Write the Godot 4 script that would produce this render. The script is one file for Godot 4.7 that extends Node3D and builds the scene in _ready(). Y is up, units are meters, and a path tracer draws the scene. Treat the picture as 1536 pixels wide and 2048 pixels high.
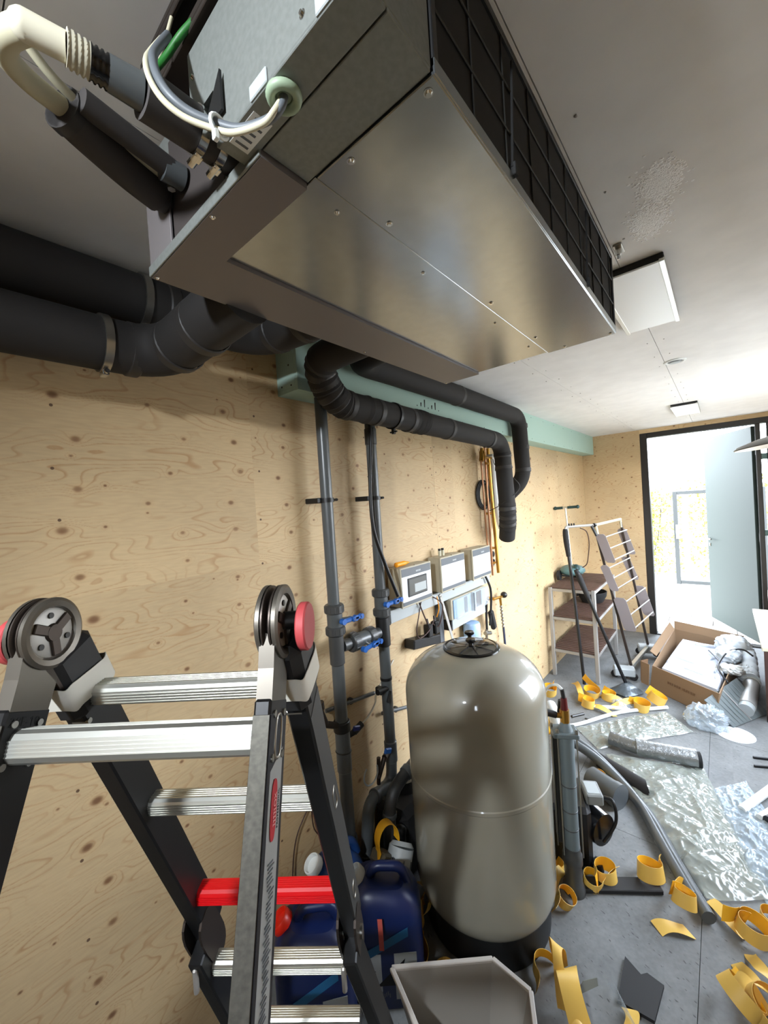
extends Node3D
# Plant room with a ducted air unit, filter tank, ladder and floor clutter. Left wall is x = 0, room runs towards -z.

const CEIL := 2.42
const ENDZ := -5.565
const NEARZ := 1.75
const RIGHTX := 1.95
var mats := {}
var taken := {}
var rng := RandomNumberGenerator.new()

# ------------------------------------------------------------------ shape builder
class Sh:
	var st := SurfaceTool.new()
	var col := Color.WHITE
	var use_col := false
	func _init():
		st.begin(Mesh.PRIMITIVE_TRIANGLES)
	func vtx(p: Vector3, n: Vector3, uv: Vector2):
		st.set_normal(n)
		st.set_uv(uv)
		if use_col: st.set_color(col)
		st.add_vertex(p)
	func tri(a: Vector3, b: Vector3, c: Vector3, na: Vector3, nb: Vector3, nc: Vector3, ua := Vector2.ZERO, ub := Vector2.ZERO, uc := Vector2.ZERO):
		var g := (b - a).cross(c - a)
		if g.length_squared() < 1e-16: return
		if g.dot(na + nb + nc) > 0.0:
			vtx(a, na, ua); vtx(c, nc, uc); vtx(b, nb, ub)
		else:
			vtx(a, na, ua); vtx(b, nb, ub); vtx(c, nc, uc)
	func quad(a: Vector3, b: Vector3, c: Vector3, d: Vector3, n: Vector3):
		tri(a, b, c, n, n, n)
		tri(a, c, d, n, n, n)
	func quad_uv(a: Vector3, b: Vector3, c: Vector3, d: Vector3, n: Vector3):
		var u0 := Vector2(0, 1); var u1 := Vector2(1, 1); var u2 := Vector2(1, 0); var u3 := Vector2(0, 0)
		tri(a, b, c, n, n, n, u0, u1, u2)
		tri(a, c, d, n, n, n, u0, u2, u3)
	func box(c: Vector3, s: Vector3, b := Basis.IDENTITY, bev := 0.0):
		var h := s * 0.5
		var ax := [b.x, b.y, b.z]
		var e: float = min(bev, min(h.x, min(h.y, h.z)) * 0.95)
		for i in 3:
			var j := (i + 1) % 3
			var k := (i + 2) % 3
			for sg in [-1.0, 1.0]:
				var n: Vector3 = ax[i] * sg
				var o: Vector3 = c + n * h[i]
				var J: Vector3 = ax[j] * (h[j] - e)
				var K: Vector3 = ax[k] * (h[k] - e)
				quad(o - J - K, o + J - K, o + J + K, o - J + K, n)
		if e <= 0.0: return
		for i in 3:
			var j := (i + 1) % 3
			var k := (i + 2) % 3
			for sj in [-1.0, 1.0]:
				for sk in [-1.0, 1.0]:
					var I: Vector3 = ax[i] * (h[i] - e)
					var p: Vector3 = c + ax[j] * sj * h[j] + ax[k] * sk * (h[k] - e)
					var q: Vector3 = c + ax[j] * sj * (h[j] - e) + ax[k] * sk * h[k]
					var n: Vector3 = (ax[j] * sj + ax[k] * sk).normalized()
					quad(p - I, p + I, q + I, q - I, n)
		for si in [-1.0, 1.0]:
			for sj in [-1.0, 1.0]:
				for sk in [-1.0, 1.0]:
					var n: Vector3 = (ax[0] * si + ax[1] * sj + ax[2] * sk).normalized()
					var p0: Vector3 = c + ax[0] * si * h[0] + ax[1] * sj * (h[1] - e) + ax[2] * sk * (h[2] - e)
					var p1: Vector3 = c + ax[0] * si * (h[0] - e) + ax[1] * sj * h[1] + ax[2] * sk * (h[2] - e)
					var p2: Vector3 = c + ax[0] * si * (h[0] - e) + ax[1] * sj * (h[1] - e) + ax[2] * sk * h[2]
					tri(p0, p1, p2, n, n, n)
	func frame(d: Vector3) -> Basis:
		var y := d.normalized()
		var r := Vector3.UP if absf(y.y) < 0.95 else Vector3.RIGHT
		var x := r.cross(y).normalized()
		return Basis(x, y, x.cross(y))
	func bar(a: Vector3, b: Vector3, w: float, t: float, wdir: Vector3, bev := 0.0):
		# square bar from a to b, width w along wdir, thickness t across
		var y := (b - a).normalized()
		var x := (wdir - y * wdir.dot(y)).normalized()
		box((a + b) * 0.5, Vector3(w, a.distance_to(b), t), Basis(x, y, x.cross(y)), bev)
	func rod(a: Vector3, b: Vector3, r0: float, r1 := -1.0, n := 14, cap := true):
		if r1 < 0.0: r1 = r0
		var f := frame(b - a)
		var sl := (r0 - r1) / maxf(a.distance_to(b), 1e-6)
		for i in n:
			var t0 := TAU * i / n
			var t1 := TAU * (i + 1) / n
			var d0 := f.x * cos(t0) + f.z * sin(t0)
			var d1 := f.x * cos(t1) + f.z * sin(t1)
			var n0 := (d0 + f.y * sl).normalized()
			var n1 := (d1 + f.y * sl).normalized()
			tri(a + d0 * r0, a + d1 * r0, b + d1 * r1, n0, n1, n1)
			tri(a + d0 * r0, b + d1 * r1, b + d0 * r1, n0, n1, n0)
			if cap:
				tri(a, a + d0 * r0, a + d1 * r0, -f.y, -f.y, -f.y)
				tri(b, b + d0 * r1, b + d1 * r1, f.y, f.y, f.y)
	func tube(pts: Array, r, n := 12, cap := true, closed := false):
		var m := pts.size()
		var rings := []
		var tans := []
		var x := Vector3.ZERO
		for i in m:
			var a: Vector3 = pts[(i - 1 + m) % m] if closed or i > 0 else pts[i]
			var b: Vector3 = pts[(i + 1) % m] if closed or i < m - 1 else pts[i]
			var y := (b - a).normalized()
			if i == 0: x = frame(y).x
			else: x = (x - y * x.dot(y)).normalized()
			tans.append(y)
			var z := x.cross(y)
			var ring := []
			for k in n:
				var t := TAU * k / n
				ring.append(x * cos(t) + z * sin(t))
			rings.append(ring)
		var cnt := m if closed else m - 1
		for i in cnt:
			var j := (i + 1) % m
			var ri: float = r[i] if r is Array else r
			var rj: float = r[j] if r is Array else r
			for k in n:
				var l := (k + 1) % n
				var a0: Vector3 = rings[i][k]; var a1: Vector3 = rings[i][l]
				var b0: Vector3 = rings[j][k]; var b1: Vector3 = rings[j][l]
				tri(pts[i] + a0 * ri, pts[i] + a1 * ri, pts[j] + b1 * rj, a0, a1, b1)
				tri(pts[i] + a0 * ri, pts[j] + b1 * rj, pts[j] + b0 * rj, a0, b1, b0)
		if cap and not closed:
			for e in [0, m - 1]:
				var nn: Vector3 = -tans[0] if e == 0 else tans[m - 1]
				var rr: float = r[e] if r is Array else r
				for k in n:
					tri(pts[e], pts[e] + rings[e][k] * rr, pts[e] + rings[e][(k + 1) % n] * rr, nn, nn, nn)
	func lathe(prof: Array, xf := Transform3D.IDENTITY, n := 32, soft := 0.75):
		# prof: Vector2(radius, height) listed from bottom outside to top
		var m := prof.size()
		var sn := []
		for i in m - 1:
			var d: Vector2 = prof[i + 1] - prof[i]
			sn.append(Vector2(d.y, -d.x).normalized())
		for i in m - 1:
			var na: Vector2 = sn[i]
			var nb: Vector2 = sn[i]
			if i > 0 and sn[i - 1].dot(sn[i]) > soft: na = (sn[i - 1] + sn[i]).normalized()
			if i < m - 2 and sn[i + 1].dot(sn[i]) > soft: nb = (sn[i + 1] + sn[i]).normalized()
			for k in n:
				var c0 := cos(TAU * k / n); var s0 := sin(TAU * k / n)
				var c1 := cos(TAU * (k + 1) / n); var s1 := sin(TAU * (k + 1) / n)
				var P := prof[i] as Vector2
				var Q := prof[i + 1] as Vector2
				var a := xf * Vector3(P.x * c0, P.y, P.x * s0)
				var b := xf * Vector3(P.x * c1, P.y, P.x * s1)
				var c := xf * Vector3(Q.x * c1, Q.y, Q.x * s1)
				var d := xf * Vector3(Q.x * c0, Q.y, Q.x * s0)
				var A := (xf.basis * Vector3(na.x * c0, na.y, na.x * s0)).normalized()
				var B := (xf.basis * Vector3(na.x * c1, na.y, na.x * s1)).normalized()
				var Cn := (xf.basis * Vector3(nb.x * c1, nb.y, nb.x * s1)).normalized()
				var D := (xf.basis * Vector3(nb.x * c0, nb.y, nb.x * s0)).normalized()
				tri(a, b, c, A, B, Cn)
				tri(a, c, d, A, Cn, D)
	func ball(c: Vector3, r: Vector3, n := 14):
		var pr := []
		for i in n / 2 + 1:
			var t := -PI / 2 + PI * i / (n / 2)
			pr.append(Vector2(cos(t), sin(t)))
		lathe(pr, Transform3D(Basis.from_scale(r), c), n)
	func prism(poly: Array, xf: Transform3D, d: float):
		# polygon in local xy, thickness d along local z
		var pv := PackedVector2Array(poly)
		var idx := Geometry2D.triangulate_polygon(pv)
		var nz := xf.basis.z.normalized()
		for i in range(0, idx.size(), 3):
			var a := pv[idx[i]]; var b := pv[idx[i + 1]]; var c := pv[idx[i + 2]]
			tri(xf * Vector3(a.x, a.y, 0), xf * Vector3(b.x, b.y, 0), xf * Vector3(c.x, c.y, 0), -nz, -nz, -nz)
			tri(xf * Vector3(a.x, a.y, d), xf * Vector3(b.x, b.y, d), xf * Vector3(c.x, c.y, d), nz, nz, nz)
		var area := 0.0
		for i in pv.size():
			area += pv[i].cross(pv[(i + 1) % pv.size()])
		for i in pv.size():
			var a := pv[i]; var b := pv[(i + 1) % pv.size()]
			var e := b - a
			var o := Vector2(e.y, -e.x) * signf(area)
			var n := (xf.basis * Vector3(o.x, o.y, 0)).normalized()
			quad(xf * Vector3(a.x, a.y, 0), xf * Vector3(b.x, b.y, 0), xf * Vector3(b.x, b.y, d), xf * Vector3(a.x, a.y, d), n)
	func ribbon(pts: Array, sides: Array, w: float, th: float, c_top := Color.WHITE, c_bot := Color.WHITE):
		# strip along pts; sides[i] is the width direction there
		var m := pts.size()
		var N := []
		for i in m:
			var t: Vector3 = (pts[min(i + 1, m - 1)] - pts[max(i - 1, 0)]).normalized()
			var s: Vector3 = sides[i]
			N.append(s.cross(t).normalized())
		use_col = true
		for i in m - 1:
			var a: Vector3 = pts[i]; var b: Vector3 = pts[i + 1]
			var sa: Vector3 = sides[i] * w * 0.5; var sb: Vector3 = sides[i + 1] * w * 0.5
			var na: Vector3 = N[i]; var nb: Vector3 = N[i + 1]
			var ta := na * th * 0.5; var tb := nb * th * 0.5
			col = c_top
			tri(a - sa + ta, a + sa + ta, b + sb + tb, na, na, nb)
			tri(a - sa + ta, b + sb + tb, b - sb + tb, na, nb, nb)
			col = c_bot
			tri(a - sa - ta, a + sa - ta, b + sb - tb, -na, -na, -nb)
			tri(a - sa - ta, b + sb - tb, b - sb - tb, -na, -nb, -nb)
			for sg in [-1.0, 1.0]:
				var n: Vector3 = sides[i] * sg
				quad(a + sa * sg - ta, a + sa * sg + ta, b + sb * sg + tb, b + sb * sg - tb, n)
	func grid(P: Array, th: float):
		# closed thin sheet over rows of points, top side along +normal
		var nu := P.size() - 1
		var nv: int = P[0].size() - 1
		var N := []
		for i in nu + 1:
			var row := []
			for j in nv + 1:
				var du: Vector3 = P[min(i + 1, nu)][j] - P[max(i - 1, 0)][j]
				var dv: Vector3 = P[i][min(j + 1, nv)] - P[i][max(j - 1, 0)]
				var n := du.cross(dv).normalized()
				row.append(n)
			N.append(row)
		for i in nu:
			for j in nv:
				var a: Vector3 = P[i][j]; var b: Vector3 = P[i + 1][j]; var c: Vector3 = P[i + 1][j + 1]; var d: Vector3 = P[i][j + 1]
				var na: Vector3 = N[i][j]; var nb: Vector3 = N[i + 1][j]; var nc: Vector3 = N[i + 1][j + 1]; var nd: Vector3 = N[i][j + 1]
				tri(a, b, c, na, nb, nc)
				tri(a, c, d, na, nc, nd)
				if th > 0.0:
					tri(a - na * th, b - nb * th, c - nc * th, -na, -nb, -nc)
					tri(a - na * th, c - nc * th, d - nd * th, -na, -nc, -nd)
	func loft(R: Array, caps := true, closed_ring := true):
		# rings of equal size joined into one smooth skin
		var m := R.size()
		var n: int = R[0].size()
		var N := []
		for i in m:
			var row := []
			for k in n:
				var t: Vector3 = R[i][(k + 1) % n] - R[i][(k - 1 + n) % n]
				var l: Vector3 = R[min(i + 1, m - 1)][k] - R[max(i - 1, 0)][k]
				row.append(t.cross(l).normalized())
			N.append(row)
		# outward check on the middle ring
		var mid: int = m / 2
		var c := Vector3.ZERO
		for k in n: c += R[mid][k] / n
		var score := 0.0
		for k in n: score += N[mid][k].dot(R[mid][k] - c)
		var sg := 1.0 if score >= 0.0 else -1.0
		for i in m - 1:
			for k in n:
				var l := (k + 1) % n
				tri(R[i][k], R[i][l], R[i + 1][l], N[i][k] * sg, N[i][l] * sg, N[i + 1][l] * sg)
				tri(R[i][k], R[i + 1][l], R[i + 1][k], N[i][k] * sg, N[i + 1][l] * sg, N[i + 1][k] * sg)
		if caps:
			for e in [0, m - 1]:
				var q := Vector3.ZERO
				for k in n: q += R[e][k] / n
				var o: Vector3 = q - c
				for k in n:
					var fn: Vector3 = (R[e][(k + 1) % n] - q).cross(R[e][k] - q).normalized()
					if fn.dot(o) < 0.0: fn = -fn
					tri(q, R[e][k], R[e][(k + 1) % n], fn, fn, fn)
	func mesh() -> ArrayMesh:
		return st.commit()

# ------------------------------------------------------------------ object helpers
func numbered(called: String) -> String:
	if not taken.has(called):
		taken[called] = 0
		return called
	taken[called] += 1
	return "%s_%03d" % [called, taken[called]]

func tag(o: Node3D, label: String, category: String, group := "") -> Node3D:
	o.set_meta("label", label)
	o.set_meta("category", category)
	if group != "": o.set_meta("group", group)
	return o

func thing(called: String, label: String, category: String, at := Vector3.ZERO, group := "") -> Node3D:
	var o := Node3D.new()
	o.name = numbered(called)
	add_child(o, true)
	o.position = at
	tag(o, label, category, group)
	return o

func part(called: String, sh, m: Material, parent: Node, label := "") -> MeshInstance3D:
	var o := MeshInstance3D.new()
	o.mesh = sh.mesh() if sh is Sh else sh
	o.material_override = m
	o.cast_shadow = GeometryInstance3D.SHADOW_CASTING_SETTING_ON
	o.name = called
	parent.add_child(o, true)
	# parts are written in room coordinates: undo the offset of the things they belong to
	var off := Vector3.ZERO
	var q := parent
	while q is Node3D and q != self:
		off += (q as Node3D).position
		q = q.get_parent()
	if not parent is MeshInstance3D and off != Vector3.ZERO: o.position = -off
	if label != "": o.set_meta("label", label)
	return o

func solo(called: String, sh, m: Material, label: String, category: String, group := "") -> MeshInstance3D:
	var o := part(called, sh, m, self)
	o.name = numbered(called)
	tag(o, label, category, group)
	return o

func structure(o: Node3D) -> Node3D:
	o.set_meta("kind", "structure")
	return o

func mat(key: String, c: Color, rough := 0.6, metal := 0.0, spec := 0.5) -> StandardMaterial3D:
	if mats.has(key): return mats[key]
	var m := StandardMaterial3D.new()
	m.albedo_color = c
	m.roughness = rough
	m.metallic = metal
	m.metallic_specular = spec
	mats[key] = m
	return m

func smooth(pts: Array, per := 6) -> Array:
	# Catmull-Rom through the points
	var out := []
	for i in pts.size() - 1:
		var p0: Vector3 = pts[max(i - 1, 0)]; var p1: Vector3 = pts[i]
		var p2: Vector3 = pts[i + 1]; var p3: Vector3 = pts[min(i + 2, pts.size() - 1)]
		for k in per:
			out.append(p1.cubic_interpolate(p2, p0, p3, float(k) / per))
	out.append(pts[pts.size() - 1])
	return out

func rounded(pts: Array, rad: float, seg := 6) -> Array:
	# straight runs with rounded corners
	var out := [pts[0]]
	for i in range(1, pts.size() - 1):
		var p: Vector3 = pts[i]
		var a: Vector3 = (pts[i - 1] - p); var b: Vector3 = (pts[i + 1] - p)
		var r: float = min(rad, min(a.length(), b.length()) * 0.49)
		var s := p + a.normalized() * r
		var e := p + b.normalized() * r
		for k in seg + 1:
			var t := float(k) / seg
			out.append(s.lerp(p, t).lerp(p.lerp(e, t), t))
	out.append(pts[pts.size() - 1])
	return out

func dup(o: Node3D, base: String, at: Vector3, label: String) -> Node3D:
	var c := o.duplicate() as Node3D
	c.name = numbered(base)
	add_child(c)
	c.position = at
	c.set_meta("label", label)
	return c

func noise(sd: int, freq: float, oct := 3, kind := FastNoiseLite.TYPE_SIMPLEX_SMOOTH) -> FastNoiseLite:
	var n := FastNoiseLite.new()
	n.seed = sd
	n.frequency = freq
	n.noise_type = kind
	n.fractal_octaves = oct
	return n

func noise_tex(sd: int, freq: float, c0: Color, c1: Color, oct := 4, size := 512, normal := false, bump := 2.0) -> NoiseTexture2D:
	var t := NoiseTexture2D.new()
	t.width = size; t.height = size
	t.seamless = true
	t.noise = noise(sd, freq, oct)
	if normal:
		t.as_normal_map = true
		t.bump_strength = bump
	else:
		var g := Gradient.new()
		g.set_color(0, c0); g.set_color(1, c1)
		t.color_ramp = g
	return t

# ------------------------------------------------------------------ procedural materials
func plywood_image(sd: int, n: int) -> Image:
	# rotary-cut softwood veneer, grain along u; covers 2.44 m
	var data := PackedByteArray()
	data.resize(n * n * 3)
	var na := noise(sd, 1.0, 3)
	var nb := noise(sd + 1, 1.0, 2)
	var nc := noise(sd + 2, 1.0, 2)
	var r := RandomNumberGenerator.new()
	r.seed = sd
	var S := 2.44
	var knots := []
	for cidx in 11:
		# a rotary cut knot comes back every turn of the log, up the sheet
		var kx := 0.10 + 0.222 * cidx + r.randf_range(-0.05, 0.05)
		var step := r.randf_range(0.098, 0.125)
		var y0 := r.randf() * step
		var base := r.randf_range(0.0062, 0.0105) if cidx % 2 == 0 else r.randf_range(0.0030, 0.0050)
		var amp := r.randf_range(0.02, 0.07)
		for q in int(S / step):
			knots.append([fposmod(kx + amp * sin(q * 1.9 + cidx), S), y0 + step * q + r.randf_range(-0.012, 0.012), base * r.randf_range(0.8, 1.15), r.randf_range(0.5, 0.85)])
	for i in 90:
		knots.append([r.randf() * S, r.randf() * S, r.randf_range(0.0020, 0.0036), r.randf_range(0.5, 0.85)])
	# rows of screws and the knots bucketed by cell
	var cells := {}
	var cs := 0.12
	for k in knots:
		for dx in range(-1, 2):
			for dy in range(-1, 2):
				var key := Vector2i(int(floor(k[0] / cs)) + dx, int(floor(k[1] / cs)) + dy)
				if not cells.has(key): cells[key] = []
				cells[key].append(k)
	var p := 0
	for j in n:
		var y := S * j / n
		for i in n:
			var x := S * i / n
			var h := na.get_noise_2d(x * 0.8, y * 3.3) * 1.0 + nb.get_noise_2d(x * 3.0, y * 11.0) * 0.11
			var dark := 0.0
			var red := 0.0
			var key := Vector2i(int(x / cs), int(y / cs))
			if cells.has(key):
				for k in cells[key]:
					var ddx: float = (x - k[0]) * 0.75
					var ddy: float = y - k[1]
					var d2: float = (ddx * ddx + ddy * ddy) / (k[2] * k[2])
					if d2 < 40.0:
						h += 0.22 * exp(-d2 * 0.10)
						dark = maxf(dark, k[3] * exp(-d2 * d2 * 0.6))
						red = maxf(red, 0.35 * exp(-d2 * 0.25))
			var g := h * 10.0
			var f: float = g - floorf(g)
			var line := 0.0
			if f > 0.8: line = (f - 0.8) / 0.2
			elif f < 0.05: line = 1.0 - f / 0.05
			var amp := clampf(0.55 + nc.get_noise_2d(x * 2.0, y * 5.0) * 1.1, 0.08, 1.0)
			line *= amp * 0.62
			var tone := 1.0 + 0.07 * nc.get_noise_2d(x * 0.9 + 7.0, y * 1.5) + 0.035 * nb.get_noise_2d(x * 14.0, y * 110.0)
			var cr := 0.735 * tone
			var cg := 0.640 * tone
			var cb := 0.49 * tone
			cr = lerpf(cr, 0.60, line); cg = lerpf(cg, 0.44, line); cb = lerpf(cb, 0.28, line)
			cr = lerpf(cr, 0.72, red * 0.6); cg = lerpf(cg, 0.55, red * 0.6); cb = lerpf(cb, 0.37, red * 0.6)
			cr = lerpf(cr, 0.36, dark); cg = lerpf(cg, 0.23, dark); cb = lerpf(cb, 0.13, dark)
			data[p] = int(clampf(cr, 0, 1) * 255.0)
			data[p + 1] = int(clampf(cg, 0, 1) * 255.0)
			data[p + 2] = int(clampf(cb, 0, 1) * 255.0)
			p += 3
	return Image.create_from_data(n, n, false, Image.FORMAT_RGB8, data)

func tri_mat(key: String, tex: Texture2D, scale: float, rough: float, off := Vector3.ZERO, metal := 0.0, nrm: Texture2D = null, nscale := 1.0) -> StandardMaterial3D:
	if mats.has(key): return mats[key]
	var m := mat(key, Color.WHITE, rough, metal)
	m.albedo_texture = tex
	m.uv1_triplanar = true
	m.uv1_world_triplanar = true
	m.uv1_scale = Vector3.ONE * scale
	m.uv1_offset = off
	if nrm:
		m.normal_enabled = true
		m.normal_texture = nrm
		m.normal_scale = nscale
	return m

func make_materials():
	var ia := ImageTexture.create_from_image(plywood_image(11, 1280))
	for k in 6:
		tri_mat("ply%d" % k, ia, 1.0 / 2.44, 0.62, Vector3(0.0, 0.37 * k, 0.21 * k + 0.13 * k * k))
	tri_mat("plaster", noise_tex(3, 0.02, Color(0.835, 0.83, 0.82), Color(0.875, 0.87, 0.86), 4), 0.6, 0.85)
	tri_mat("floorboard", floor_tex(), 0.75, 0.78, Vector3.ZERO, 0.0, noise_tex(6, 0.15, Color.BLACK, Color.WHITE, 3, 512, true, 1.0), 0.12)
	tri_mat("galv", noise_tex(7, 0.03, Color(0.59, 0.61, 0.62), Color(0.62, 0.64, 0.65), 4), 1.6, 0.22, Vector3.ZERO, 0.92)
	tri_mat("galvdull", noise_tex(17, 0.06, Color(0.46, 0.475, 0.46), Color(0.51, 0.525, 0.51), 4), 3.0, 0.5, Vector3.ZERO, 0.45)
	tri_mat("rail_alu", noise_tex(18, 0.05, Color(0.23, 0.225, 0.205), Color(0.36, 0.35, 0.32), 5), 5.0, 0.5, Vector3.ZERO, 0.75)
	tri_mat("concrete", noise_tex(19, 0.03, Color(0.55, 0.53, 0.5), Color(0.72, 0.70, 0.66), 5), 0.7, 0.9)
	mat("pan", Color(0.43, 0.41, 0.41), 0.45, 0.2)
	mat("recess", Color(0.20, 0.175, 0.165), 0.7)
	mat("white_rough", Color(0.97, 0.975, 0.98), 0.9)
	mat("foam", Color(0.105, 0.095, 0.09), 0.8)
	mat("foam_band", Color(0.15, 0.14, 0.135), 0.55)
	mat("filter", Color(0.07, 0.062, 0.055), 0.9)
	mat("filter_bar", Color(0.125, 0.12, 0.105), 0.6, 0.1)
	mat("black", Color(0.055, 0.055, 0.058), 0.45)
	mat("black_matt", Color(0.07, 0.068, 0.068), 0.8)
	mat("black_gloss", Color(0.05, 0.05, 0.055), 0.18)
	mat("rubber", Color(0.085, 0.085, 0.09), 0.65)
	mat("pvc", Color(0.30, 0.315, 0.32), 0.32)
	mat("pvc_dark", Color(0.235, 0.24, 0.24), 0.4)
	mat("pvc_lid", Color(0.37, 0.41, 0.42), 0.4)
	mat("blue", Color(0.09, 0.34, 0.64), 0.4)
	mat("blue_can", Color(0.055, 0.115, 0.29), 0.36)
	mat("blue_light", Color(0.10, 0.24, 0.46), 0.45)
	mat("red", Color(0.80, 0.035, 0.07), 0.35)
	mat("red_knob", Color(0.68, 0.25, 0.26), 0.6)
	mat("orange", Color(0.80, 0.13, 0.04), 0.35)
	mat("pink", Color(0.72, 0.33, 0.30), 0.6)
	mat("white", Color(0.86, 0.87, 0.86), 0.5)
	mat("offwhite", Color(0.78, 0.76, 0.68), 0.55)
	mat("cream", Color(0.74, 0.72, 0.62), 0.5)
	mat("beige_case", Color(0.66, 0.63, 0.55), 0.5)
	mat("panel_white", Color(0.84, 0.86, 0.88), 0.45)
	mat("panel_grey", Color(0.34, 0.36, 0.38), 0.5)
	mat("screen", Color(0.36, 0.37, 0.37), 0.15)
	mat("lightgrey", Color(0.63, 0.65, 0.65), 0.5)
	mat("chrome", Color(0.78, 0.78, 0.77), 0.15, 1.0)
	mat("steel", Color(0.62, 0.61, 0.58), 0.32, 0.95)
	mat("dark_steel", Color(0.27, 0.24, 0.22), 0.42, 0.75)
	mat("arm_steel", Color(0.40, 0.38, 0.35), 0.4, 0.75)
	mat("brass", Color(0.72, 0.55, 0.26), 0.3, 0.95)
	mat("alu", Color(0.78, 0.78, 0.75), 0.34, 0.9)
	mat("alu_matt", Color(0.66, 0.65, 0.63), 0.5, 0.6)
	mat("anod", Color(0.085, 0.085, 0.09), 0.42, 0.35)
	mat("anod_grey", Color(0.24, 0.24, 0.24), 0.5, 0.4)
	mat("foam_grey", Color(0.215, 0.20, 0.195), 0.75)
	mat("tray", Color(0.50, 0.465, 0.46), 0.5, 0.3)
	mat("anod_blue", Color(0.135, 0.13, 0.155), 0.5, 0.4)
	mat("green_board", Color(0.63, 0.735, 0.69), 0.75)
	mat("door_grey", Color(0.215, 0.245, 0.23), 0.5, 0.0, 0.25)
	mat("frame_dark", Color(0.14, 0.13, 0.115), 0.5, 0.2)
	mat("card", Color(0.52, 0.42, 0.315), 0.85)
	mat("card_dark", Color(0.42, 0.31, 0.21), 0.85)
	mat("wood_brown", Color(0.24, 0.15, 0.12), 0.6)
	mat("slat", Color(0.32, 0.235, 0.20), 0.55)
	mat("styro", Color(0.78, 0.81, 0.86), 0.8)
	mat("pad_silver", Color(0.34, 0.37, 0.385), 0.35, 0.5)
	var fs := mat("film_shine", Color(0.66, 0.72, 0.76, 0.55), 0.10)
	fs.transparency = BaseMaterial3D.TRANSPARENCY_ALPHA
	mat("cloth_white", Color(0.86, 0.89, 0.91), 0.85)
	mat("teal", Color(0.09, 0.22, 0.22), 0.5)
	mat("teal_pale", Color(0.30, 0.42, 0.42), 0.5)
	mat("green_wire", Color(0.10, 0.38, 0.12), 0.5)
	mat("yellow", Color(0.92, 0.60, 0.04), 0.45)
	mat("tape_white", Color(0.80, 0.79, 0.74), 0.55)
	mat("beads", Color(0.6, 0.6, 0.6), 0.3)
	var tp := mat("tape", Color.WHITE, 0.5)
	tp.vertex_color_use_as_albedo = true
	tp.backlight_enabled = true
	tp.backlight = Color(0.25, 0.16, 0.03)
	var tpl := mat("tape_plain", Color.WHITE, 0.55)
	tpl.vertex_color_use_as_albedo = true
	var tk := mat("tank", Color(0.535, 0.52, 0.465), 0.4)
	tk.clearcoat_enabled = true; tk.clearcoat = 1.0; tk.clearcoat_roughness = 0.08
	var cl := mat("clear", Color(0.86, 0.9, 0.92, 0.22), 0.05)
	cl.transparency = BaseMaterial3D.TRANSPARENCY_ALPHA
	var sm := mat("smoked", Color(0.10, 0.10, 0.10, 0.45), 0.06)
	sm.transparency = BaseMaterial3D.TRANSPARENCY_ALPHA
	var fm := mat("film", Color(0.60, 0.62, 0.58, 0.55), 0.14)
	fm.transparency = BaseMaterial3D.TRANSPARENCY_ALPHA
	var fc := mat("film_clear", Color(0.80, 0.86, 0.90, 0.30), 0.06)
	fc.transparency = BaseMaterial3D.TRANSPARENCY_ALPHA
	var fo := mat("foil", Color(0.74, 0.76, 0.78), 0.24, 0.95)
	fo.normal_enabled = true
	fo.normal_texture = noise_tex(23, 0.06, Color.BLACK, Color.WHITE, 3, 512, true, 2.5)
	fo.uv1_triplanar = true; fo.uv1_scale = Vector3.ONE * 4.0
	var fd := mat("foil_dark", Color(0.54, 0.55, 0.55), 0.34, 0.9)
	fd.normal_enabled = true
	fd.normal_texture = fo.normal_texture
	fd.uv1_triplanar = true; fd.uv1_scale = Vector3.ONE * 4.0
	var lf := mat("leaf", Color(0.42, 0.44, 0.16), 0.6)
	lf.backlight_enabled = true; lf.backlight = Color(0.4, 0.4, 0.15)
	mat("diffuser", Color(0.91, 0.92, 0.92), 0.35)
	var led := mat("led", Color(0.9, 0.9, 0.9), 0.4)
	led.emission_enabled = true
	led.emission = Color(0.97, 1.0, 1.0)
	led.emission_energy_multiplier = LED_GLOW
	var cor := mat("corrugated", Color(0.48, 0.51, 0.51), 0.4, 0.4)
	cor.metallic_specular = 0.5

func floor_tex() -> Texture2D:
	var n := 1024
	var data := PackedByteArray()
	data.resize(n * n * 3)
	var a := noise(31, 0.006, 5)
	var b := noise(32, 0.05, 3)
	var c := noise(33, 1.0, 2)
	var p := 0
	for j in n:
		for i in n:
			var t := 0.435 + 0.05 * a.get_noise_2d(i, j) + 0.03 * b.get_noise_2d(i, j)
			var s := c.get_noise_2d(i * 0.028 + j * 0.016, j * 0.10 - i * 0.05)
			if s > 0.60: t *= 1.0 - clampf((s - 0.60) * 3.0, 0.0, 0.4)
			data[p] = int(clampf(t, 0, 1) * 250.0)
			data[p + 1] = int(clampf(t, 0, 1) * 254.0)
			data[p + 2] = int(clampf(t, 0, 1) * 252.0)
			p += 3
	return ImageTexture.create_from_image(Image.create_from_data(n, n, false, Image.FORMAT_RGB8, data))

func text_part(called: String, s: String, size: float, m: Material, parent: Node, xf: Transform3D, depth := 0.0006) -> MeshInstance3D:
	var tm := TextMesh.new()
	var f := SystemFont.new()
	f.font_names = PackedStringArray(["Droid Sans"])
	tm.font = f
	tm.text = s
	tm.font_size = 32
	tm.pixel_size = size / 32.0
	tm.depth = depth
	var o := part(called, tm, m, parent)
	var off := o.position
	o.transform = xf
	o.position += off
	return o

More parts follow.
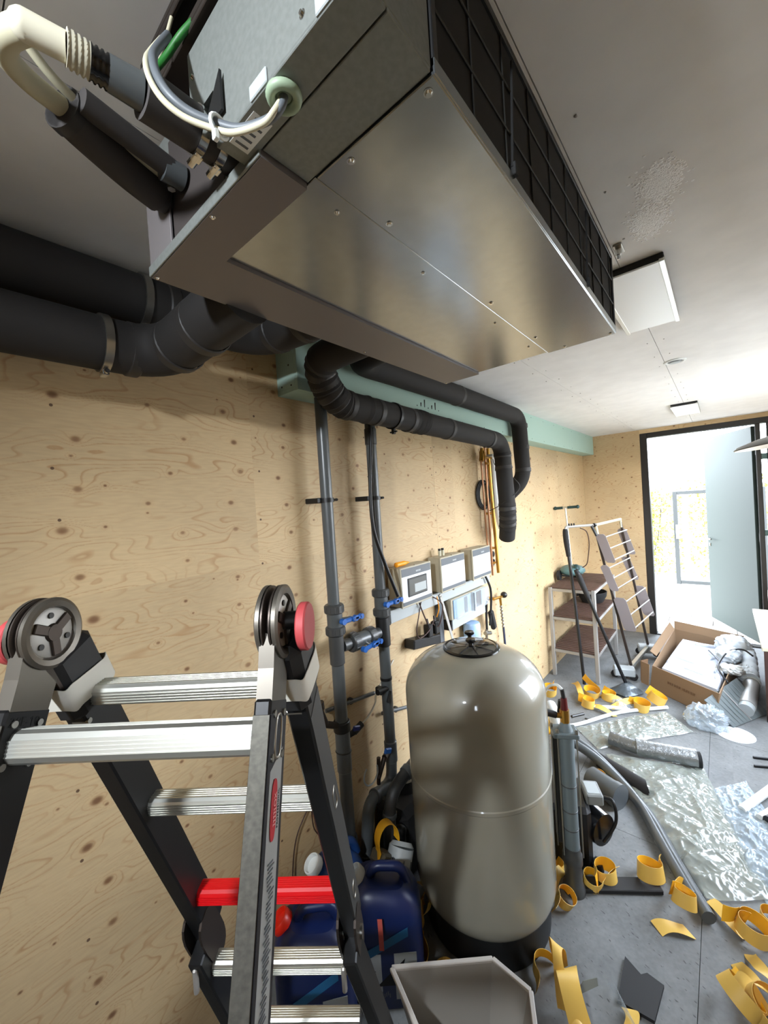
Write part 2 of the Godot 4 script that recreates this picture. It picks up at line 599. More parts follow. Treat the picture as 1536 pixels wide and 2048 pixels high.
# ------------------------------------------------------------------ camera, sky, lights
const LED_GLOW := 1.0
const SPOT_POWER := 3.4
const SPOT_AT := Vector3(1.15, 2.33, 1.02)
const SPOT_AIM := Vector3(0.92, 0.9, -2.0)
const LEDS := [Vector3(1.15, 2.378, -1.735), Vector3(1.13, 2.378, -4.45)]

func setup_view():
	var cam := Camera3D.new()
	cam.name = "camera"
	add_child(cam)
	cam.position = Vector3(1.344, 1.733, 0.0)
	cam.rotation_degrees = Vector3(-1.0195, 40.4728, -3.689)
	cam.fov = 104.455
	cam.near = 0.02
	cam.current = true
	var env := Environment.new()
	env.background_mode = Environment.BG_SKY
	var sm := ProceduralSkyMaterial.new()
	sm.sky_top_color = Color(0.88, 0.93, 1.0)
	sm.sky_horizon_color = Color(0.96, 0.98, 1.0)
	sm.ground_bottom_color = Color(0.5, 0.5, 0.48)
	sm.ground_horizon_color = Color(0.96, 0.98, 1.0)
	sm.sky_energy_multiplier = 3.4
	sm.ground_energy_multiplier = 2.2
	var sky := Sky.new()
	sky.sky_material = sm
	env.sky = sky
	env.ambient_light_source = Environment.AMBIENT_SOURCE_SKY
	env.tonemap_mode = Environment.TONE_MAPPER_LINEAR
	env.tonemap_exposure = 1.5
	env.sdfgi_enabled = true
	env.ssao_enabled = true
	env.ssil_enabled = true
	var we := WorldEnvironment.new()
	we.name = "world_environment"
	we.environment = env
	add_child(we)
	# small ceiling spot behind the viewpoint
	var sp := SpotLight3D.new()
	sp.name = "ceiling_spot_light"
	sp.light_energy = SPOT_POWER
	sp.light_color = Color(0.94, 0.97, 1.0)
	sp.light_size = 0.05
	sp.spot_range = 12.0
	sp.spot_attenuation = 2.0
	sp.spot_angle = 46.0
	sp.spot_angle_attenuation = 0.8
	sp.shadow_enabled = true
	add_child(sp)
	sp.look_at_from_position(SPOT_AT + (SPOT_AIM - SPOT_AT).normalized() * 0.012, SPOT_AIM)

func slab(called: String, a: Vector3, b: Vector3, m: Material, parent: Node, bev := 0.0) -> MeshInstance3D:
	var s := Sh.new()
	s.box((a + b) * 0.5, (b - a).abs(), Basis.IDENTITY, bev)
	return part(called, s, m, parent)

func room_piece(called: String, label: String, cat: String) -> Node3D:
	var o := thing(called, label, cat)
	structure(o)
	return o

func build_room():
	var dark := mat("gap", Color(0.05, 0.05, 0.05), 0.9)
	# floor
	var fl := room_piece("floor", "grey floor of large boards with scuffs and thin joints", "floor")
	slab("subfloor", Vector3(-0.15, -0.2, ENDZ - 0.1), Vector3(RIGHTX + 0.15, -0.012, NEARZ + 0.15), dark, fl)
	var fx := [0.0, 0.61, 1.22, RIGHTX]
	var zs := [NEARZ, 0.17, -1.03, -2.23, -3.43, -4.63, ENDZ - 0.1]
	for i in 3:
		for k in 6:
			slab("floor_board", Vector3(fx[i] + 0.001, -0.012, zs[k + 1] + 0.001), Vector3(fx[i + 1] - 0.001, 0.0, zs[k] - 0.001), mats["floorboard"], fl)
	# ceiling
	var ce := room_piece("ceiling", "grey plasterboard ceiling with visible board joints", "ceiling")
	slab("ceiling_deck", Vector3(-0.15, CEIL + 0.012, ENDZ - 0.12), Vector3(RIGHTX + 0.15, CEIL + 0.2, NEARZ + 0.15), dark, ce)
	var cx := [0.0, 0.59, 1.13, RIGHTX]
	var cz := [NEARZ, -0.11, -3.34, ENDZ]
	for i in 3:
		for k in 3:
			slab("plasterboard", Vector3(cx[i] + 0.001, CEIL, cz[k + 1] + 0.001), Vector3(cx[i + 1] - 0.001, CEIL + 0.012, cz[k] - 0.001), mats["plaster"], ce)
	var sd := Sh.new()
	rng.seed = 5
	for xx in [0.555, 0.625, 1.10, 1.165]:
		for k in 22:
			var z := 0.2 - 0.25 * k + rng.randf_range(-0.03, 0.03)
			sd.rod(Vector3(xx + rng.randf_range(-0.006, 0.006), CEIL - 0.0006, z), Vector3(xx, CEIL + 0.002, z), 0.0035, -1, 8)
	var sc := part("screw_heads", sd, mat("screwgrey", Color(0.52, 0.5, 0.48), 0.7), ce)
	sc.set_meta("kind", "stuff")
	var sp := Sh.new()
	rng.seed = 9
	for k in 2600:
		var q := Vector2(rng.randfn(0, 1), rng.randfn(0, 1))
		var c := Vector3(1.262, CEIL, -1.13) if k % 2 == 0 else Vector3(1.225, CEIL, -1.265)
		c += Vector3(q.x * 0.018, 0, q.y * 0.032)
		sp.rod(c + Vector3(0, 0.001, 0), c - Vector3(0, rng.randf_range(0.0006, 0.0016), 0), rng.randf_range(0.0025, 0.0070), rng.randf_range(0.001, 0.002), 6)
	var spo := part("spray_patch", sp, mats["white_rough"], ce, "rough white spray patch on the plasterboard")
	spo.set_meta("kind", "stuff")
	# left wall
	var wl := room_piece("wall_left", "left wall of pale knotty plywood sheets", "wall")
	slab("wall_core", Vector3(-0.2, -0.012, ENDZ - 0.12), Vector3(-0.018, CEIL + 0.012, NEARZ + 0.15), dark, wl)
	var wz := [NEARZ, 0.37, -2.07, -4.51, ENDZ]
	for k in 4:
		slab("plywood_sheet", Vector3(-0.018, 0.0, wz[k + 1] + 0.0006), Vector3(0.0, CEIL, wz[k] - 0.0006), mats["ply%d" % k], wl)
	var sd2 := Sh.new()
	rng.seed = 6
	for zz in [0.35, -0.24, -0.85, -1.46, -2.05, -2.09, -2.68, -3.29, -3.90, -4.49, -4.53, -5.1, -5.5]:
		for k in 13:
			var y := 0.1 + 0.18 * k + rng.randf_range(-0.03, 0.03)
			var z: float = zz + rng.randf_range(-0.008, 0.008)
			sd2.rod(Vector3(0.0006, y, z), Vector3(-0.003, y, z), 0.0042, -1, 8)
	part("screw_heads", sd2, mat("screwbrown", Color(0.36, 0.27, 0.19), 0.6), wl).set_meta("kind", "stuff")
	# end wall with the doorway
	var wb := room_piece("wall_back", "plywood end wall around the open doorway", "wall")
	slab("plywood_sheet", Vector3(0.0, 0.0, ENDZ - 0.1), Vector3(0.628, CEIL, ENDZ), mats["ply2"], wb)
	slab("plywood_strip", Vector3(0.628, 2.374, ENDZ - 0.1), Vector3(RIGHTX, CEIL, ENDZ), mats["ply4"], wb)
	slab("plywood_sheet", Vector3(1.80, 0.0, ENDZ - 0.1), Vector3(RIGHTX, 2.374, ENDZ), mats["ply1"], wb)
	var tr := room_piece("trim_1", "dark brown timber frame around the doorway", "door frame")
	slab("jamb", Vector3(0.63, 0.0, ENDZ - 0.1), Vector3(0.70, 2.374, ENDZ + 0.004), mats["frame_dark"], tr, 0.004)
	slab("head", Vector3(0.70, 2.315, ENDZ - 0.1), Vector3(1.80, 2.374, ENDZ + 0.004), mats["frame_dark"], tr, 0.004)
	slab("jamb", Vector3(1.622, 0.0, ENDZ - 0.1), Vector3(1.662, 2.315, ENDZ + 0.004), mats["frame_dark"], tr, 0.004)
	slab("jamb", Vector3(1.706, 0.0, ENDZ - 0.1), Vector3(1.80, 2.315, ENDZ + 0.004), mats["frame_dark"], tr, 0.004)
	for y in [0.35, 1.2, 1.98, 2.13]:
		slab("hinge_block", Vector3(1.655, y - 0.03, ENDZ - 0.05), Vector3(1.71, y + 0.03, ENDZ - 0.01), mats["teal_pale"], tr, 0.006)
	slab("threshold", Vector3(0.70, 0.0, ENDZ - 0.1), Vector3(1.80, 0.012, ENDZ), mats["frame_dark"], tr, 0.003)
	# side and near walls, out of the picture
	var wr := room_piece("wall_right", "plywood wall on the right side of the room", "wall")
	var wz0 := -2.2; var wz1 := -4.5; var wy0 := 0.75; var wy1 := 2.15
	slab("plywood_sheet", Vector3(RIGHTX, 0.0, wz0), Vector3(RIGHTX + 0.15, CEIL, 0.8), mats["ply3"], wr)
	slab("plywood_sheet", Vector3(RIGHTX, 0.0, 1.3), Vector3(RIGHTX + 0.15, CEIL, NEARZ + 0.15), mats["ply3"], wr)
	slab("plywood_sheet", Vector3(RIGHTX, 0.0, 0.8), Vector3(RIGHTX + 0.15, 1.45, 1.3), mats["ply3"], wr)
	slab("plywood_sheet", Vector3(RIGHTX, wy1, 0.8), Vector3(RIGHTX + 0.15, CEIL, 1.3), mats["ply3"], wr)
	var wn2 := room_piece("window_2", "smaller high window in the right wall next to the viewpoint", "window")
	for y in [1.45, wy1 - 0.05]:
		slab("frame", Vector3(RIGHTX + 0.04, y, 0.8), Vector3(RIGHTX + 0.10, y + 0.05, 1.3), mats["frame_dark"], wn2, 0.004)
	for z in [0.8, 1.25]:
		slab("frame", Vector3(RIGHTX + 0.04, 1.5, z), Vector3(RIGHTX + 0.10, wy1 - 0.05, z + 0.05), mats["frame_dark"], wn2, 0.004)
	slab("plywood_sheet", Vector3(RIGHTX, 0.0, ENDZ - 0.1), Vector3(RIGHTX + 0.15, CEIL, wz1), mats["ply3"], wr)
	slab("plywood_sheet", Vector3(RIGHTX, 0.0, wz1), Vector3(RIGHTX + 0.15, wy0, wz0), mats["ply3"], wr)
	slab("plywood_sheet", Vector3(RIGHTX, wy1, wz1), Vector3(RIGHTX + 0.15, CEIL, wz0), mats["ply3"], wr)
	var wn := room_piece("window_1", "wide dark framed window in the right wall", "window")
	for y in [wy0, wy1 - 0.05]:
		slab("frame", Vector3(RIGHTX + 0.04, y, wz1), Vector3(RIGHTX + 0.10, y + 0.05, wz0), mats["frame_dark"], wn, 0.004)
	for z in [wz1, (wz0 + wz1) * 0.5 - 0.025, wz0 - 0.05]:
		slab("frame", Vector3(RIGHTX + 0.04, wy0 + 0.05, z), Vector3(RIGHTX + 0.10, wy1 - 0.05, z + 0.05), mats["frame_dark"], wn, 0.004)
	var wf := room_piece("wall_front", "plywood wall behind the viewpoint", "wall")
	slab("plywood_sheet", Vector3(-0.018, 0.0, NEARZ), Vector3(RIGHTX, CEIL, NEARZ + 0.15), mats["ply5"], wf)
	# boxed beam
	var be := room_piece("trim_2", "pale green boxed beam along the top of the left wall", "beam")
	slab("beam_face", Vector3(0.112, 2.195, ENDZ), Vector3(0.130, CEIL, -0.965), mats["green_board"], be, 0.001)
	slab("beam_soffit", Vector3(0.0, 2.195, ENDZ), Vector3(0.112, 2.211, -0.965), mats["green_board"], be, 0.001)
	slab("beam_end", Vector3(0.0, 2.211, -0.981), Vector3(0.112, CEIL, -0.965), mats["green_board"], be, 0.001)
	var bs := Sh.new()
	for k in 15:
		for yy in [2.215, 2.395]:
			bs.rod(Vector3(0.1306, yy, -1.03 - 0.3 * k), Vector3(0.128, yy, -1.03 - 0.3 * k), 0.004, -1, 8)
	for k in 7:
		bs.rod(Vector3(0.1306, 2.25 + 0.02 * (k % 3), -1.75 - 0.035 * k), Vector3(0.128, 2.25, -1.75 - 0.035 * k), 0.004, -1, 8)
	for q in [[0.03, 2.225], [0.08, 2.30], [0.04, 2.38], [0.09, 2.22]]:
		bs.rod(Vector3(q[0], q[1], -0.9644), Vector3(q[0], q[1], -0.967), 0.004, -1, 8)
	part("screw_heads", bs, mats["frame_dark"], be).set_meta("kind", "stuff")
	# the open door leaf, hinged on the right jamb and swung outwards
	var d := room_piece("door_1", "pale grey green steel door leaf standing open outwards", "door")
	var hinge := Vector3(1.615, 0.0, ENDZ - 0.06)
	var free := Vector3(1.205, 0.0, -6.52)
	var w := (free - hinge).normalized()
	var nrm := w.cross(Vector3.UP).normalized()
	var s := Sh.new()
	s.box((hinge + free) * 0.5 + Vector3(0, 1.165, 0), Vector3(hinge.distance_to(free), 2.27, 0.045), Basis(w, Vector3.UP, w.cross(Vector3.UP)), 0.003)
	var lf := part("leaf", s, mats["door_grey"], d)
	var h := Sh.new()
	for sg in [1.0, -1.0]:
		var c: Vector3 = free - w * 0.06 + Vector3(0, 1.05, 0) + nrm * 0.022 * sg
		h.rod(c, c + nrm * 0.05 * sg, 0.010)
		h.rod(c + nrm * 0.05 * sg, c + nrm * 0.05 * sg - w * 0.13, 0.009)
		h.box(c - Vector3(0, 0.08, 0) + nrm * 0.004 * sg, Vector3(0.02, 0.04, 0.008), Basis(w, Vector3.UP, w.cross(Vector3.UP)), 0.002)
	part("handle", h, mats["steel"], lf)
	var hg := Sh.new()
	for y in [0.25, 1.15, 2.05]:
		hg.rod(hinge + Vector3(0.012, y - 0.05, 0.03), hinge + Vector3(0.012, y + 0.05, 0.03), 0.009)
	part("hinge", hg, mats["frame_dark"], d)

func build_outside():
	var g := room_piece("ground", "pale sunlit paving outside the doorway", "ground")
	slab("paving_base", Vector3(-7, -0.3, -16), Vector3(9, -0.05, ENDZ - 0.1), mats["concrete"], g)
	slab("paving_base", Vector3(RIGHTX + 0.15, -0.3, ENDZ - 0.1), Vector3(9, -0.05, 6), mats["concrete"], g)
	rng.seed = 21
	var pv := [mat("paver", Color(0.68, 0.66, 0.63), 0.85), mat("paver2", Color(0.60, 0.58, 0.55), 0.85)]
	for r in 11:
		for c in 9:
			var z := ENDZ - 0.12 - 0.28 * r
			var x := -0.6 + 0.45 * c + (0.22 if r % 2 == 1 else 0.0)
			slab("paver", Vector3(x + 0.004, -0.05, z - 0.272), Vector3(x + 0.446, -0.008 - rng.randf() * 0.006, z), pv[rng.randi() % 2], g, 0.006)
	# mesh fence with a framed gate
	var fz := -8.72
	var f := thing("mesh_fence", "tall pale wire mesh fence beyond the doorway", "fence")
	var fm := mat("fence_wire", Color(0.35, 0.36, 0.35), 0.5, 0.3)
	var fs := Sh.new()
	for k in 60:
		fs.rod(Vector3(-2.3 + 0.05 * k, -0.02, fz), Vector3(-2.3 + 0.05 * k, 1.95, fz), 0.003, -1, 5, false)
	for k in 20:
		fs.rod(Vector3(-2.3, 0.06 + 0.1 * k, fz), Vector3(0.66, 0.06 + 0.1 * k, fz), 0.003, -1, 5, false)
	for k in 60:
		fs.rod(Vector3(1.9 + 0.05 * k, -0.02, fz), Vector3(1.9 + 0.05 * k, 1.95, fz), 0.003, -1, 5, false)
	for k in 20:
		fs.rod(Vector3(1.9, 0.06 + 0.1 * k, fz), Vector3(4.9, 0.06 + 0.1 * k, fz), 0.003, -1, 5, false)
	part("wire_mesh", fs, fm, f)
	for x in [-2.3, -0.8, 4.9]:
		slab("post", Vector3(x - 0.03, -0.05, fz - 0.03), Vector3(x + 0.03, 2.0, fz + 0.03), fm, f, 0.003)
	var ga := thing("fence_gate", "dark framed mesh gate set in the outdoor fence", "gate")
	var fd := mat("gate_frame", Color(0.16, 0.17, 0.165), 0.5)
	slab("post", Vector3(0.67, -0.05, fz - 0.03), Vector3(0.735, 1.64, fz + 0.03), fd, ga, 0.004)
	slab("post", Vector3(1.80, -0.05, fz - 0.03), Vector3(1.87, 1.64, fz + 0.03), fd, ga, 0.004)
	slab("top_rail", Vector3(0.735, 1.58, fz - 0.025), Vector3(1.80, 1.64, fz + 0.025), fd, ga, 0.004)
	slab("bottom_rail", Vector3(0.735, 0.0, fz - 0.025), Vector3(1.80, 0.06, fz + 0.025), fd, ga, 0.004)
	slab("lock_box", Vector3(0.70, 0.80, fz + 0.03), Vector3(0.745, 1.05, fz + 0.06), mats["lightgrey"], ga, 0.004)
	var gs := Sh.new()
	for k in 21:
		gs.rod(Vector3(0.76 + 0.05 * k, 0.06, fz), Vector3(0.76 + 0.05 * k, 1.58, fz), 0.003, -1, 5, false)
	for k in 15:
		gs.rod(Vector3(0.735, 0.1 + 0.1 * k, fz), Vector3(1.80, 0.1 + 0.1 * k, fz), 0.003, -1, 5, false)
	part("wire_mesh", gs, fm, ga)
	# shrubs behind the fence
	var names := ["pale leafy shrub behind the wire fence left of the gate", "tall yellow green shrub growing behind the gate", "loose bushy shrub behind the fence right of the door leaf"]
	var spots := [Vector3(0.1, -0.05, -9.7), Vector3(1.45, -0.05, -9.9), Vector3(2.8, -0.05, -9.7)]
	var hs := [1.75, 1.9, 1.8]
	for q in 3:
		var sh := thing("shrub", names[q], "shrub", spots[q])
		rng.seed = 40 + q
		var stt := Sh.new()
		for k in 9:
			var e: Vector3 = spots[q] + Vector3(rng.randf_range(-0.35, 0.35), hs[q] * rng.randf_range(0.6, 0.95), rng.randf_range(-0.3, 0.3))
			stt.tube(smooth([spots[q], spots[q].lerp(e, 0.5) + Vector3(rng.randf_range(-0.1, 0.1), 0, 0), e], 4), 0.009, 5)
		part("stems", stt, mats["wood_brown"], sh)
		var lv := Sh.new()
		for k in 2600:
			var p: Vector3 = spots[q] + Vector3(clampf(rng.randfn(0, 0.33), -0.6, 0.6), hs[q] * pow(rng.randf(), 0.8), rng.randfn(0, 0.2))
			var a := Vector3(rng.randf_range(-1, 1), rng.randf_range(-1, 1), rng.randf_range(-1, 1)).normalized()
			var b := a.cross(Vector3(rng.randf_range(-1, 1), 0.7, rng.randf_range(-1, 1))).normalized()
			var L := rng.randf_range(0.03, 0.06)
			var nn := a.cross(b)
			lv.quad(p - a * L, p + b * L * 0.4, p + a * L, p - b * L * 0.4, nn)
		var lo := part("foliage", lv, mats["leaf"], sh)
		lo.set_meta("kind", "stuff")

static func V(x: float, y: float, z: float) -> Vector3:
	return Vector3(x, y, z)

func screw(parent: Node, p: Vector3, n: Vector3, r := 0.0042):
	var s := Sh.new()
	s.rod(p - n * 0.001, p + n * 0.0006, r * 1.35, -1, 12)
	s.rod(p + n * 0.0006, p + n * 0.003, r, r * 0.7, 12)
	part("screw", s, mats["chrome"], parent)

func build_air_unit():
	var u := thing("ducted_air_unit", "large galvanised ducted air handling unit hanging from the ceiling", "air conditioner", V(0.85, 2.18, -0.84))
	slab("casing", V(0.58, 2.188, -1.305), V(1.122, 2.392, -0.312), mats["galvdull"], u)
	slab("fan_section", V(0.89, 2.184, -0.372), V(1.13, 2.336, -0.266), mats["galvdull"], u, 0.001)
	slab("fan_section_shoulder", V(0.83, 2.25, -0.372), V(0.8895, 2.336, -0.266), mats["galvdull"], u, 0.001)
	var ep := Sh.new()
	ep.prism([Vector2(0.834, 2.25), Vector2(0.892, 2.25), Vector2(0.892, 2.181), Vector2(1.130, 2.181), Vector2(1.130, 2.335), Vector2(0.834, 2.335)], Transform3D(Basis.IDENTITY, V(0, 0, -0.266)), 0.005)
	part("end_panel", ep, mats["galvdull"], u)
	slab("bottom_strip", V(0.894, 2.179, -0.2985), V(1.130, 2.184, -0.261), mats["galvdull"], u, 0.0008)
	slab("bottom_strip", V(0.929, 2.179, -0.3705), V(1.130, 2.184, -0.3005), mats["galvdull"], u, 0.0008)
	slab("bottom_panel", V(0.9455, 2.1765, -1.312), V(1.132, 2.182, -0.3725), mats["galv"], u, 0.0012)
	slab("bottom_panel", V(0.707, 2.1785, -1.308), V(0.9435, 2.182, -0.3715), mats["galv"], u, 0.0008)
	slab("edge_flange", V(1.1305, 2.178, -1.310), V(1.1335, 2.196, -0.374), mats["galv"], u, 0.0008)
	var pan := Sh.new()
	pan.prism([Vector2(0.57, 0.299), Vector2(0.927, 0.299), Vector2(0.927, 0.3705), Vector2(0.706, 0.3705), Vector2(0.706, 1.312), Vector2(0.57, 1.312)], Transform3D(Basis(Vector3.RIGHT, V(0, 0, -1), Vector3.UP), V(0, 2.172, 0)), 0.010)
	part("drain_pan", pan, mats["pan"], u)
	slab("pan_lip", V(0.57, 2.1725, -0.2988), V(0.927, 2.190, -0.2955), mats["galvdull"], u, 0.0008)
	slab("pan_end_plate", V(0.570, 2.182, -0.303), V(0.662, 2.310, -0.299), mats["pan"], u, 0.0008)
	slab("pan_side_plate", V(0.570, 2.182, -1.312), V(0.574, 2.310, -0.303), mats["pan"], u, 0.0008)
	slab("pan_end_plate", V(0.80, 2.182, -0.310), V(0.894, 2.252, -0.306), mats["galvdull"], u, 0.0008)
	slab("recess_plate", V(0.662, 2.182, -0.309), V(0.83, 2.36, -0.305), mats["recess"], u)
	# filter face towards the room
	slab("filter", V(1.122, 2.188, -1.308), V(1.1285, 2.392, -0.374), mats["filter"], u)
	var fr := Sh.new()
	fr.box(V(1.130, 2.192, -0.841), V(0.006, 0.010, 0.934), Basis.IDENTITY, 0.001)
	fr.box(V(1.130, 2.388, -0.841), V(0.006, 0.010, 0.934), Basis.IDENTITY, 0.001)
	fr.box(V(1.130, 2.29, -0.379), V(0.006, 0.206, 0.010), Basis.IDENTITY, 0.001)
	fr.box(V(1.130, 2.29, -1.303), V(0.006, 0.206, 0.010), Basis.IDENTITY, 0.001)
	part("filter_frame", fr, mats["black"], u)
	for y in [2.255, 2.322]:
		var s := Sh.new()
		s.rod(V(1.131, y, -0.38), V(1.131, y, -1.303), 0.0016, -1, 8)
		part("filter_wire", s, mats["filter_bar"], u)
	for k in 9:
		var s := Sh.new()
		var z := -0.47 - 0.1 * k
		s.rod(V(1.130, 2.193, z), V(1.130, 2.388, z), 0.0014, -1, 8)
		part("filter_wire", s, mats["filter_bar"], u)
	for z in [-0.60, -1.02]:
		var s := Sh.new()
		s.rod(V(1.133, 2.205, z + 0.02), V(1.133, 2.37, z), 0.0022, -1, 8)
		s.box(V(1.134, 2.203, z + 0.016), V(0.008, 0.018, 0.010), Basis.IDENTITY, 0.001)
		part("filter_clip", s, mats["black_matt"], u)
	for q in [V(0.998, 2.1765, -0.385), V(1.118, 2.1765, -0.384), V(0.960, 2.1765, -0.508), V(0.960, 2.1765, -0.872), V(0.960, 2.1765, -1.155), V(0.998, 2.1765, -1.296), V(1.121, 2.1765, -1.297)]:
		screw(u, q, Vector3.DOWN)
	for q in [V(0.918, 2.1785, -0.435), V(0.918, 2.1785, -0.662), V(0.919, 2.1785, -0.982), V(0.919, 2.1785, -1.215)]:
		screw(u, q, Vector3.DOWN, 0.0034)
	for q in [V(0.790, 2.172, -0.305), V(0.578, 2.172, -0.306), V(0.578, 2.172, -1.302), V(0.585, 2.172, -0.85)]:
		screw(u, q, Vector3.DOWN, 0.003)
	for q in [V(0.845, 2.300, -0.261), V(1.06, 2.20, -0.261), V(0.905, 2.2, -0.261)]:
		screw(u, q, Vector3.BACK, 0.003)
	# grommet, labels, brackets
	var g := Sh.new()
	var tor := []
	for k in 24:
		tor.append(V(1.003 + 0.014 * cos(TAU * k / 24), 2.1765, -0.279 + 0.014 * sin(TAU * k / 24)))
	g.tube(tor, 0.0055, 10, false, true)
	g.rod(V(1.003, 2.181, -0.279), V(1.003, 2.1765, -0.279), 0.010, 0.008, 16)
	part("grommet", g, mat("grommet", Color(0.55, 0.62, 0.52), 0.5), u, "pale green rubber cable grommet")
	slab("rating_label", V(0.912, 2.1782, -0.29), V(0.965, 2.179, -0.266), mats["white"], u)
	var lines := Sh.new()
	for k in 5:
		lines.box(V(0.919 + 0.010 * k, 2.178, -0.278), V(0.003, 0.0006, 0.016 - 0.002 * (k % 3)))
	part("label_print", lines, mats["panel_grey"], u)
	slab("warning_label", V(1.02, 2.252, -0.261), V(1.09, 2.318, -0.2602), mats["offwhite"], u)
	var wl := Sh.new()
	for k in 6:
		wl.box(V(1.055, 2.262 + 0.009 * k, -0.2600), V(0.052, 0.003, 0.0005))
	part("label_print", wl, mats["wood_brown"], u)
	for q in [0.872, 0.97]:
		var b := Sh.new()
		b.prism([Vector2(0, 0), Vector2(0.046, 0.0), Vector2(0.046, 0.046)], Transform3D(Basis.IDENTITY, V(q, 2.206, -0.258)), 0.003)
		if q < 0.9: part("bracket_plate", b, mats["black"], u)
	for x in [0.985, 1.095]:
		slab("edge_clip", V(x - 0.016, 2.180, -0.2615), V(x + 0.016, 2.196, -0.2585), mats["lightgrey"], u, 0.001)
	# pipe stubs coming out of the recess plate
	for q in [V(0.655, 2.268, -0.30), V(0.715, 2.268, -0.30)]:
		var s := Sh.new()
		s.rod(q, q + V(0, 0, 0.03), 0.018, -1, 18)
		part("pipe_stub", s, mats["pvc"], u)
	# suspension rail
	var r := thing("suspension_rail", "dark slotted channel rail across the ceiling above the air unit", "rail", V(0.95, 2.38, -0.28))
	slab("web", V(0.70, 2.345, -0.300), V(1.30, CEIL, -0.290), mats["black_matt"], r)
	slab("flange", V(0.70, 2.345, -0.290), V(1.30, 2.352, -0.255), mats["dark_steel"], r, 0.001)
	slab("flange", V(0.70, 2.412, -0.290), V(1.30, CEIL, -0.255), mats["dark_steel"], r, 0.001)
	slab("lip", V(0.70, 2.352, -0.260), V(1.30, 2.362, -0.255), mats["dark_steel"], r, 0.001)
	slab("lip", V(0.70, 2.402, -0.260), V(1.30, 2.412, -0.255), mats["dark_steel"], r, 0.001)
	# small ceiling bracket
	var cb := thing("ceiling_bracket", "small chrome threaded hanger bracket on the ceiling beside the air unit", "bracket", V(1.147, CEIL, -1.33))
	slab("plate", V(1.136, 2.414, -1.355), V(1.158, CEIL, -1.305), mats["steel"], cb, 0.001)
	var cs := Sh.new()
	cs.rod(V(1.147, 2.414, -1.325), V(1.147, 2.396, -1.325), 0.009, -1, 6)
	cs.rod(V(1.147, 2.396, -1.325), V(1.147, 2.384, -1.325), 0.005, 0.004, 12)
	part("bolt", cs, mats["chrome"], cb)

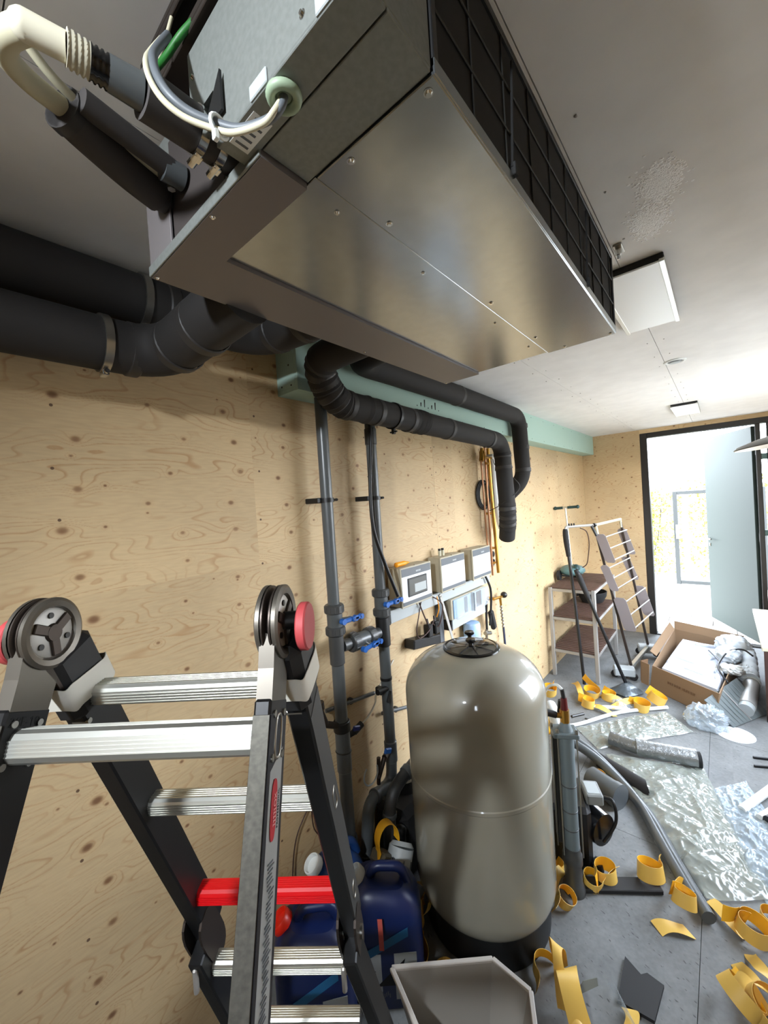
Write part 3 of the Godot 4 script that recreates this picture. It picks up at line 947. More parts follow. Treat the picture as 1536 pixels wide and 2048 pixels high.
func build_unit_hoses():
	# condensate hose with jubilee clips
	var h := thing("condensate_hose", "black rubber condensate hose with clamp, joined to a white corrugated pipe", "hose", V(0.855, 2.22, -0.2))
	var a := V(0.857, 2.219, -0.306); var b := V(0.858, 2.220, -0.192); var c := V(0.854, 2.221, -0.160); var d := V(0.850, 2.222, -0.125); var e := V(0.842, 2.224, -0.094)
	var s := Sh.new(); s.rod(a, b, 0.0255, -1, 24)
	part("rubber_sleeve", s, mats["foam_grey"], h)
	s = Sh.new(); s.rod(b, c, 0.0185, 0.0165, 24)
	part("grey_pipe", s, mats["pvc"], h, "smooth grey pipe end")
	var pts := []; var rs := []
	for k in 29:
		var t := k / 28.0
		pts.append(c.lerp(d, t)); rs.append(0.0145 + 0.0020 * (1.0 if (k % 4) < 2 else 0.0))
	s = Sh.new(); s.tube(pts.slice(0, 14), rs.slice(0, 14), 20)
	part("corrugated_black", s, mats["black_gloss"], h, "glossy black ribbed section")
	s = Sh.new(); s.tube(pts.slice(13), rs.slice(13), 20)
	part("corrugated_white", s, mats["offwhite"], h, "white ribbed section")
	s = Sh.new(); s.tube(smooth([d, d.lerp(e, 0.6), e], 4), 0.0132, 18)
	s.ball(e, Vector3.ONE * 0.0132, 16)
	part("white_end", s, mats["offwhite"], h, "white closed pipe end")
	for t in [0.02, 0.045]:
		s = Sh.new()
		var p: Vector3 = a + (b - a).normalized() * t
		s.rod(p, p + (b - a).normalized() * 0.010, 0.0272, -1, 26)
		var q: Vector3 = p + V(-0.012, -0.026, 0.005)
		s.rod(q - V(0.012, 0, 0), q + V(0.014, 0, 0), 0.0055, -1, 8)
		s.box(q + V(0.004, 0.0, 0), V(0.012, 0.010, 0.012), Basis.IDENTITY, 0.001)
		part("hose_clamp", s, mats["chrome"], h)
	# insulated refrigerant lines
	var f := thing("insulated_line", "thick black foam wrapped pipe with loose taped end, lower of two beside the hose", "pipe", V(0.69, 2.27, -0.2))
	s = Sh.new()
	var path := smooth([V(0.655, 2.268, -0.285), V(0.672, 2.270, -0.235), V(0.697, 2.272, -0.180), V(0.712, 2.275, -0.150)], 6)
	s.tube(path, 0.0262, 20)
	part("foam_sleeve", s, mats["foam_grey"], f)
	s = Sh.new(); s.tube(path.slice(path.size() - 4), 0.0282, 20)
	part("foam_collar", s, mats["foam_band"], f)
	s = Sh.new(); s.rod(V(0.655, 2.268, -0.298), V(0.655, 2.268, -0.280), 0.0225, -1, 20)
	part("tape_collar", s, mats["foam_band"], f)
	s = Sh.new()
	s.tube(smooth([V(0.712, 2.275, -0.150), V(0.728, 2.270, -0.116), V(0.760, 2.256, -0.092), V(0.80, 2.240, -0.086), V(0.838, 2.228, -0.096)], 7), 0.0125, 18)
	part("white_bend", s, mats["cream"], f, "cream white insulation bend")
	var k2 := thing("thin_insulated_line", "thin black foam wrapped pipe between the hose and the thick insulated pipe", "pipe", V(0.73, 2.27, -0.2))
	s = Sh.new(); s.tube([V(0.717, 2.270, -0.285), V(0.738, 2.276, -0.165)], 0.0150, 16)
	part("foam_sleeve", s, mats["foam_grey"], k2)
	s = Sh.new(); s.tube(smooth([V(0.688, 2.275, -0.285), V(0.712, 2.280, -0.20), V(0.735, 2.285, -0.14), V(0.752, 2.30, -0.105)], 5), 0.0055, 10)
	part("white_tube", s, mats["cream"], k2, "thin cream tube")
	s = Sh.new(); s.rod(V(0.717, 2.270, -0.30), V(0.717, 2.270, -0.282), 0.0095, -1, 12); s.rod(V(0.703, 2.262, -0.287), V(0.703, 2.250, -0.287), 0.006, -1, 6)
	part("flare_nut", s, mats["steel"], k2)
	# cables
	var w := thing("power_cable", "grey and white cable pair looping from the grommet under the air unit", "cable", V(0.93, 2.17, -0.25))
	var cp := [V(1.003, 2.178, -0.279), V(1.000, 2.166, -0.276), V(0.986, 2.158, -0.270), V(0.954, 2.160, -0.256), V(0.934, 2.168, -0.242), V(0.915, 2.178, -0.220), V(0.904, 2.192, -0.203), V(0.894, 2.215, -0.195), V(0.882, 2.245, -0.197), V(0.860, 2.285, -0.212), V(0.84, 2.335, -0.235)]
	s = Sh.new(); s.tube(smooth(cp, 7), 0.0048, 10)
	part("grey_cable", s, mats["panel_grey"], w, "grey sheathed cable")
	s = Sh.new()
	var cq := []
	for p in cp: cq.append(p + V(-0.004, -0.006, 0.006))
	cq[0] = cp[0]
	s.tube(smooth(cq, 7), 0.0034, 10)
	part("white_cable", s, mats["cream"], w, "white cable")
	s = Sh.new()
	var tie := []
	for k in 16: tie.append(V(0.934, 2.165, -0.241) + V(0.002 * sin(TAU * k / 16), 0.011 * cos(TAU * k / 16), 0.011 * sin(TAU * k / 16)))
	s.tube(tie, 0.0022, 8, false, true)
	s.box(V(0.934, 2.153, -0.236), V(0.007, 0.012, 0.006), Basis.IDENTITY, 0.001)
	part("cable_tie", s, mats["white"], w)
	var gw := thing("earth_wire", "short green wire looping out of the ceiling rail", "wire", V(0.82, 2.36, -0.25))
	s = Sh.new(); s.tube(smooth([V(0.865, 2.36, -0.262), V(0.845, 2.345, -0.250), V(0.818, 2.335, -0.243), V(0.795, 2.335, -0.240)], 6), 0.0042, 10)
	part("green_core", s, mats["green_wire"], gw)
	s = Sh.new(); s.tube(smooth([V(0.80, 2.335, -0.238), V(0.815, 2.36, -0.244), V(0.822, 2.385, -0.25)], 5), 0.0024, 8)
	part("white_core", s, mats["cream"], gw)
	s = Sh.new(); s.box(V(0.80, 2.318, -0.234), V(0.01, 0.016, 0.01), Basis(Vector3.BACK, 0.5), 0.002)
	part("ferrule", s, mats["white"], gw)

func foam_run(called: String, label: String, path: Array, r: float, bands: Array, elbows: Array) -> Node3D:
	# insulated pipe: path of corner points, bands at [point, direction], elbows wrapped in overlapping tape turns
	var o := thing(called, label, "insulated pipe", path[path.size() / 2])
	var s := Sh.new()
	s.tube(path, r, 26)
	part("foam_sleeve", s, mats["foam"], o)
	for b in bands:
		s = Sh.new()
		var d: Vector3 = b[1].normalized()
		s.rod(b[0] - d * 0.016, b[0] - d * 0.012, r * 1.0, r * 1.045, 26, false)
		s.rod(b[0] - d * 0.012, b[0] + d * 0.012, r * 1.045, -1, 26, false)
		s.rod(b[0] + d * 0.012, b[0] + d * 0.016, r * 1.045, r * 1.0, 26, false)
		part("joint_tape", s, mats["foam_band"], o)
	for e in elbows:
		var i0: int = e[0]
		var i1: int = e[1]
		var seg := path.slice(i0, i1)
		var cnt: int = e[2]
		for k in cnt:
			var t := float(k) / cnt * (seg.size() - 1)
			var i := int(t)
			var p: Vector3 = seg[i].lerp(seg[min(i + 1, seg.size() - 1)], t - i)
			var d2: Vector3 = (seg[min(i + 1, seg.size() - 1)] - seg[max(i - 1, 0)]).normalized()
			d2 = (d2 + V(0.12 * sin(k * 2.1), 0.12 * cos(k * 1.7), 0.1 * sin(k))).normalized()
			s = Sh.new()
			s.rod(p - d2 * 0.014, p + d2 * 0.008, r * 1.015, r * 1.075, 26, false)
			s.rod(p + d2 * 0.008, p + d2 * 0.014, r * 1.075, r * 1.01, 26, false)
			part("tape_turn", s, mats["foam"] if k % 2 == 0 else mats["foam_band"], o)
	return o

func pipe_clamp(parent: Node, p: Vector3, d: Vector3, r: float, up: Vector3):
	var s := Sh.new()
	s.rod(p - d * 0.009, p + d * 0.009, r + 0.002, -1, 28, false)
	s.rod(p - d * 0.009, p + d * 0.009, r + 0.005, -1, 28, true)
	part("pipe_clamp", s, mats["steel"], parent)
	s = Sh.new()
	var q := p - up * (r + 0.008)
	s.box(q, V(0.03, 0.016, 0.014), Basis.IDENTITY, 0.002)
	s.rod(q - V(0.024, 0, 0), q + V(0.024, 0, 0), 0.006, -1, 8)
	part("clamp_screw", s, mats["chrome"], parent)

func build_ducts():
	# two supply runs from the left of the picture into the unit's side
	var p1 := rounded([V(0.17, 2.185, 1.72), V(0.17, 2.185, -0.47), V(0.5695, 2.215, -0.49)], 0.12, 8)
	var o := foam_run("insulated_pipe", "lower of two fat black foam pipes at the left, with a bright steel clamp", p1, 0.066, [[V(0.262, 2.19, -0.475), V(1, 0.07, -0.05)], [V(0.39, 2.2, -0.483), V(1, 0.07, -0.05)], [V(0.17, 2.185, -0.39), V(0, 0, 1)]], [])
	pipe_clamp(o, V(0.17, 2.185, -0.325), Vector3.BACK, 0.066, Vector3.UP)
	var p2 := rounded([V(0.15, 2.335, 1.72), V(0.15, 2.335, -0.80), V(0.5695, 2.30, -0.80)], 0.12, 8)
	o = foam_run("insulated_pipe", "upper of the two fat black foam pipes tucked into the ceiling corner at the left", p2, 0.066, [[V(0.15, 2.335, -0.50), V(0, 0, 1)], [V(0.25, 2.327, -0.80), V(1, -0.08, 0)], [V(0.40, 2.315, -0.80), V(1, -0.08, 0)]], [])
	pipe_clamp(o, V(0.15, 2.335, -0.43), Vector3.BACK, 0.066, Vector3.UP)
	# strut carrying both
	var st := thing("pipe_strut", "brownish timber strip between the two fat black pipes", "strip", V(0.2, 2.26, -0.2))
	slab("strip", V(0.0, 2.253, -0.30), V(0.030, 2.268, 1.5), mats["card_dark"], st, 0.002)
	# run with the drop closest to the room
	var p3 := rounded([V(0.5695, 2.275, -0.965), V(0.225, 2.275, -0.975), V(0.205, 2.145, -1.075), V(0.205, 2.140, -1.40), V(0.200, 2.13, -2.0), V(0.205, 2.115, -2.62), V(0.205, 1.60, -2.665), V(0.150, 1.44, -2.75)], 0.11, 8)
	o = foam_run("insulated_pipe", "black foam pipe below the green beam with wrinkled taped elbows at both ends", p3, 0.056,
		[[V(0.205, 2.14, -1.32), V(0, 0, 1)], [V(0.204, 2.135, -1.56), V(0, 0, 1)], [V(0.202, 2.13, -1.92), V(0, 0, 1)], [V(0.204, 2.117, -2.42), V(0, 0, 1)], [V(0.205, 2.02, -2.63), V(0, 1, 0)]],
		[[3, 21, 13], [44, 61, 9]])
	pipe_clamp_black(o, V(0.205, 2.139, -1.44), Vector3.BACK, 0.057)
	# wrinkled tape near the second joint
	for k in 5:
		var s := Sh.new()
		var z := -1.60 - 0.018 * k
		var d := V(0.10, 0.12 * sin(k * 2.0), 1.0).normalized()
		s.rod(V(0.2035, 2.136, z), V(0.2035, 2.136, z) - d * 0.012, 0.0575, 0.0605, 26, false)
		s.rod(V(0.2035, 2.136, z) - d * 0.012, V(0.2035, 2.136, z) - d * 0.02, 0.0605, 0.0565, 26, false)
		part("tape_turn", s, mats["foam"], o)
	var p4 := rounded([V(0.5695, 2.325, -1.15), V(0.215, 2.335, -1.20), V(0.212, 2.338, -1.40), V(0.20, 2.33, -2.965), V(0.20, 1.86, -3.005), V(0.055, 1.73, -2.99)], 0.10, 8)
	o = foam_run("insulated_pipe", "smooth black foam pipe above the wrinkled one, turning down and into the wall", p4, 0.056,
		[[V(0.205, 2.335, -2.05), V(0, 0, 1)], [V(0.2, 2.26, -2.98), V(0, 1, 0)], [V(0.2, 2.10, -2.99), V(0, 1, 0)], [V(0.2, 1.93, -3.0), V(0, 1, 0)]], [])

func pipe_clamp_black(parent: Node, p: Vector3, d: Vector3, r: float):
	var s := Sh.new()
	s.rod(p - d * 0.008, p + d * 0.008, r + 0.004, -1, 28, true)
	s.box(p + V(0, -r - 0.012, 0), V(0.016, 0.028, 0.016), Basis.IDENTITY, 0.002)
	s.rod(p + V(-0.02, -r - 0.016, 0), p + V(0.02, -r - 0.016, 0), 0.004, -1, 8)
	part("pipe_clip", s, mats["black"], parent)
	s = Sh.new()
	s.box(V(0.072, p.y + 0.05, p.z), V(0.14, 0.016, 0.016), Basis.IDENTITY, 0.002)
	part("clip_arm", s, mats["steel"], parent)

func build_ceiling_things():
	var names := ["large white flat ceiling light panel beside the end of the air unit", "small looking white ceiling light panel near the doorway"]
	for i in 2:
		var p: Vector3 = LEDS[i]
		var o := thing("ceiling_light", names[i], "ceiling light", p, "flat ceiling light panels")
		slab("housing", V(p.x - 0.090, 2.400, p.z - 0.285), V(p.x + 0.090, CEIL, p.z + 0.285), mats["black_matt"], o, 0.002)
		for sg in [-1.0, 1.0]:
			slab("side_rail", V(p.x + sg * 0.085 - 0.007, 2.394, p.z - 0.285), V(p.x + sg * 0.085 + 0.007, 2.404, p.z + 0.285), mats["alu"], o, 0.001)
		slab("diffuser", V(p.x - 0.0825, 2.395, p.z - 0.272), V(p.x + 0.0825, 2.401, p.z + 0.282), mats["diffuser"], o, 0.001)
	var st := thing("ceiling_spot", "small black ceiling spotlight behind the viewpoint", "spotlight", SPOT_AT)
	var aim := (SPOT_AIM - SPOT_AT).normalized()
	var hs := Sh.new()
	hs.rod(SPOT_AT - aim * 0.09, SPOT_AT - aim * 0.004, 0.045, -1, 28)
	part("head", hs, mats["black"], st)
	hs = Sh.new(); hs.rod(SPOT_AT - aim * 0.06, V(SPOT_AT.x, CEIL, SPOT_AT.z + 0.05), 0.010, -1, 12); hs.rod(V(SPOT_AT.x, CEIL - 0.012, SPOT_AT.z + 0.05), V(SPOT_AT.x, CEIL, SPOT_AT.z + 0.05), 0.04, -1, 24)
	part("bracket", hs, mats["black"], st)
	hs = Sh.new(); hs.rod(SPOT_AT - aim * 0.004, SPOT_AT, 0.042, -1, 28)
	part("lamp_face", hs, mats["led"], st)
	var sp := thing("ceiling_sensor", "round white recessed sensor disc in the ceiling", "sensor", V(1.175, CEIL, -2.742))
	var s := Sh.new()
	var dn := Transform3D(Basis(Vector3.RIGHT, PI), V(1.175, CEIL, -2.742))
	s.lathe([Vector2(0.052, 0.0), Vector2(0.050, 0.004), Vector2(0.040, 0.006), Vector2(0.036, 0.003), Vector2(0.0, 0.003)], dn, 32)
	part("rim", s, mats["white"], sp)
	s = Sh.new(); s.lathe([Vector2(0.026, 0.003), Vector2(0.025, 0.010), Vector2(0.010, 0.012), Vector2(0.0, 0.012)], dn, 28)
	part("lens", s, mats["lightgrey"], sp)
	s = Sh.new(); s.lathe([Vector2(0.034, 0.0034), Vector2(0.027, 0.0036)], dn, 28)
	part("shadow_gap", s, mats["panel_grey"], sp)
	# dish lamp at the right edge
	var L := V(1.62, 1.915, -2.75)
	var d := thing("dish_lamp", "wide shallow enamel dish lamp shade hanging at the right edge", "pendant lamp", L)
	s = Sh.new()
	var tilt := Transform3D(Basis(Vector3.BACK, 0.10), L)
	s.lathe([Vector2(0.222, -0.004), Vector2(0.225, 0.0), Vector2(0.21, 0.012), Vector2(0.13, 0.036), Vector2(0.05, 0.052), Vector2(0.04, 0.07), Vector2(0.0, 0.072)], tilt, 48)
	part("shade", s, mat("enamel_dark", Color(0.30, 0.29, 0.27), 0.35), d)
	s = Sh.new()
	s.lathe([Vector2(0.0, 0.045), Vector2(0.05, 0.044), Vector2(0.13, 0.028), Vector2(0.21, 0.006), Vector2(0.2215, -0.0045)], tilt, 48)
	part("reflector", s, mat("enamel", Color(0.62, 0.59, 0.54), 0.4), d, "pale enamel inside of the shade")
	s = Sh.new(); s.rod(L + V(0.0, 0.05, 0), V(L.x + 0.02, CEIL, L.z), 0.006, -1, 10)
	part("stem", s, mats["black"], d)
	s = Sh.new(); s.ball(L + V(0, 0.012, 0), V(0.03, 0.03, 0.03), 16)
	part("bulb", s, mats["white"], d)

func ring_part(called: String, parent: Node, a: Vector3, b: Vector3, r: float, m: Material, bev := 0.004):
	var d := (b - a).normalized()
	var s := Sh.new()
	s.rod(a, a + d * bev, r - bev, r, 24)
	s.rod(a + d * bev, b - d * bev, r, -1, 24, false)
	s.rod(b - d * bev, b, r, r - bev, 24)
	return part(called, s, m, parent)

func lever(parent: Node, c: Vector3, dir: Vector3, out: Vector3, L: float, m: Material):
	# two lobed ball valve handle: c on the stem, dir along the handle, out away from the pipe
	var s := Sh.new()
	var side := dir.cross(out).normalized()
	var b := Basis(dir, side, out)
	s.rod(c - out * 0.02, c + out * 0.012, 0.0105, -1, 18)
	s.rod(c + out * 0.012, c + out * 0.015, 0.0105, 0.006, 18)
	s.box(c + dir * L * 0.28, Vector3(L * 0.44, 0.019, 0.016), b, 0.005)
	s.box(c - dir * L * 0.28, Vector3(L * 0.44, 0.019, 0.016), b, 0.005)
	s.rod(c + dir * L * 0.5 - out * 0.008, c + dir * L * 0.5 + out * 0.008, 0.0115, -1, 14)
	s.rod(c - dir * L * 0.5 - out * 0.011, c - dir * L * 0.5 + out * 0.009, 0.0125, -1, 14)
	s.rod(c + dir * L * 0.18 - out * 0.008, c + dir * L * 0.18 + out * 0.008, 0.0125, -1, 14)
	var hd := part("handle", s, m, parent, "blue lever handle")
	s = Sh.new()
	s.rod(c + out * 0.015, c + out * 0.0158, 0.0065, -1, 14)
	part("stem_cap", s, mats["blue_light"], hd)

func union_valve(parent: Node, a: Vector3, b: Vector3):
	var d := b - a
	ring_part("valve_body", parent, a + d * 0.18, a + d * 0.82, 0.033, mats["pvc"], 0.003)
	ring_part("union_nut", parent, a + d * 0.04, a + d * 0.30, 0.041, mats["pvc_dark"])
	ring_part("union_nut", parent, a + d * 0.70, a + d * 0.96, 0.041, mats["pvc_dark"])
	var s := Sh.new()
	var f := s.frame(d)
	for e in [0.04, 0.70]:
		for k in 14:
			var t := TAU * k / 14
			var q := f.x * cos(t) + f.z * sin(t)
			s.bar(a + d * (e + 0.04) + q * 0.041, a + d * (e + 0.22) + q * 0.041, 0.005, 0.003, q.cross(d), 0.001)
	part("nut_ribs", s, mats["pvc_dark"], parent)

func build_pipes():
	var xl := 0.085; var zl := -1.112
	var L := thing("riser_pipe", "left grey plastic riser pipe with a blue handled valve, clipped to the plywood", "pipe", V(xl, 0, zl))
	var s := Sh.new(); s.rod(V(xl, 1.33, zl), V(xl, 2.195, zl), 0.025, -1, 24)
	part("upper_pipe", s, mats["pvc"], L)
	union_valve(L, V(xl, 1.195, zl), V(xl, 1.335, zl))
	lever(L, V(xl + 0.055, 1.262, zl - 0.05), V(0, -0.02, -1).normalized(), V(1, 0, 0), 0.105, mats["blue"])
	s = Sh.new(); s.rod(V(xl + 0.02, 1.262, zl), V(xl + 0.045, 1.262, zl - 0.05), 0.011, -1, 14)
	part("valve_stem", s, mats["pvc"], L)
	s = Sh.new(); s.rod(V(xl, 0.83, zl), V(xl, 1.20, zl), 0.0265, -1, 24)
	part("middle_pipe", s, mats["pvc"], L)
	ring_part("tee", L, V(xl, 1.075, zl), V(xl, 1.20, zl), 0.0315, mats["pvc_dark"])
	s = Sh.new(); s.rod(V(xl, 0.20, zl), V(xl, 0.84, zl), 0.0275, -1, 24)
	part("lower_pipe", s, mats["pvc"], L)
	ring_part("coupling", L, V(xl, 0.62, zl), V(xl, 0.80, zl), 0.0315, mats["pvc"])
	ring_part("coupling", L, V(xl, 0.24, zl), V(xl, 0.34, zl), 0.034, mats["pvc_dark"])
	s = Sh.new()
	var tor := []
	for k in 20: tor.append(V(xl + 0.032 * cos(TAU * k / 20), 0.705 + 0.003 * sin(TAU * k / 20), zl + 0.032 * sin(TAU * k / 20)))
	s.tube(tor, 0.0025, 8, false, true)
	part("cable_tie", s, mats["black"], L)
	ring_part("saddle_clamp", L, V(xl, 0.79, zl), V(xl, 0.835, zl), 0.036, mats["black"])
	s = Sh.new(); s.rod(V(xl, 0.81, zl), V(xl, 0.86, zl + 0.09), 0.014, -1, 12); s.rod(V(xl, 0.86, zl + 0.09), V(xl, 0.93, zl + 0.11), 0.016, 0.012, 12); s.rod(V(xl, 0.93, zl + 0.11), V(xl, 0.96, zl + 0.112), 0.019, -1, 8)
	part("sample_valve", s, mats["dark_steel"], L, "dark metal sampling valve")
	s = Sh.new(); s.rod(V(xl, 0.755, zl), V(xl + 0.01, 0.76, zl - 0.06), 0.012, -1, 12); s.rod(V(xl + 0.01, 0.76, zl - 0.06), V(xl + 0.012, 0.775, zl - 0.105), 0.015, -1, 12)
	part("drain_valve", s, mats["black"], L)
	s = Sh.new(); s.box(V(xl + 0.03, 0.785, zl - 0.055), V(0.012, 0.022, 0.04), Basis(Vector3.RIGHT, -0.35), 0.004)
	part("drain_handle", s, mat("blue_dark", Color(0.10, 0.13, 0.40), 0.4), L, "small dark blue handle")
	wall_clip(L, xl, 1.768, zl, 0.025)
	wall_clip(L, xl, 0.33, zl + 0.02, 0.0)
	# right riser
	var zr := -1.412
	var R := thing("riser_pipe", "right grey plastic riser pipe with blue valves, bending at the bottom behind the tank", "pipe", V(xl, 0, zr))
	s = Sh.new(); s.rod(V(xl, 1.33, zr), V(xl, 2.195, zr), 0.025, -1, 24)
	part("upper_pipe", s, mats["pvc"], R)
	ring_part("coupling", R, V(xl, 2.02, zr), V(xl, 2.10, zr), 0.0285, mats["pvc_dark"])
	union_valve(R, V(xl, 1.20, zr), V(xl, 1.34, zr))
	s = Sh.new(); s.rod(V(xl + 0.02, 1.268, zr), V(xl + 0.045, 1.268, zr - 0.04), 0.011, -1, 14)
	part("valve_stem", s, mats["pvc"], R)
	lever(R, V(xl + 0.05, 1.268, zr - 0.035), V(0, 0.02, -1).normalized(), V(1, 0, 0), 0.105, mats["blue"])
	s = Sh.new(); s.rod(V(xl, 0.60, zr), V(xl, 1.21, zr), 0.0265, -1, 24)
	part("middle_pipe", s, mats["pvc"], R)
	ring_part("tee", R, V(xl, 1.06, zr), V(xl, 1.20, zr), 0.0335, mats["black"])
	ring_part("collar", R, V(xl, 0.895, zr), V(xl, 0.91, zr), 0.029, mats["black"], 0.002)
	ring_part("coupling", R, V(xl, 0.50, zr), V(xl, 0.60, zr), 0.0305, mats["pvc"])
	s = Sh.new()
	s.tube(rounded([V(xl, 0.51, zr), V(xl + 0.002, 0.405, zr + 0.01), V(0.10, 0.425, -1.225), V(0.105, 0.16, -1.178)], 0.07, 7), 0.0265, 20)
	part("bend", s, mats["pvc"], R)
	ring_part("coupling", R, V(0.0965, 0.416, -1.285), V(0.099, 0.423, -1.262), 0.031, mats["pvc_dark"], 0.002)
	ring_part("coupling", R, V(0.104, 0.22, -1.186), V(0.1045, 0.19, -1.183), 0.031, mats["pvc_dark"], 0.002)
	s = Sh.new(); s.rod(V(xl + 0.01, 0.86, zr), V(xl + 0.012, 0.868, zr + 0.08), 0.014, -1, 12); s.box(V(xl, 0.863, zr + 0.05), V(0.04, 0.035, 0.03), Basis.IDENTITY, 0.006); s.rod(V(xl + 0.03, 0.85, zr + 0.01), V(xl + 0.04, 0.815, zr + 0.045), 0.007, -1, 8)
	part("saddle_clamp", s, mats["black"], R)
	s = Sh.new(); s.rod(V(xl, 0.565, zr), V(xl + 0.02, 0.56, zr + 0.07), 0.013, -1, 12); s.rod(V(xl + 0.02, 0.56, zr + 0.07), V(xl + 0.03, 0.50, zr + 0.13), 0.011, -1, 10); s.rod(V(xl + 0.03, 0.59, zr + 0.12), V(xl + 0.025, 0.47, zr + 0.125), 0.009, -1, 10)
	part("sample_valve", s, mats["dark_steel"], R, "small metal sampling valve")
	s = Sh.new(); s.box(V(xl + 0.035, 0.592, zr + 0.06), V(0.014, 0.024, 0.045), Basis(Vector3.RIGHT, -0.4), 0.004)
	part("sample_handle", s, mats["blue"], R, "small blue handle")
	s = Sh.new()
	var loop := []
	for k in 15: loop.append(V(xl + 0.03, 0.545 + 0.045 * cos(0.6 + TAU * 0.72 * k / 14), zr + 0.175 + 0.045 * sin(0.6 + TAU * 0.72 * k / 14)))
	s.tube(loop, 0.0035, 8)
	part("clear_tube", s, mats["lightgrey"], R)
	wall_clip(R, xl, 1.768, zr, 0.025)
	# link between the risers
	var c := thing("link_pipe", "short grey link pipe with blue handled union valve between the two risers", "pipe", V(xl, 1.135, -1.25))
	s = Sh.new(); s.rod(V(xl, 1.142, zl - 0.0325), V(xl, 1.132, zr + 0.0345), 0.0255, -1, 20)
	part("link", s, mats["pvc_dark"], c)
	union_valve(c, V(xl, 1.14, -1.185), V(xl, 1.134, -1.345))
	lever(c, V(xl + 0.055, 1.115, -1.275), V(0, 0.05, -1).normalized(), V(1, 0, 0), 0.105, mats["blue"])
	s = Sh.new(); s.rod(V(xl + 0.02, 1.13, -1.265), V(xl + 0.045, 1.115, -1.275), 0.011, -1, 14)
	part("valve_stem", s, mats["pvc"], c)
	# second low bend and dark hoses behind it
	var b2 := thing("low_bend_pipe", "second grey pipe bend low down between the riser and the tank", "pipe", V(0.2, 0, -1.3))
	s = Sh.new(); s.tube(rounded([V(0.175, 0.50, -1.52), V(0.175, 0.455, -1.285), V(0.165, 0.0, -1.255)], 0.09, 8), 0.027, 20)
	part("bend", s, mats["pvc_dark"], b2)
	ring_part("coupling", b2, V(0.1735, 0.375, -1.279), V(0.173, 0.355, -1.278), 0.032, mats["pvc"], 0.002)
	ring_part("coupling", b2, V(0.175, 0.483, -1.43), V(0.175, 0.477, -1.40), 0.032, mats["pvc"], 0.002)
	# flexible conduit hanging along the right riser
	var w := thing("flexible_conduit", "thin black conduit hanging down along the right riser towards the first control box", "conduit", V(0.12, 1.3, -1.45))
	s = Sh.new(); s.tube(smooth([V(0.122, 2.13, -1.372), V(0.122, 2.0, -1.368), V(0.122, 1.80, -1.345), V(0.122, 1.62, -1.352), V(0.125, 1.45, -1.415), V(0.14, 1.29, -1.475)], 8), 0.0085, 12)
	part("conduit", s, mats["black"], w)
	# thin grey conduits fixed to the wall
	var names := ["thin grey conduit sloping on the wall between the two risers", "thin grey conduit sloping on the wall between right riser and tank"]
	var ends := [[V(0.02, 0.868, -1.085), V(0.02, 0.822, -1.39)], [V(0.02, 0.70, -1.44), V(0.02, 0.64, -1.66)]]
	for i in 2:
		var g := thing("wall_conduit", names[i], "conduit", ends[i][0])
		s = Sh.new(); s.rod(ends[i][0], ends[i][1], 0.009, -1, 12)
		part("conduit", s, mats["pvc"], g)
		s = Sh.new(); s.box(ends[i][0].lerp(ends[i][1], 0.5) - V(0.008, 0, 0), V(0.024, 0.026, 0.02), Basis.IDENTITY, 0.003)
		part("clip", s, mats["black"], g)
	var t := thing("clear_hose", "thin clear hose running from the drain valve past the right riser", "hose", V(0.09, 0.76, -1.25))
	s = Sh.new(); s.tube(smooth([V(0.098, 0.776, -1.22), V(0.095, 0.79, -1.27), V(0.08, 0.815, -1.33), V(0.045, 0.84, -1.385), V(0.02, 0.93, -1.55)], 6), 0.0042, 8)
	part("hose", s, mat("clear_hose", Color(0.72, 0.70, 0.64), 0.25), t)
	var wi := thing("wall_wire", "thin dark loose wires hanging on the plywood behind the ladder", "wire", V(0.01, 0.4, -0.95))
	s = Sh.new()
	s.tube(smooth([V(0.012, 0.90, -1.02), V(0.012, 0.66, -0.985), V(0.012, 0.54, -0.975), V(0.012, 0.44, -0.90), V(0.012, 0.30, -0.87), V(0.012, 0.10, -0.86)], 6), 0.0026, 7)
	s.tube(smooth([V(0.012, 0.55, -0.983), V(0.012, 0.43, -0.985), V(0.012, 0.36, -1.02), V(0.02, 0.30, -1.06)], 6), 0.0026, 7)
	part("wire", s, mats["wood_brown"], wi)

func wall_clip(parent: Node, x: float, y: float, z: float, r: float):
	var s := Sh.new()
	s.box(V(x * 0.5 + 0.001, y, z + 0.036), V(x, 0.022, 0.024), Basis.IDENTITY, 0.003)
	s.box(V(x * 0.5 + 0.001, y, z + 0.02), V(x * 0.4, 0.022, 0.04), Basis.IDENTITY, 0.003)
	if r > 0.0:
		s.rod(V(x, y - 0.009, z), V(x, y + 0.009, z), r + 0.0055, -1, 22)
		s.rod(V(x + 0.01, y, z - r - 0.012), V(x + 0.03, y, z - r - 0.004), 0.006, -1, 8)
	part("pipe_clip", s, mats["black"], parent)

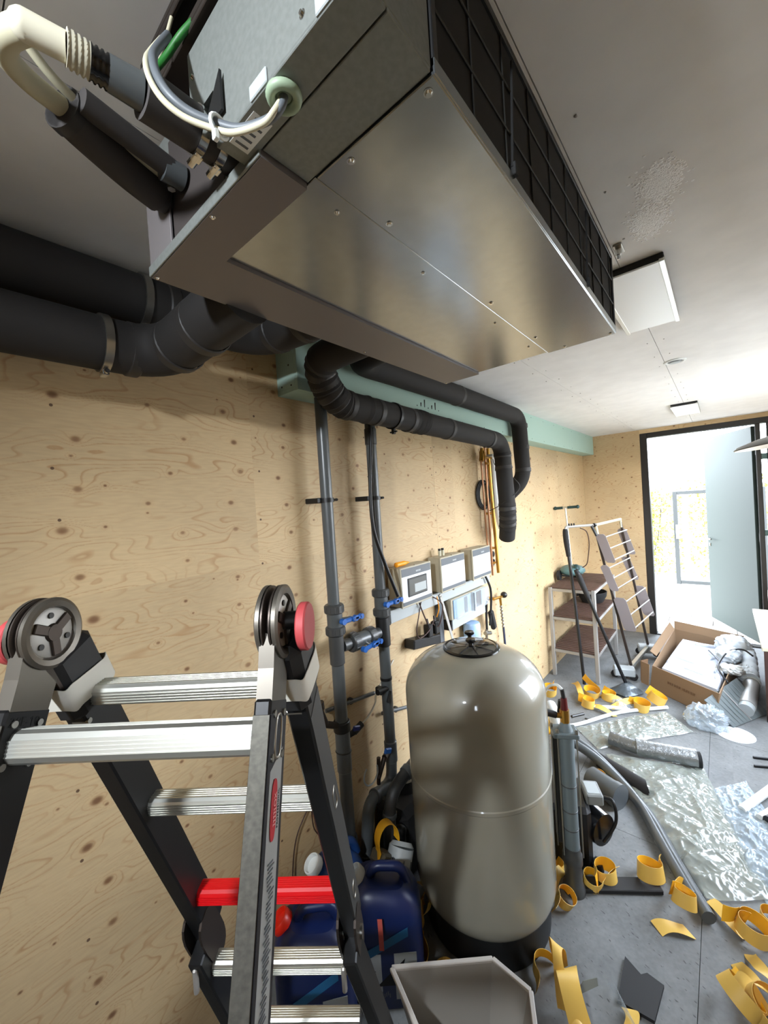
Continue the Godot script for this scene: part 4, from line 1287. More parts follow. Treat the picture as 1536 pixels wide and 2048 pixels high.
func control_box(i: int, label: String, z0: float, z1: float):
	var o := thing("control_box", label, "control unit", V(0.05, 1.205, (z0 + z1) * 0.5), "control units on the wall rail")
	slab("case", V(0.014, 1.206, z1), V(0.092, 1.405, z0), mats["beige_case"], o, 0.004)
	slab("lid", V(0.092, 1.203, z1 - 0.002), V(0.103, 1.408, z0 + 0.002), mats["beige_case"], o, 0.003)
	slab("front_panel", V(0.103, 1.232, z1 + 0.006), V(0.1042, 1.360, z0 - 0.006), mats["panel_white"], o)
	var hb := slab("header_band", V(0.103, 1.361, z1 + 0.006), V(0.1045, 1.400, z0 - 0.006), mats["panel_grey"], o)
	slab("footer_band", V(0.103, 1.213, z1 + 0.006), V(0.1045, 1.231, z0 - 0.006), mats["panel_grey"], o)
	var s := Sh.new()
	var zc := z0 * 0.45 + z1 * 0.55
	for k in 4:
		s.box(V(0.1048, 1.376, zc - 0.011 * (k - 1.5)), V(0.0006, 0.009, 0.008))
	part("header_print", s, mats["lightgrey"], hb)
	s = Sh.new()
	s.box(V(0.101, 1.203, (z0 + z1) * 0.5 + 0.01), V(0.012, 0.010, 0.012), Basis.IDENTITY, 0.002)
	s.box(V(0.101, 1.409, (z0 + z1) * 0.5 + 0.01), V(0.012, 0.006, 0.012), Basis.IDENTITY, 0.002)
	part("catch", s, mats["beige_case"], o)
	if i == 0:
		var wf := slab("window_frame", V(0.1042, 1.252, z1 + 0.050), V(0.1085, 1.348, z0 - 0.050), mats["black"], o, 0.002)
		slab("screen", V(0.1085, 1.260, z1 + 0.058), V(0.1092, 1.340, z0 - 0.058), mats["screen"], wf)
		slab("display_print", V(0.1092, 1.268, z1 + 0.062), V(0.1094, 1.312, z0 - 0.105), mats["lightgrey"], wf)

func build_wall_gear():
	control_box(0, "first control box from the left, with a dark display window", -1.552, -1.822)
	control_box(1, "middle blank white fronted control box on the wall rail", -1.925, -2.20)
	control_box(2, "third blank control box, farthest along the rail, next to the brass pipe", -2.305, -2.562)
	var r := thing("mounting_rail", "upper grey channel rail below the three control boxes", "rail", V(0.03, 1.16, -2.05))
	slab("channel", V(0.0005, 1.135, -2.62), V(0.060, 1.200, -1.505), mats["lightgrey"], r, 0.002)
	slab("end_cap", V(0.002, 1.130, -1.505), V(0.058, 1.198, -1.492), mats["black"], r, 0.001)
	var r2 := thing("mounting_rail", "lower grey channel rail under the clear cover box", "rail", V(0.03, 0.97, -2.3))
	slab("channel", V(0.0005, 0.940, -2.53), V(0.060, 1.000, -2.085), mats["lightgrey"], r2, 0.002)
	slab("end_cap", V(0.002, 0.936, -2.085), V(0.058, 0.998, -2.072), mats["black"], r2, 0.001)
	var cb := thing("cover_box", "beige wall box with two glossy clear covers above the lower rail", "box", V(0.06, 1.0, -2.27))
	slab("case", V(0.014, 1.008, -2.505), V(0.075, 1.132, -2.055), mats["beige_case"], cb, 0.003)
	slab("inner_plate", V(0.075, 1.014, -2.50), V(0.082, 1.126, -2.075), mat("pale_blue", Color(0.62, 0.74, 0.88), 0.3), cb, 0.001)
	slab("clear_cover", V(0.083, 1.012, -2.29), V(0.104, 1.130, -2.078), mats["clear"], cb, 0.003)
	slab("clear_cover", V(0.083, 1.012, -2.505), V(0.104, 1.130, -2.297), mats["clear"], cb, 0.003)
	slab("cover_frame", V(0.082, 1.012, -2.297), V(0.105, 1.130, -2.290), mats["panel_grey"], cb, 0.001)
	slab("inner_strip", V(0.082, 1.02, -2.24), V(0.084, 1.12, -2.20), mats["panel_grey"], cb)
	slab("inner_strip", V(0.082, 1.02, -2.43), V(0.084, 1.12, -2.36), mats["wood_brown"], cb)
	slab("inner_strip", V(0.082, 1.02, -2.34), V(0.084, 1.12, -2.32), mats["black"], cb)
	var lb := thing("clear_canister", "small clear blue tinted canister below the lower rail", "canister", V(0.04, 0.85, -2.33))
	var s := Sh.new()
	s.lathe([Vector2(0.0, 0.80), Vector2(0.05, 0.80), Vector2(0.055, 0.81), Vector2(0.055, 0.915), Vector2(0.05, 0.925), Vector2(0.0, 0.925)], Transform3D(Basis.IDENTITY, V(0.058, 0, -2.32)), 24)
	part("vessel", s, mats["pale_blue"], lb)
	slab("bracket", V(0.0005, 0.86, -2.34), V(0.06, 0.88, -2.30), mats["panel_grey"], lb)
	var gp := thing("support_post", "grey strut and slanting metal strip holding the wall rails", "strut", V(0.02, 0.9, -2.0))
	slab("post", V(0.0005, 0.70, -2.035), V(0.028, 1.135, -1.99), mats["panel_grey"], gp, 0.002)
	s = Sh.new(); s.bar(V(0.066, 1.19, -1.955), V(0.066, 0.88, -2.07), 0.022, 0.004, V(0, 0, 1), 0.001)
	s.rod(V(0.061, 1.175, -1.96), V(0.072, 1.175, -1.96), 0.005, -1, 8)
	part("strip", s, mats["alu_matt"], gp)
	# yellow marker on the first box, two vials on the second
	var yt := thing("marker_tool", "small yellow tapered tool lying on top of the first control box", "tool", V(0.06, 1.408, -1.60))
	s = Sh.new()
	s.rod(V(0.065, 1.422, -1.565), V(0.065, 1.422, -1.635), 0.013, -1, 8); s.rod(V(0.065, 1.422, -1.635), V(0.065, 1.421, -1.675), 0.012, 0.004, 8)
	part("body", s, mats["yellow"], yt)
	for i in 2:
		var z := -1.995 - 0.034 * i
		var vb := thing("vial", ["left of two little glass vials with black caps on the middle box", "right of two little glass vials with black caps on the middle box"][i], "vial", V(0.055, 1.408, z), "vials on the middle box")
		s = Sh.new(); s.rod(V(0.055, 1.408, z), V(0.055, 1.440, z), 0.010, -1, 14)
		part("glass", s, mats["cream"], vb)
		s = Sh.new(); s.rod(V(0.055, 1.440, z), V(0.055, 1.452, z), 0.0085, -1, 14)
		part("cap", s, mats["black"], vb)
	# sockets, tap, brass pipes
	var so := thing("wall_socket", "double round dark wall socket right of the control boxes", "socket", V(0.01, 1.28, -2.80))
	slab("plate", V(0.0005, 1.215, -2.825), V(0.012, 1.345, -2.765), mats["beige_case"], so, 0.003)
	for y in [1.25, 1.31]:
		s = Sh.new(); s.rod(V(0.012, y, -2.795), V(0.018, y, -2.795), 0.022, 0.020, 20)
		part("outlet", s, mats["black"], so)
	var bp := thing("brass_pipework", "thin brass and copper pipes with a small valve running down the plywood", "pipework", V(0.03, 1.2, -2.7))
	s = Sh.new(); s.tube(rounded([V(0.03, 2.19, -2.72), V(0.03, 1.16, -2.735)], 0.01), 0.0075, 10)
	part("copper_pipe", s, mat("copper", Color(0.66, 0.47, 0.34), 0.35, 0.7), bp)
	s = Sh.new(); s.tube([V(0.045, 2.10, -2.745), V(0.045, 1.80, -2.76), V(0.045, 1.17, -2.80)], 0.012, 12)
	part("brass_pipe", s, mats["brass"], bp)
	s = Sh.new(); s.tube([V(0.03, 2.0, -2.655), V(0.03, 1.36, -2.68)], 0.006, 8)
	part("thin_pipe", s, mats["copper"], bp)
	s = Sh.new(); s.box(V(0.05, 2.04, -2.64), V(0.04, 0.07, 0.03), Basis.IDENTITY, 0.006); s.rod(V(0.05, 2.0, -2.62), V(0.05, 2.09, -2.64), 0.018, 0.014, 10); s.rod(V(0.05, 2.03, -2.66), V(0.05, 2.03, -2.78), 0.010, -1, 10); s.rod(V(0.06, 1.985, -2.67), V(0.06, 1.985, -2.72), 0.009, -1, 8)
	part("brass_valve", s, mats["brass"], bp)
	s = Sh.new(); s.box(V(0.07, 2.045, -2.74), V(0.05, 0.014, 0.05), Basis.IDENTITY, 0.004)
	part("valve_lever", s, mats["lightgrey"], bp)
	for y in [1.62, 1.36, 1.25]:
		s = Sh.new(); s.box(V(0.02, y, -2.755), V(0.04, 0.016, 0.05), Basis.IDENTITY, 0.003)
		part("pipe_clip", s, mats["brass"], bp)
	var wf := thing("white_foam_pipe", "white foam insulated pipe stub behind the dropping black pipe", "insulated pipe", V(0.05, 1.5, -2.85))
	s = Sh.new(); s.tube(smooth([V(0.05, 2.06, -2.80), V(0.05, 1.80, -2.825), V(0.055, 1.60, -2.845), V(0.06, 1.50, -2.87)], 6), 0.025, 16)
	part("foam_sleeve", s, mats["white"], wf)
	var co := thing("cable_coil", "black cable coil hanging behind the brass pipes", "cable", V(0.02, 1.75, -2.66))
	for k in 3:
		s = Sh.new()
		var tor := []
		for q in 28: tor.append(V(0.012 + 0.004 * k, 1.76 + (0.105 - 0.008 * k) * cos(TAU * q / 28), -2.695 + (0.105 - 0.012 * k) * sin(TAU * q / 28)))
		s.tube(tor, 0.007, 8, false, true)
		part("turn", s, mats["black"], co)
	var bw := thing("black_wire", "thin black wire arching in front of the dropping black pipe", "wire", V(0.2, 1.8, -2.7))
	s = Sh.new(); s.tube(smooth([V(0.06, 2.02, -2.79), V(0.16, 1.95, -2.62), V(0.27, 1.85, -2.66), V(0.285, 1.78, -2.68), V(0.20, 1.69, -2.60), V(0.03, 1.64, -2.745)], 8), 0.003, 8)
	part("wire", s, mats["black"], bw)
	var tp := thing("hose_tap", "small brass hose tap with black knob and chain on the plywood", "tap", V(0.04, 0.98, -2.80))
	s = Sh.new(); s.rod(V(0.0, 1.0, -2.68), V(0.04, 0.99, -2.72), 0.011, -1, 10); s.rod(V(0.04, 0.99, -2.70), V(0.05, 0.985, -2.82), 0.010, -1, 10); s.rod(V(0.05, 0.99, -2.79), V(0.05, 0.92, -2.80), 0.010, 0.008, 10)
	part("body", s, mats["brass"], tp)
	s = Sh.new(); s.ball(V(0.06, 0.995, -2.84), V(0.026, 0.024, 0.022), 14)
	part("knob", s, mats["black"], tp)
	s = Sh.new()
	for k in 7: s.ball(V(0.05, 0.915 - 0.026 * k, -2.80 - 0.003 * k), V(0.012, 0.013, 0.011), 10)
	part("chain", s, mats["steel"], tp)
	s = Sh.new(); s.tube(smooth([V(0.05, 0.75, -2.82), V(0.05, 0.62, -2.83), V(0.06, 0.40, -2.82), V(0.08, 0.05, -2.80)], 6), 0.009, 10)
	part("hose", s, mat("hose_blue", Color(0.22, 0.25, 0.33), 0.4), tp, "dark blue hose below the tap")
	var bc := thing("black_leads", "black leads and handset hanging beside the clear cover box", "cable", V(0.06, 1.0, -2.55))
	s = Sh.new(); s.tube(smooth([V(0.075, 1.20, -2.52), V(0.085, 1.10, -2.57), V(0.08, 0.98, -2.575), V(0.07, 0.84, -2.56)], 6), 0.008, 8)
	s.tube(smooth([V(0.07, 1.02, -2.53), V(0.06, 0.92, -2.535), V(0.06, 0.80, -2.53)], 5), 0.009, 8)
	part("lead", s, mats["black"], bc)
	s = Sh.new(); s.box(V(0.07, 0.87, -2.60), V(0.035, 0.15, 0.05), Basis(Vector3.RIGHT, 0.3), 0.012)
	part("handset", s, mats["black"], bc)
	s = Sh.new(); s.rod(V(0.06, 0.80, -2.50), V(0.06, 0.78, -2.58), 0.014, -1, 10); s.rod(V(0.06, 0.82, -2.52), V(0.06, 0.76, -2.52), 0.010, -1, 10)
	part("metal_fitting", s, mats["steel"], bc)
	var ps := thing("power_strip", "black power strip with plugs on the wall behind the tank", "power strip", V(0.04, 0.95, -1.8))
	s = Sh.new(); s.box(V(0.035, 0.955, -1.80), V(0.07, 0.05, 0.26), Basis(Vector3.RIGHT, -0.16), 0.006)
	part("strip", s, mats["black"], ps)
	for z in [-1.83, -1.90]:
		s = Sh.new(); s.box(V(0.055, 1.01, z), V(0.04, 0.07, 0.045), Basis.IDENTITY, 0.006); s.rod(V(0.055, 1.04, z), V(0.05, 1.075, z), 0.008, 0.005, 8)
		part("plug", s, mats["black"], ps)
	var lc := thing("loose_cables", "thin dark cables looping from the first control box to the power strip", "cable", V(0.06, 1.1, -1.75))
	s = Sh.new()
	s.tube(smooth([V(0.05, 1.20, -1.87), V(0.10, 1.14, -1.92), V(0.08, 1.02, -1.90), V(0.055, 1.05, -1.86)], 7), 0.0035, 7)
	s.tube(smooth([V(0.065, 1.20, -1.74), V(0.075, 1.13, -1.76), V(0.06, 1.05, -1.82)], 6), 0.004, 7)
	s.tube(smooth([V(0.07, 1.20, -1.76), V(0.09, 1.13, -1.70), V(0.10, 1.06, -1.66), V(0.09, 1.01, -1.70), V(0.08, 1.02, -1.80), V(0.06, 1.06, -1.89)], 7), 0.003, 7)
	part("cable", s, mats["wood_brown"], lc)
	s = Sh.new(); s.tube(smooth([V(0.08, 1.19, -1.90), V(0.085, 1.12, -1.905), V(0.07, 1.07, -1.90)], 5), 0.003, 7)
	part("yellow_cable", s, mats["yellow"], lc)

func superell(r: float, y0: float, h: float, top: bool, n := 22) -> Array:
	var out := []
	for i in n + 1:
		var t := PI / 2 * i / n
		var x := r * pow(absf(cos(t)), 2.0 / 2.2)
		var y := h * pow(absf(sin(t)), 2.0 / 2.2)
		out.append(Vector2(x, y0 + (y if top else -y)))
	return out

func build_tank():
	var c := V(0.513, 0, -1.483)
	var xf := Transform3D(Basis.IDENTITY, c)
	var o := thing("filter_tank", "tall glossy beige domed filter tank on a black base", "tank", c)
	var bot := superell(0.286, 0.20, 0.165, false)
	bot.reverse()
	var prof := bot
	prof.append_array([Vector2(0.288, 0.606), Vector2(0.2905, 0.610), Vector2(0.2905, 0.622), Vector2(0.288, 0.626)])
	var top := superell(0.288, 0.93, 0.19, true)
	for q in top:
		if q.x > 0.113: prof.append(q)
	var yt: float = prof[prof.size() - 1].y
	prof.append(Vector2(0.113, yt + 0.004))
	prof.append(Vector2(0.0, yt + 0.004))
	var s := Sh.new()
	s.lathe(prof, xf, 96, 0.93)
	part("shell", s, mats["tank"], o)
	s = Sh.new()
	s.lathe([Vector2(0.252, 0.0), Vector2(0.256, 0.01), Vector2(0.262, 0.12), Vector2(0.274, 0.15), Vector2(0.266, 0.15), Vector2(0.235, 0.09), Vector2(0.0, 0.03)], xf, 64)
	part("base", s, mats["black"], o)
	s = Sh.new()
	s.lathe([Vector2(0.118, yt - 0.002), Vector2(0.118, yt + 0.010), Vector2(0.110, yt + 0.013), Vector2(0.104, yt + 0.010)], xf, 56)
	part("lid_ring", s, mats["black_gloss"], o)
	s = Sh.new()
	s.lathe([Vector2(0.106, yt + 0.010), Vector2(0.09, yt + 0.020), Vector2(0.05, yt + 0.028), Vector2(0.0, yt + 0.030)], xf, 56)
	part("lid", s, mats["smoked"], o, "smoked clear lid")
	s = Sh.new()
	for k in 8:
		var t := TAU * k / 8
		s.rod(c + V(0.02 * cos(t), yt + 0.012, 0.02 * sin(t)), c + V(0.10 * cos(t), yt + 0.007, 0.10 * sin(t)), 0.003, -1, 6)
	part("lid_ribs", s, mats["black"], o)
	for q in [[V(0.02, 0, 0.035), 0.0], [V(-0.015, 0, -0.02), 0.01]]:
		s = Sh.new()
		var p: Vector3 = c + q[0] + V(0, yt + 0.022, 0)
		s.lathe([Vector2(0.010, 0.0), Vector2(0.008, 0.014 + q[1]), Vector2(0.020, 0.022 + q[1]), Vector2(0.022, 0.027 + q[1]), Vector2(0.018, 0.032 + q[1]), Vector2(0.0, 0.030 + q[1])], Transform3D(Basis.IDENTITY, p), 20)
		part("lid_knob", s, mats["black_gloss"], o)
	# dosing column to the right of the tank
	var d := V(0.79, 0, -1.765)
	var k := thing("dosing_column", "upright grey plastic column with tie rods and brass top fitting beside the tank", "column", d)
	s = Sh.new()
	s.lathe([Vector2(0.045, 0.0), Vector2(0.045, 0.025), Vector2(0.036, 0.04), Vector2(0.034, 0.12), Vector2(0.040, 0.13), Vector2(0.040, 0.165), Vector2(0.034, 0.175), Vector2(0.034, 0.20), Vector2(0.0, 0.20)], Transform3D(Basis.IDENTITY, d), 28)
	part("foot", s, mats["pvc_dark"], k)
	s = Sh.new(); s.rod(d + V(0, 0.19, 0), d + V(0, 0.69, 0), 0.0315, -1, 28)
	part("tube", s, mats["pvc_lid"], k)
	for y in [0.36, 0.47, 0.28]:
		ring_part("tube_ring", k, d + V(0, y, 0), d + V(0, y + 0.006, 0), 0.0325, mats["pvc_dark"], 0.001)
	s = Sh.new(); s.box(d + V(-0.045, 0.44, -0.03), V(0.05, 0.50, 0.06), Basis(Vector3.UP, 0.5), 0.004)
	part("back_housing", s, mats["pvc_dark"], k)
	s = Sh.new(); s.box(d + V(-0.006, 0.70, 0), V(0.105, 0.022, 0.085), Basis(Vector3.UP, 0.5), 0.004)
	s.rod(d + V(0, 0.71, 0), d + V(0, 0.745, 0), 0.03, 0.018, 18)
	part("head_plate", s, mats["pvc_lid"], k)
	for q in [V(0.048, 0, 0.012), V(-0.02, 0, 0.045), V(-0.055, 0, 0.01)]:
		s = Sh.new(); s.rod(d + q + V(0, 0.18, 0), d + q + V(0, 0.725, 0), 0.0034, -1, 8); s.rod(d + q + V(0, 0.712, 0), d + q + V(0, 0.725, 0), 0.007, -1, 6)
		part("tie_rod", s, mats["steel"], k)
	s = Sh.new(); s.rod(d + V(0, 0.745, 0), d + V(0, 0.80, 0), 0.020, -1, 6)
	s.rod(d + V(0, 0.77, 0), d + V(-0.03, 0.775, 0.02), 0.012, -1, 8)
	part("brass_fitting", s, mats["brass"], k)
	s = Sh.new(); s.rod(d + V(0, 0.80, 0), d + V(0, 0.85, 0), 0.016, 0.013, 12)
	part("red_cap", s, mat("dark_red", Color(0.30, 0.05, 0.06), 0.4), k, "dark red cap")
	s = Sh.new(); s.rod(d + V(0, 0.85, 0), d + V(-0.005, 0.885, 0), 0.009, -1, 10); s.rod(d + V(-0.03, 0.775, 0.02), d + V(-0.065, 0.79, 0.045), 0.014, 0.016, 10); s.rod(d + V(-0.03, 0.77, -0.02), d + V(-0.02, 0.83, -0.01), 0.008, -1, 8); s.rod(d + V(0.02, 0.76, -0.03), d + V(0.05, 0.75, -0.10), 0.006, -1, 8)
	part("black_lever", s, mats["black"], k)
	var hs := thing("white_hose", "thin white hose arching from the column's top fitting towards the tank", "hose", d + V(0, 0.87, 0))
	s = Sh.new(); s.tube(smooth([d + V(-0.005, 0.885, 0), d + V(-0.04, 0.885, -0.03), d + V(-0.10, 0.83, -0.08), d + V(-0.14, 0.70, -0.12), d + V(-0.15, 0.5, -0.14)], 7), 0.006, 10)
	part("hose", s, mats["white"], hs)
	# pump behind the tank and column
	var p := V(0.72, 0, -2.02)
	var u := thing("circulation_pump", "black circulation pump with white hose and label box behind the dosing column", "pump", p)
	s = Sh.new(); s.box(p + V(-0.02, 0.14, 0.04), V(0.20, 0.28, 0.24), Basis(Vector3.UP, 0.4), 0.02)
	part("body", s, mats["black"], u)
	s = Sh.new(); s.rod(p + V(0.02, 0.16, -0.02), p + V(0.15, 0.16, 0.04), 0.085, 0.07, 24)
	part("motor", s, mats["black_gloss"], u)
	s = Sh.new(); s.box(p + V(0.095, 0.29, 0.0), V(0.075, 0.05, 0.11), Basis(Vector3.UP, 0.5), 0.006)
	part("terminal_box", s, mat("mid_grey", Color(0.48, 0.49, 0.48), 0.5), u, "light grey terminal box")
	s = Sh.new(); s.box(p + V(0.095, 0.3155, 0.0), V(0.055, 0.002, 0.08), Basis(Vector3.UP, 0.5))
	part("label", s, mats["lightgrey"], u)
	s = Sh.new(); s.tube(smooth([p + V(-0.05, 0.27, -0.02), p + V(-0.04, 0.40, -0.03), p + V(-0.08, 0.52, -0.10), p + V(-0.15, 0.56, -0.2)], 7), 0.033, 18)
	part("white_hose", s, mats["white"], u, "thick white hose")
	s = Sh.new(); s.tube(smooth([p + V(0.14, 0.29, 0.0), p + V(0.19, 0.30, 0.02), p + V(0.20, 0.22, 0.04), p + V(0.15, 0.12, 0.06)], 6), 0.007, 8)
	part("cable", s, mats["black"], u)
	var g := thing("pipe_stub", "wide dark grey pipe socket lying behind the dosing column", "pipe", V(0.80, 0.06, -2.42))
	s = Sh.new(); s.rod(V(0.70, 0.065, -2.46), V(0.83, 0.065, -2.40), 0.062, -1, 28); s.rod(V(0.83, 0.065, -2.40), V(0.865, 0.065, -2.384), 0.066, -1, 28)
	part("socket", s, mats["pvc"], g)
	var kn := thing("plug_socket", "small round black plastic plug on the floor right of the column", "plug", V(0.845, 0, -1.93))
	s = Sh.new(); s.rod(V(0.845, 0.0, -1.93), V(0.845, 0.035, -1.93), 0.028, 0.024, 16); s.rod(V(0.845, 0.035, -1.93), V(0.845, 0.05, -1.93), 0.012, -1, 12)
	part("cap", s, mats["black"], kn)
	var fp := thing("filter_pump", "black plastic pump block in the dark gap between wall and tank", "pump", V(0.10, 0, -1.45))
	s = Sh.new(); s.box(V(0.105, 0.16, -1.47), V(0.19, 0.32, 0.26), Basis.IDENTITY, 0.03)
	part("housing", s, mats["black_matt"], fp)
	s = Sh.new(); s.rod(V(0.09, 0.32, -1.50), V(0.09, 0.37, -1.50), 0.055, 0.045, 20)
	part("strainer_lid", s, mats["black"], fp)
	s = Sh.new(); s.tube(smooth([V(0.17, 0.24, -1.36), V(0.185, 0.26, -1.33), V(0.19, 0.16, -1.325), V(0.17, 0.04, -1.36)], 6), 0.024, 14)
	part("hose", s, mats["black"], fp)
	# small booster pump with yellow strap by the wall
	var b := V(0.27, 0, -1.18)
	var m := thing("booster_pump", "small grey pump with a bright yellow looped strap between wall and tank", "pump", b)
	s = Sh.new(); s.rod(V(0.290, 0.150, -1.125), V(0.268, 0.300, -1.235), 0.055, 0.052, 24); s.rod(V(0.268, 0.300, -1.235), V(0.264, 0.312, -1.245), 0.052, 0.040, 24)
	part("motor", s, mats["lightgrey"], m)
	s = Sh.new()
	for fi in 8:
		var t := TAU * fi / 8.0
		var f := s.frame(V(-0.022, 0.15, -0.11))
		var q := f.x * cos(t) + f.z * sin(t)
		s.bar(V(0.2878, 0.165, -1.136) + q * 0.0555, V(0.272, 0.272, -1.214) + q * 0.0535, 0.006, 0.004, q.cross(f.y), 0.001)
	part("cooling_fin", s, mats["panel_grey"], m)
	s = Sh.new(); s.box(V(0.235, 0.298, -1.150), V(0.07, 0.045, 0.085), Basis(Vector3.RIGHT, -0.7), 0.008)
	var tbx := part("terminal_box", s, mat("label_brown", Color(0.32, 0.29, 0.22), 0.5), m)
	s = Sh.new(); s.tube(smooth([V(0.255, 0.285, -1.125), V(0.275, 0.265, -1.105), V(0.285, 0.285, -1.12), V(0.28, 0.315, -1.16)], 5), 0.004, 8)
	part("lead", s, mats["black"], tbx)
	slab("foot_plate", V(0.235, 0.0, -1.245), V(0.325, 0.018, -1.12), mats["black"], m, 0.003)
	slab("pump_stand", V(0.245, 0.018, -1.235), V(0.315, 0.17, -1.15), mats["black"], m, 0.006)
	s = Sh.new()
	var pts := []; var sd := []
	for i in 19:
		var t := -0.6 + 3.9 * i / 18.0
		pts.append(V(0.235 - 0.018 * sin(t), 0.352 + 0.052 * sin(t), -1.185 - 0.058 * cos(t)))
		sd.append(V(0.9, 0.1, 0.35).normalized())
	pts.append(V(0.225, 0.275, -1.10)); sd.append(V(0.9, 0.1, 0.35).normalized())
	s.ribbon(pts, sd, 0.046, 0.0016, Color(0.72, 0.36, 0.012), Color(0.72, 0.36, 0.012))
	part("strap", s, mats["tape"], m, "bright yellow strap")

# ------------------------------------------------------------------ folding ladder
const LU := Vector3(0.788, 0.0, -0.616)
const LN := Vector3(-0.616, 0.0, -0.788)
const LH := Vector3(0.76, 1.588, -0.203)

func lp(u: float, n: float, drop: float) -> Vector3:
	return LH + LU * u + LN * n + Vector3(0, -drop, 0)

func bn(drop: float) -> float:
	# how far back the rear leg stands at a given drop below the head
	return 0.0145 + 0.4365 * drop

func plate_oval(a: float, b: float, n := 18) -> Array:
	var out := []
	for k in n:
		var t := TAU * k / n
		out.append(Vector2(a * signf(cos(t)) * pow(absf(cos(t)), 0.7), b * signf(sin(t)) * pow(absf(sin(t)), 0.7)))
	return out

func ladder_rung(parent: Node, c: Vector3, half: float, m: Material, dpt := 0.036, hgt := 0.034, tilt := 0.0):
	# D shaped rung with ribbed tread, length along LU
	var s := Sh.new()
	var f := (-LN).rotated(LU, tilt)
	var upv := Vector3.UP.rotated(LU, tilt)
	var poly := []
	for q in [[-0.5, -0.40], [-0.40, -0.5], [0.25, -0.5], [0.40, -0.42], [0.5, -0.25], [0.5, 0.18], [0.40, 0.40], [0.25, 0.5], [-0.40, 0.5], [-0.5, 0.40]]:
		poly.append(Vector2(q[0] * dpt, q[1] * hgt))
	s.prism(poly, Transform3D(Basis(f, upv, f.cross(upv)), c - f.cross(upv) * half), half * 2.0)
	for k in 5:
		s.bar(c + f * (dpt * 0.5 + 0.0003) + upv * (-0.009 + 0.0042 * k) * 1.0 - LU * half, c + f * (dpt * 0.5 + 0.0003) + upv * (-0.009 + 0.0042 * k) + LU * half, 0.0016, 0.0012, upv)
	for k in 5:
		s.bar(c + upv * (hgt * 0.5 + 0.0003) + f * (-0.010 + 0.0045 * k) - LU * half, c + upv * (hgt * 0.5 + 0.0003) + f * (-0.010 + 0.0045 * k) + LU * half, 0.0016, 0.0012, f)
	part("rung", s, m, parent)

func rail(parent: Node, called: String, u: float, n0: float, d0: float, n1: float, d1: float, m: Material, th := 0.0205, flare := 0.0) -> MeshInstance3D:
	var a := lp(u, n0, d0)
	var b := lp(u + flare, n1, d1)
	var s := Sh.new()
	s.bar(a, b, th, 0.064, LU, 0.003)
	return part(called, s, m, parent)

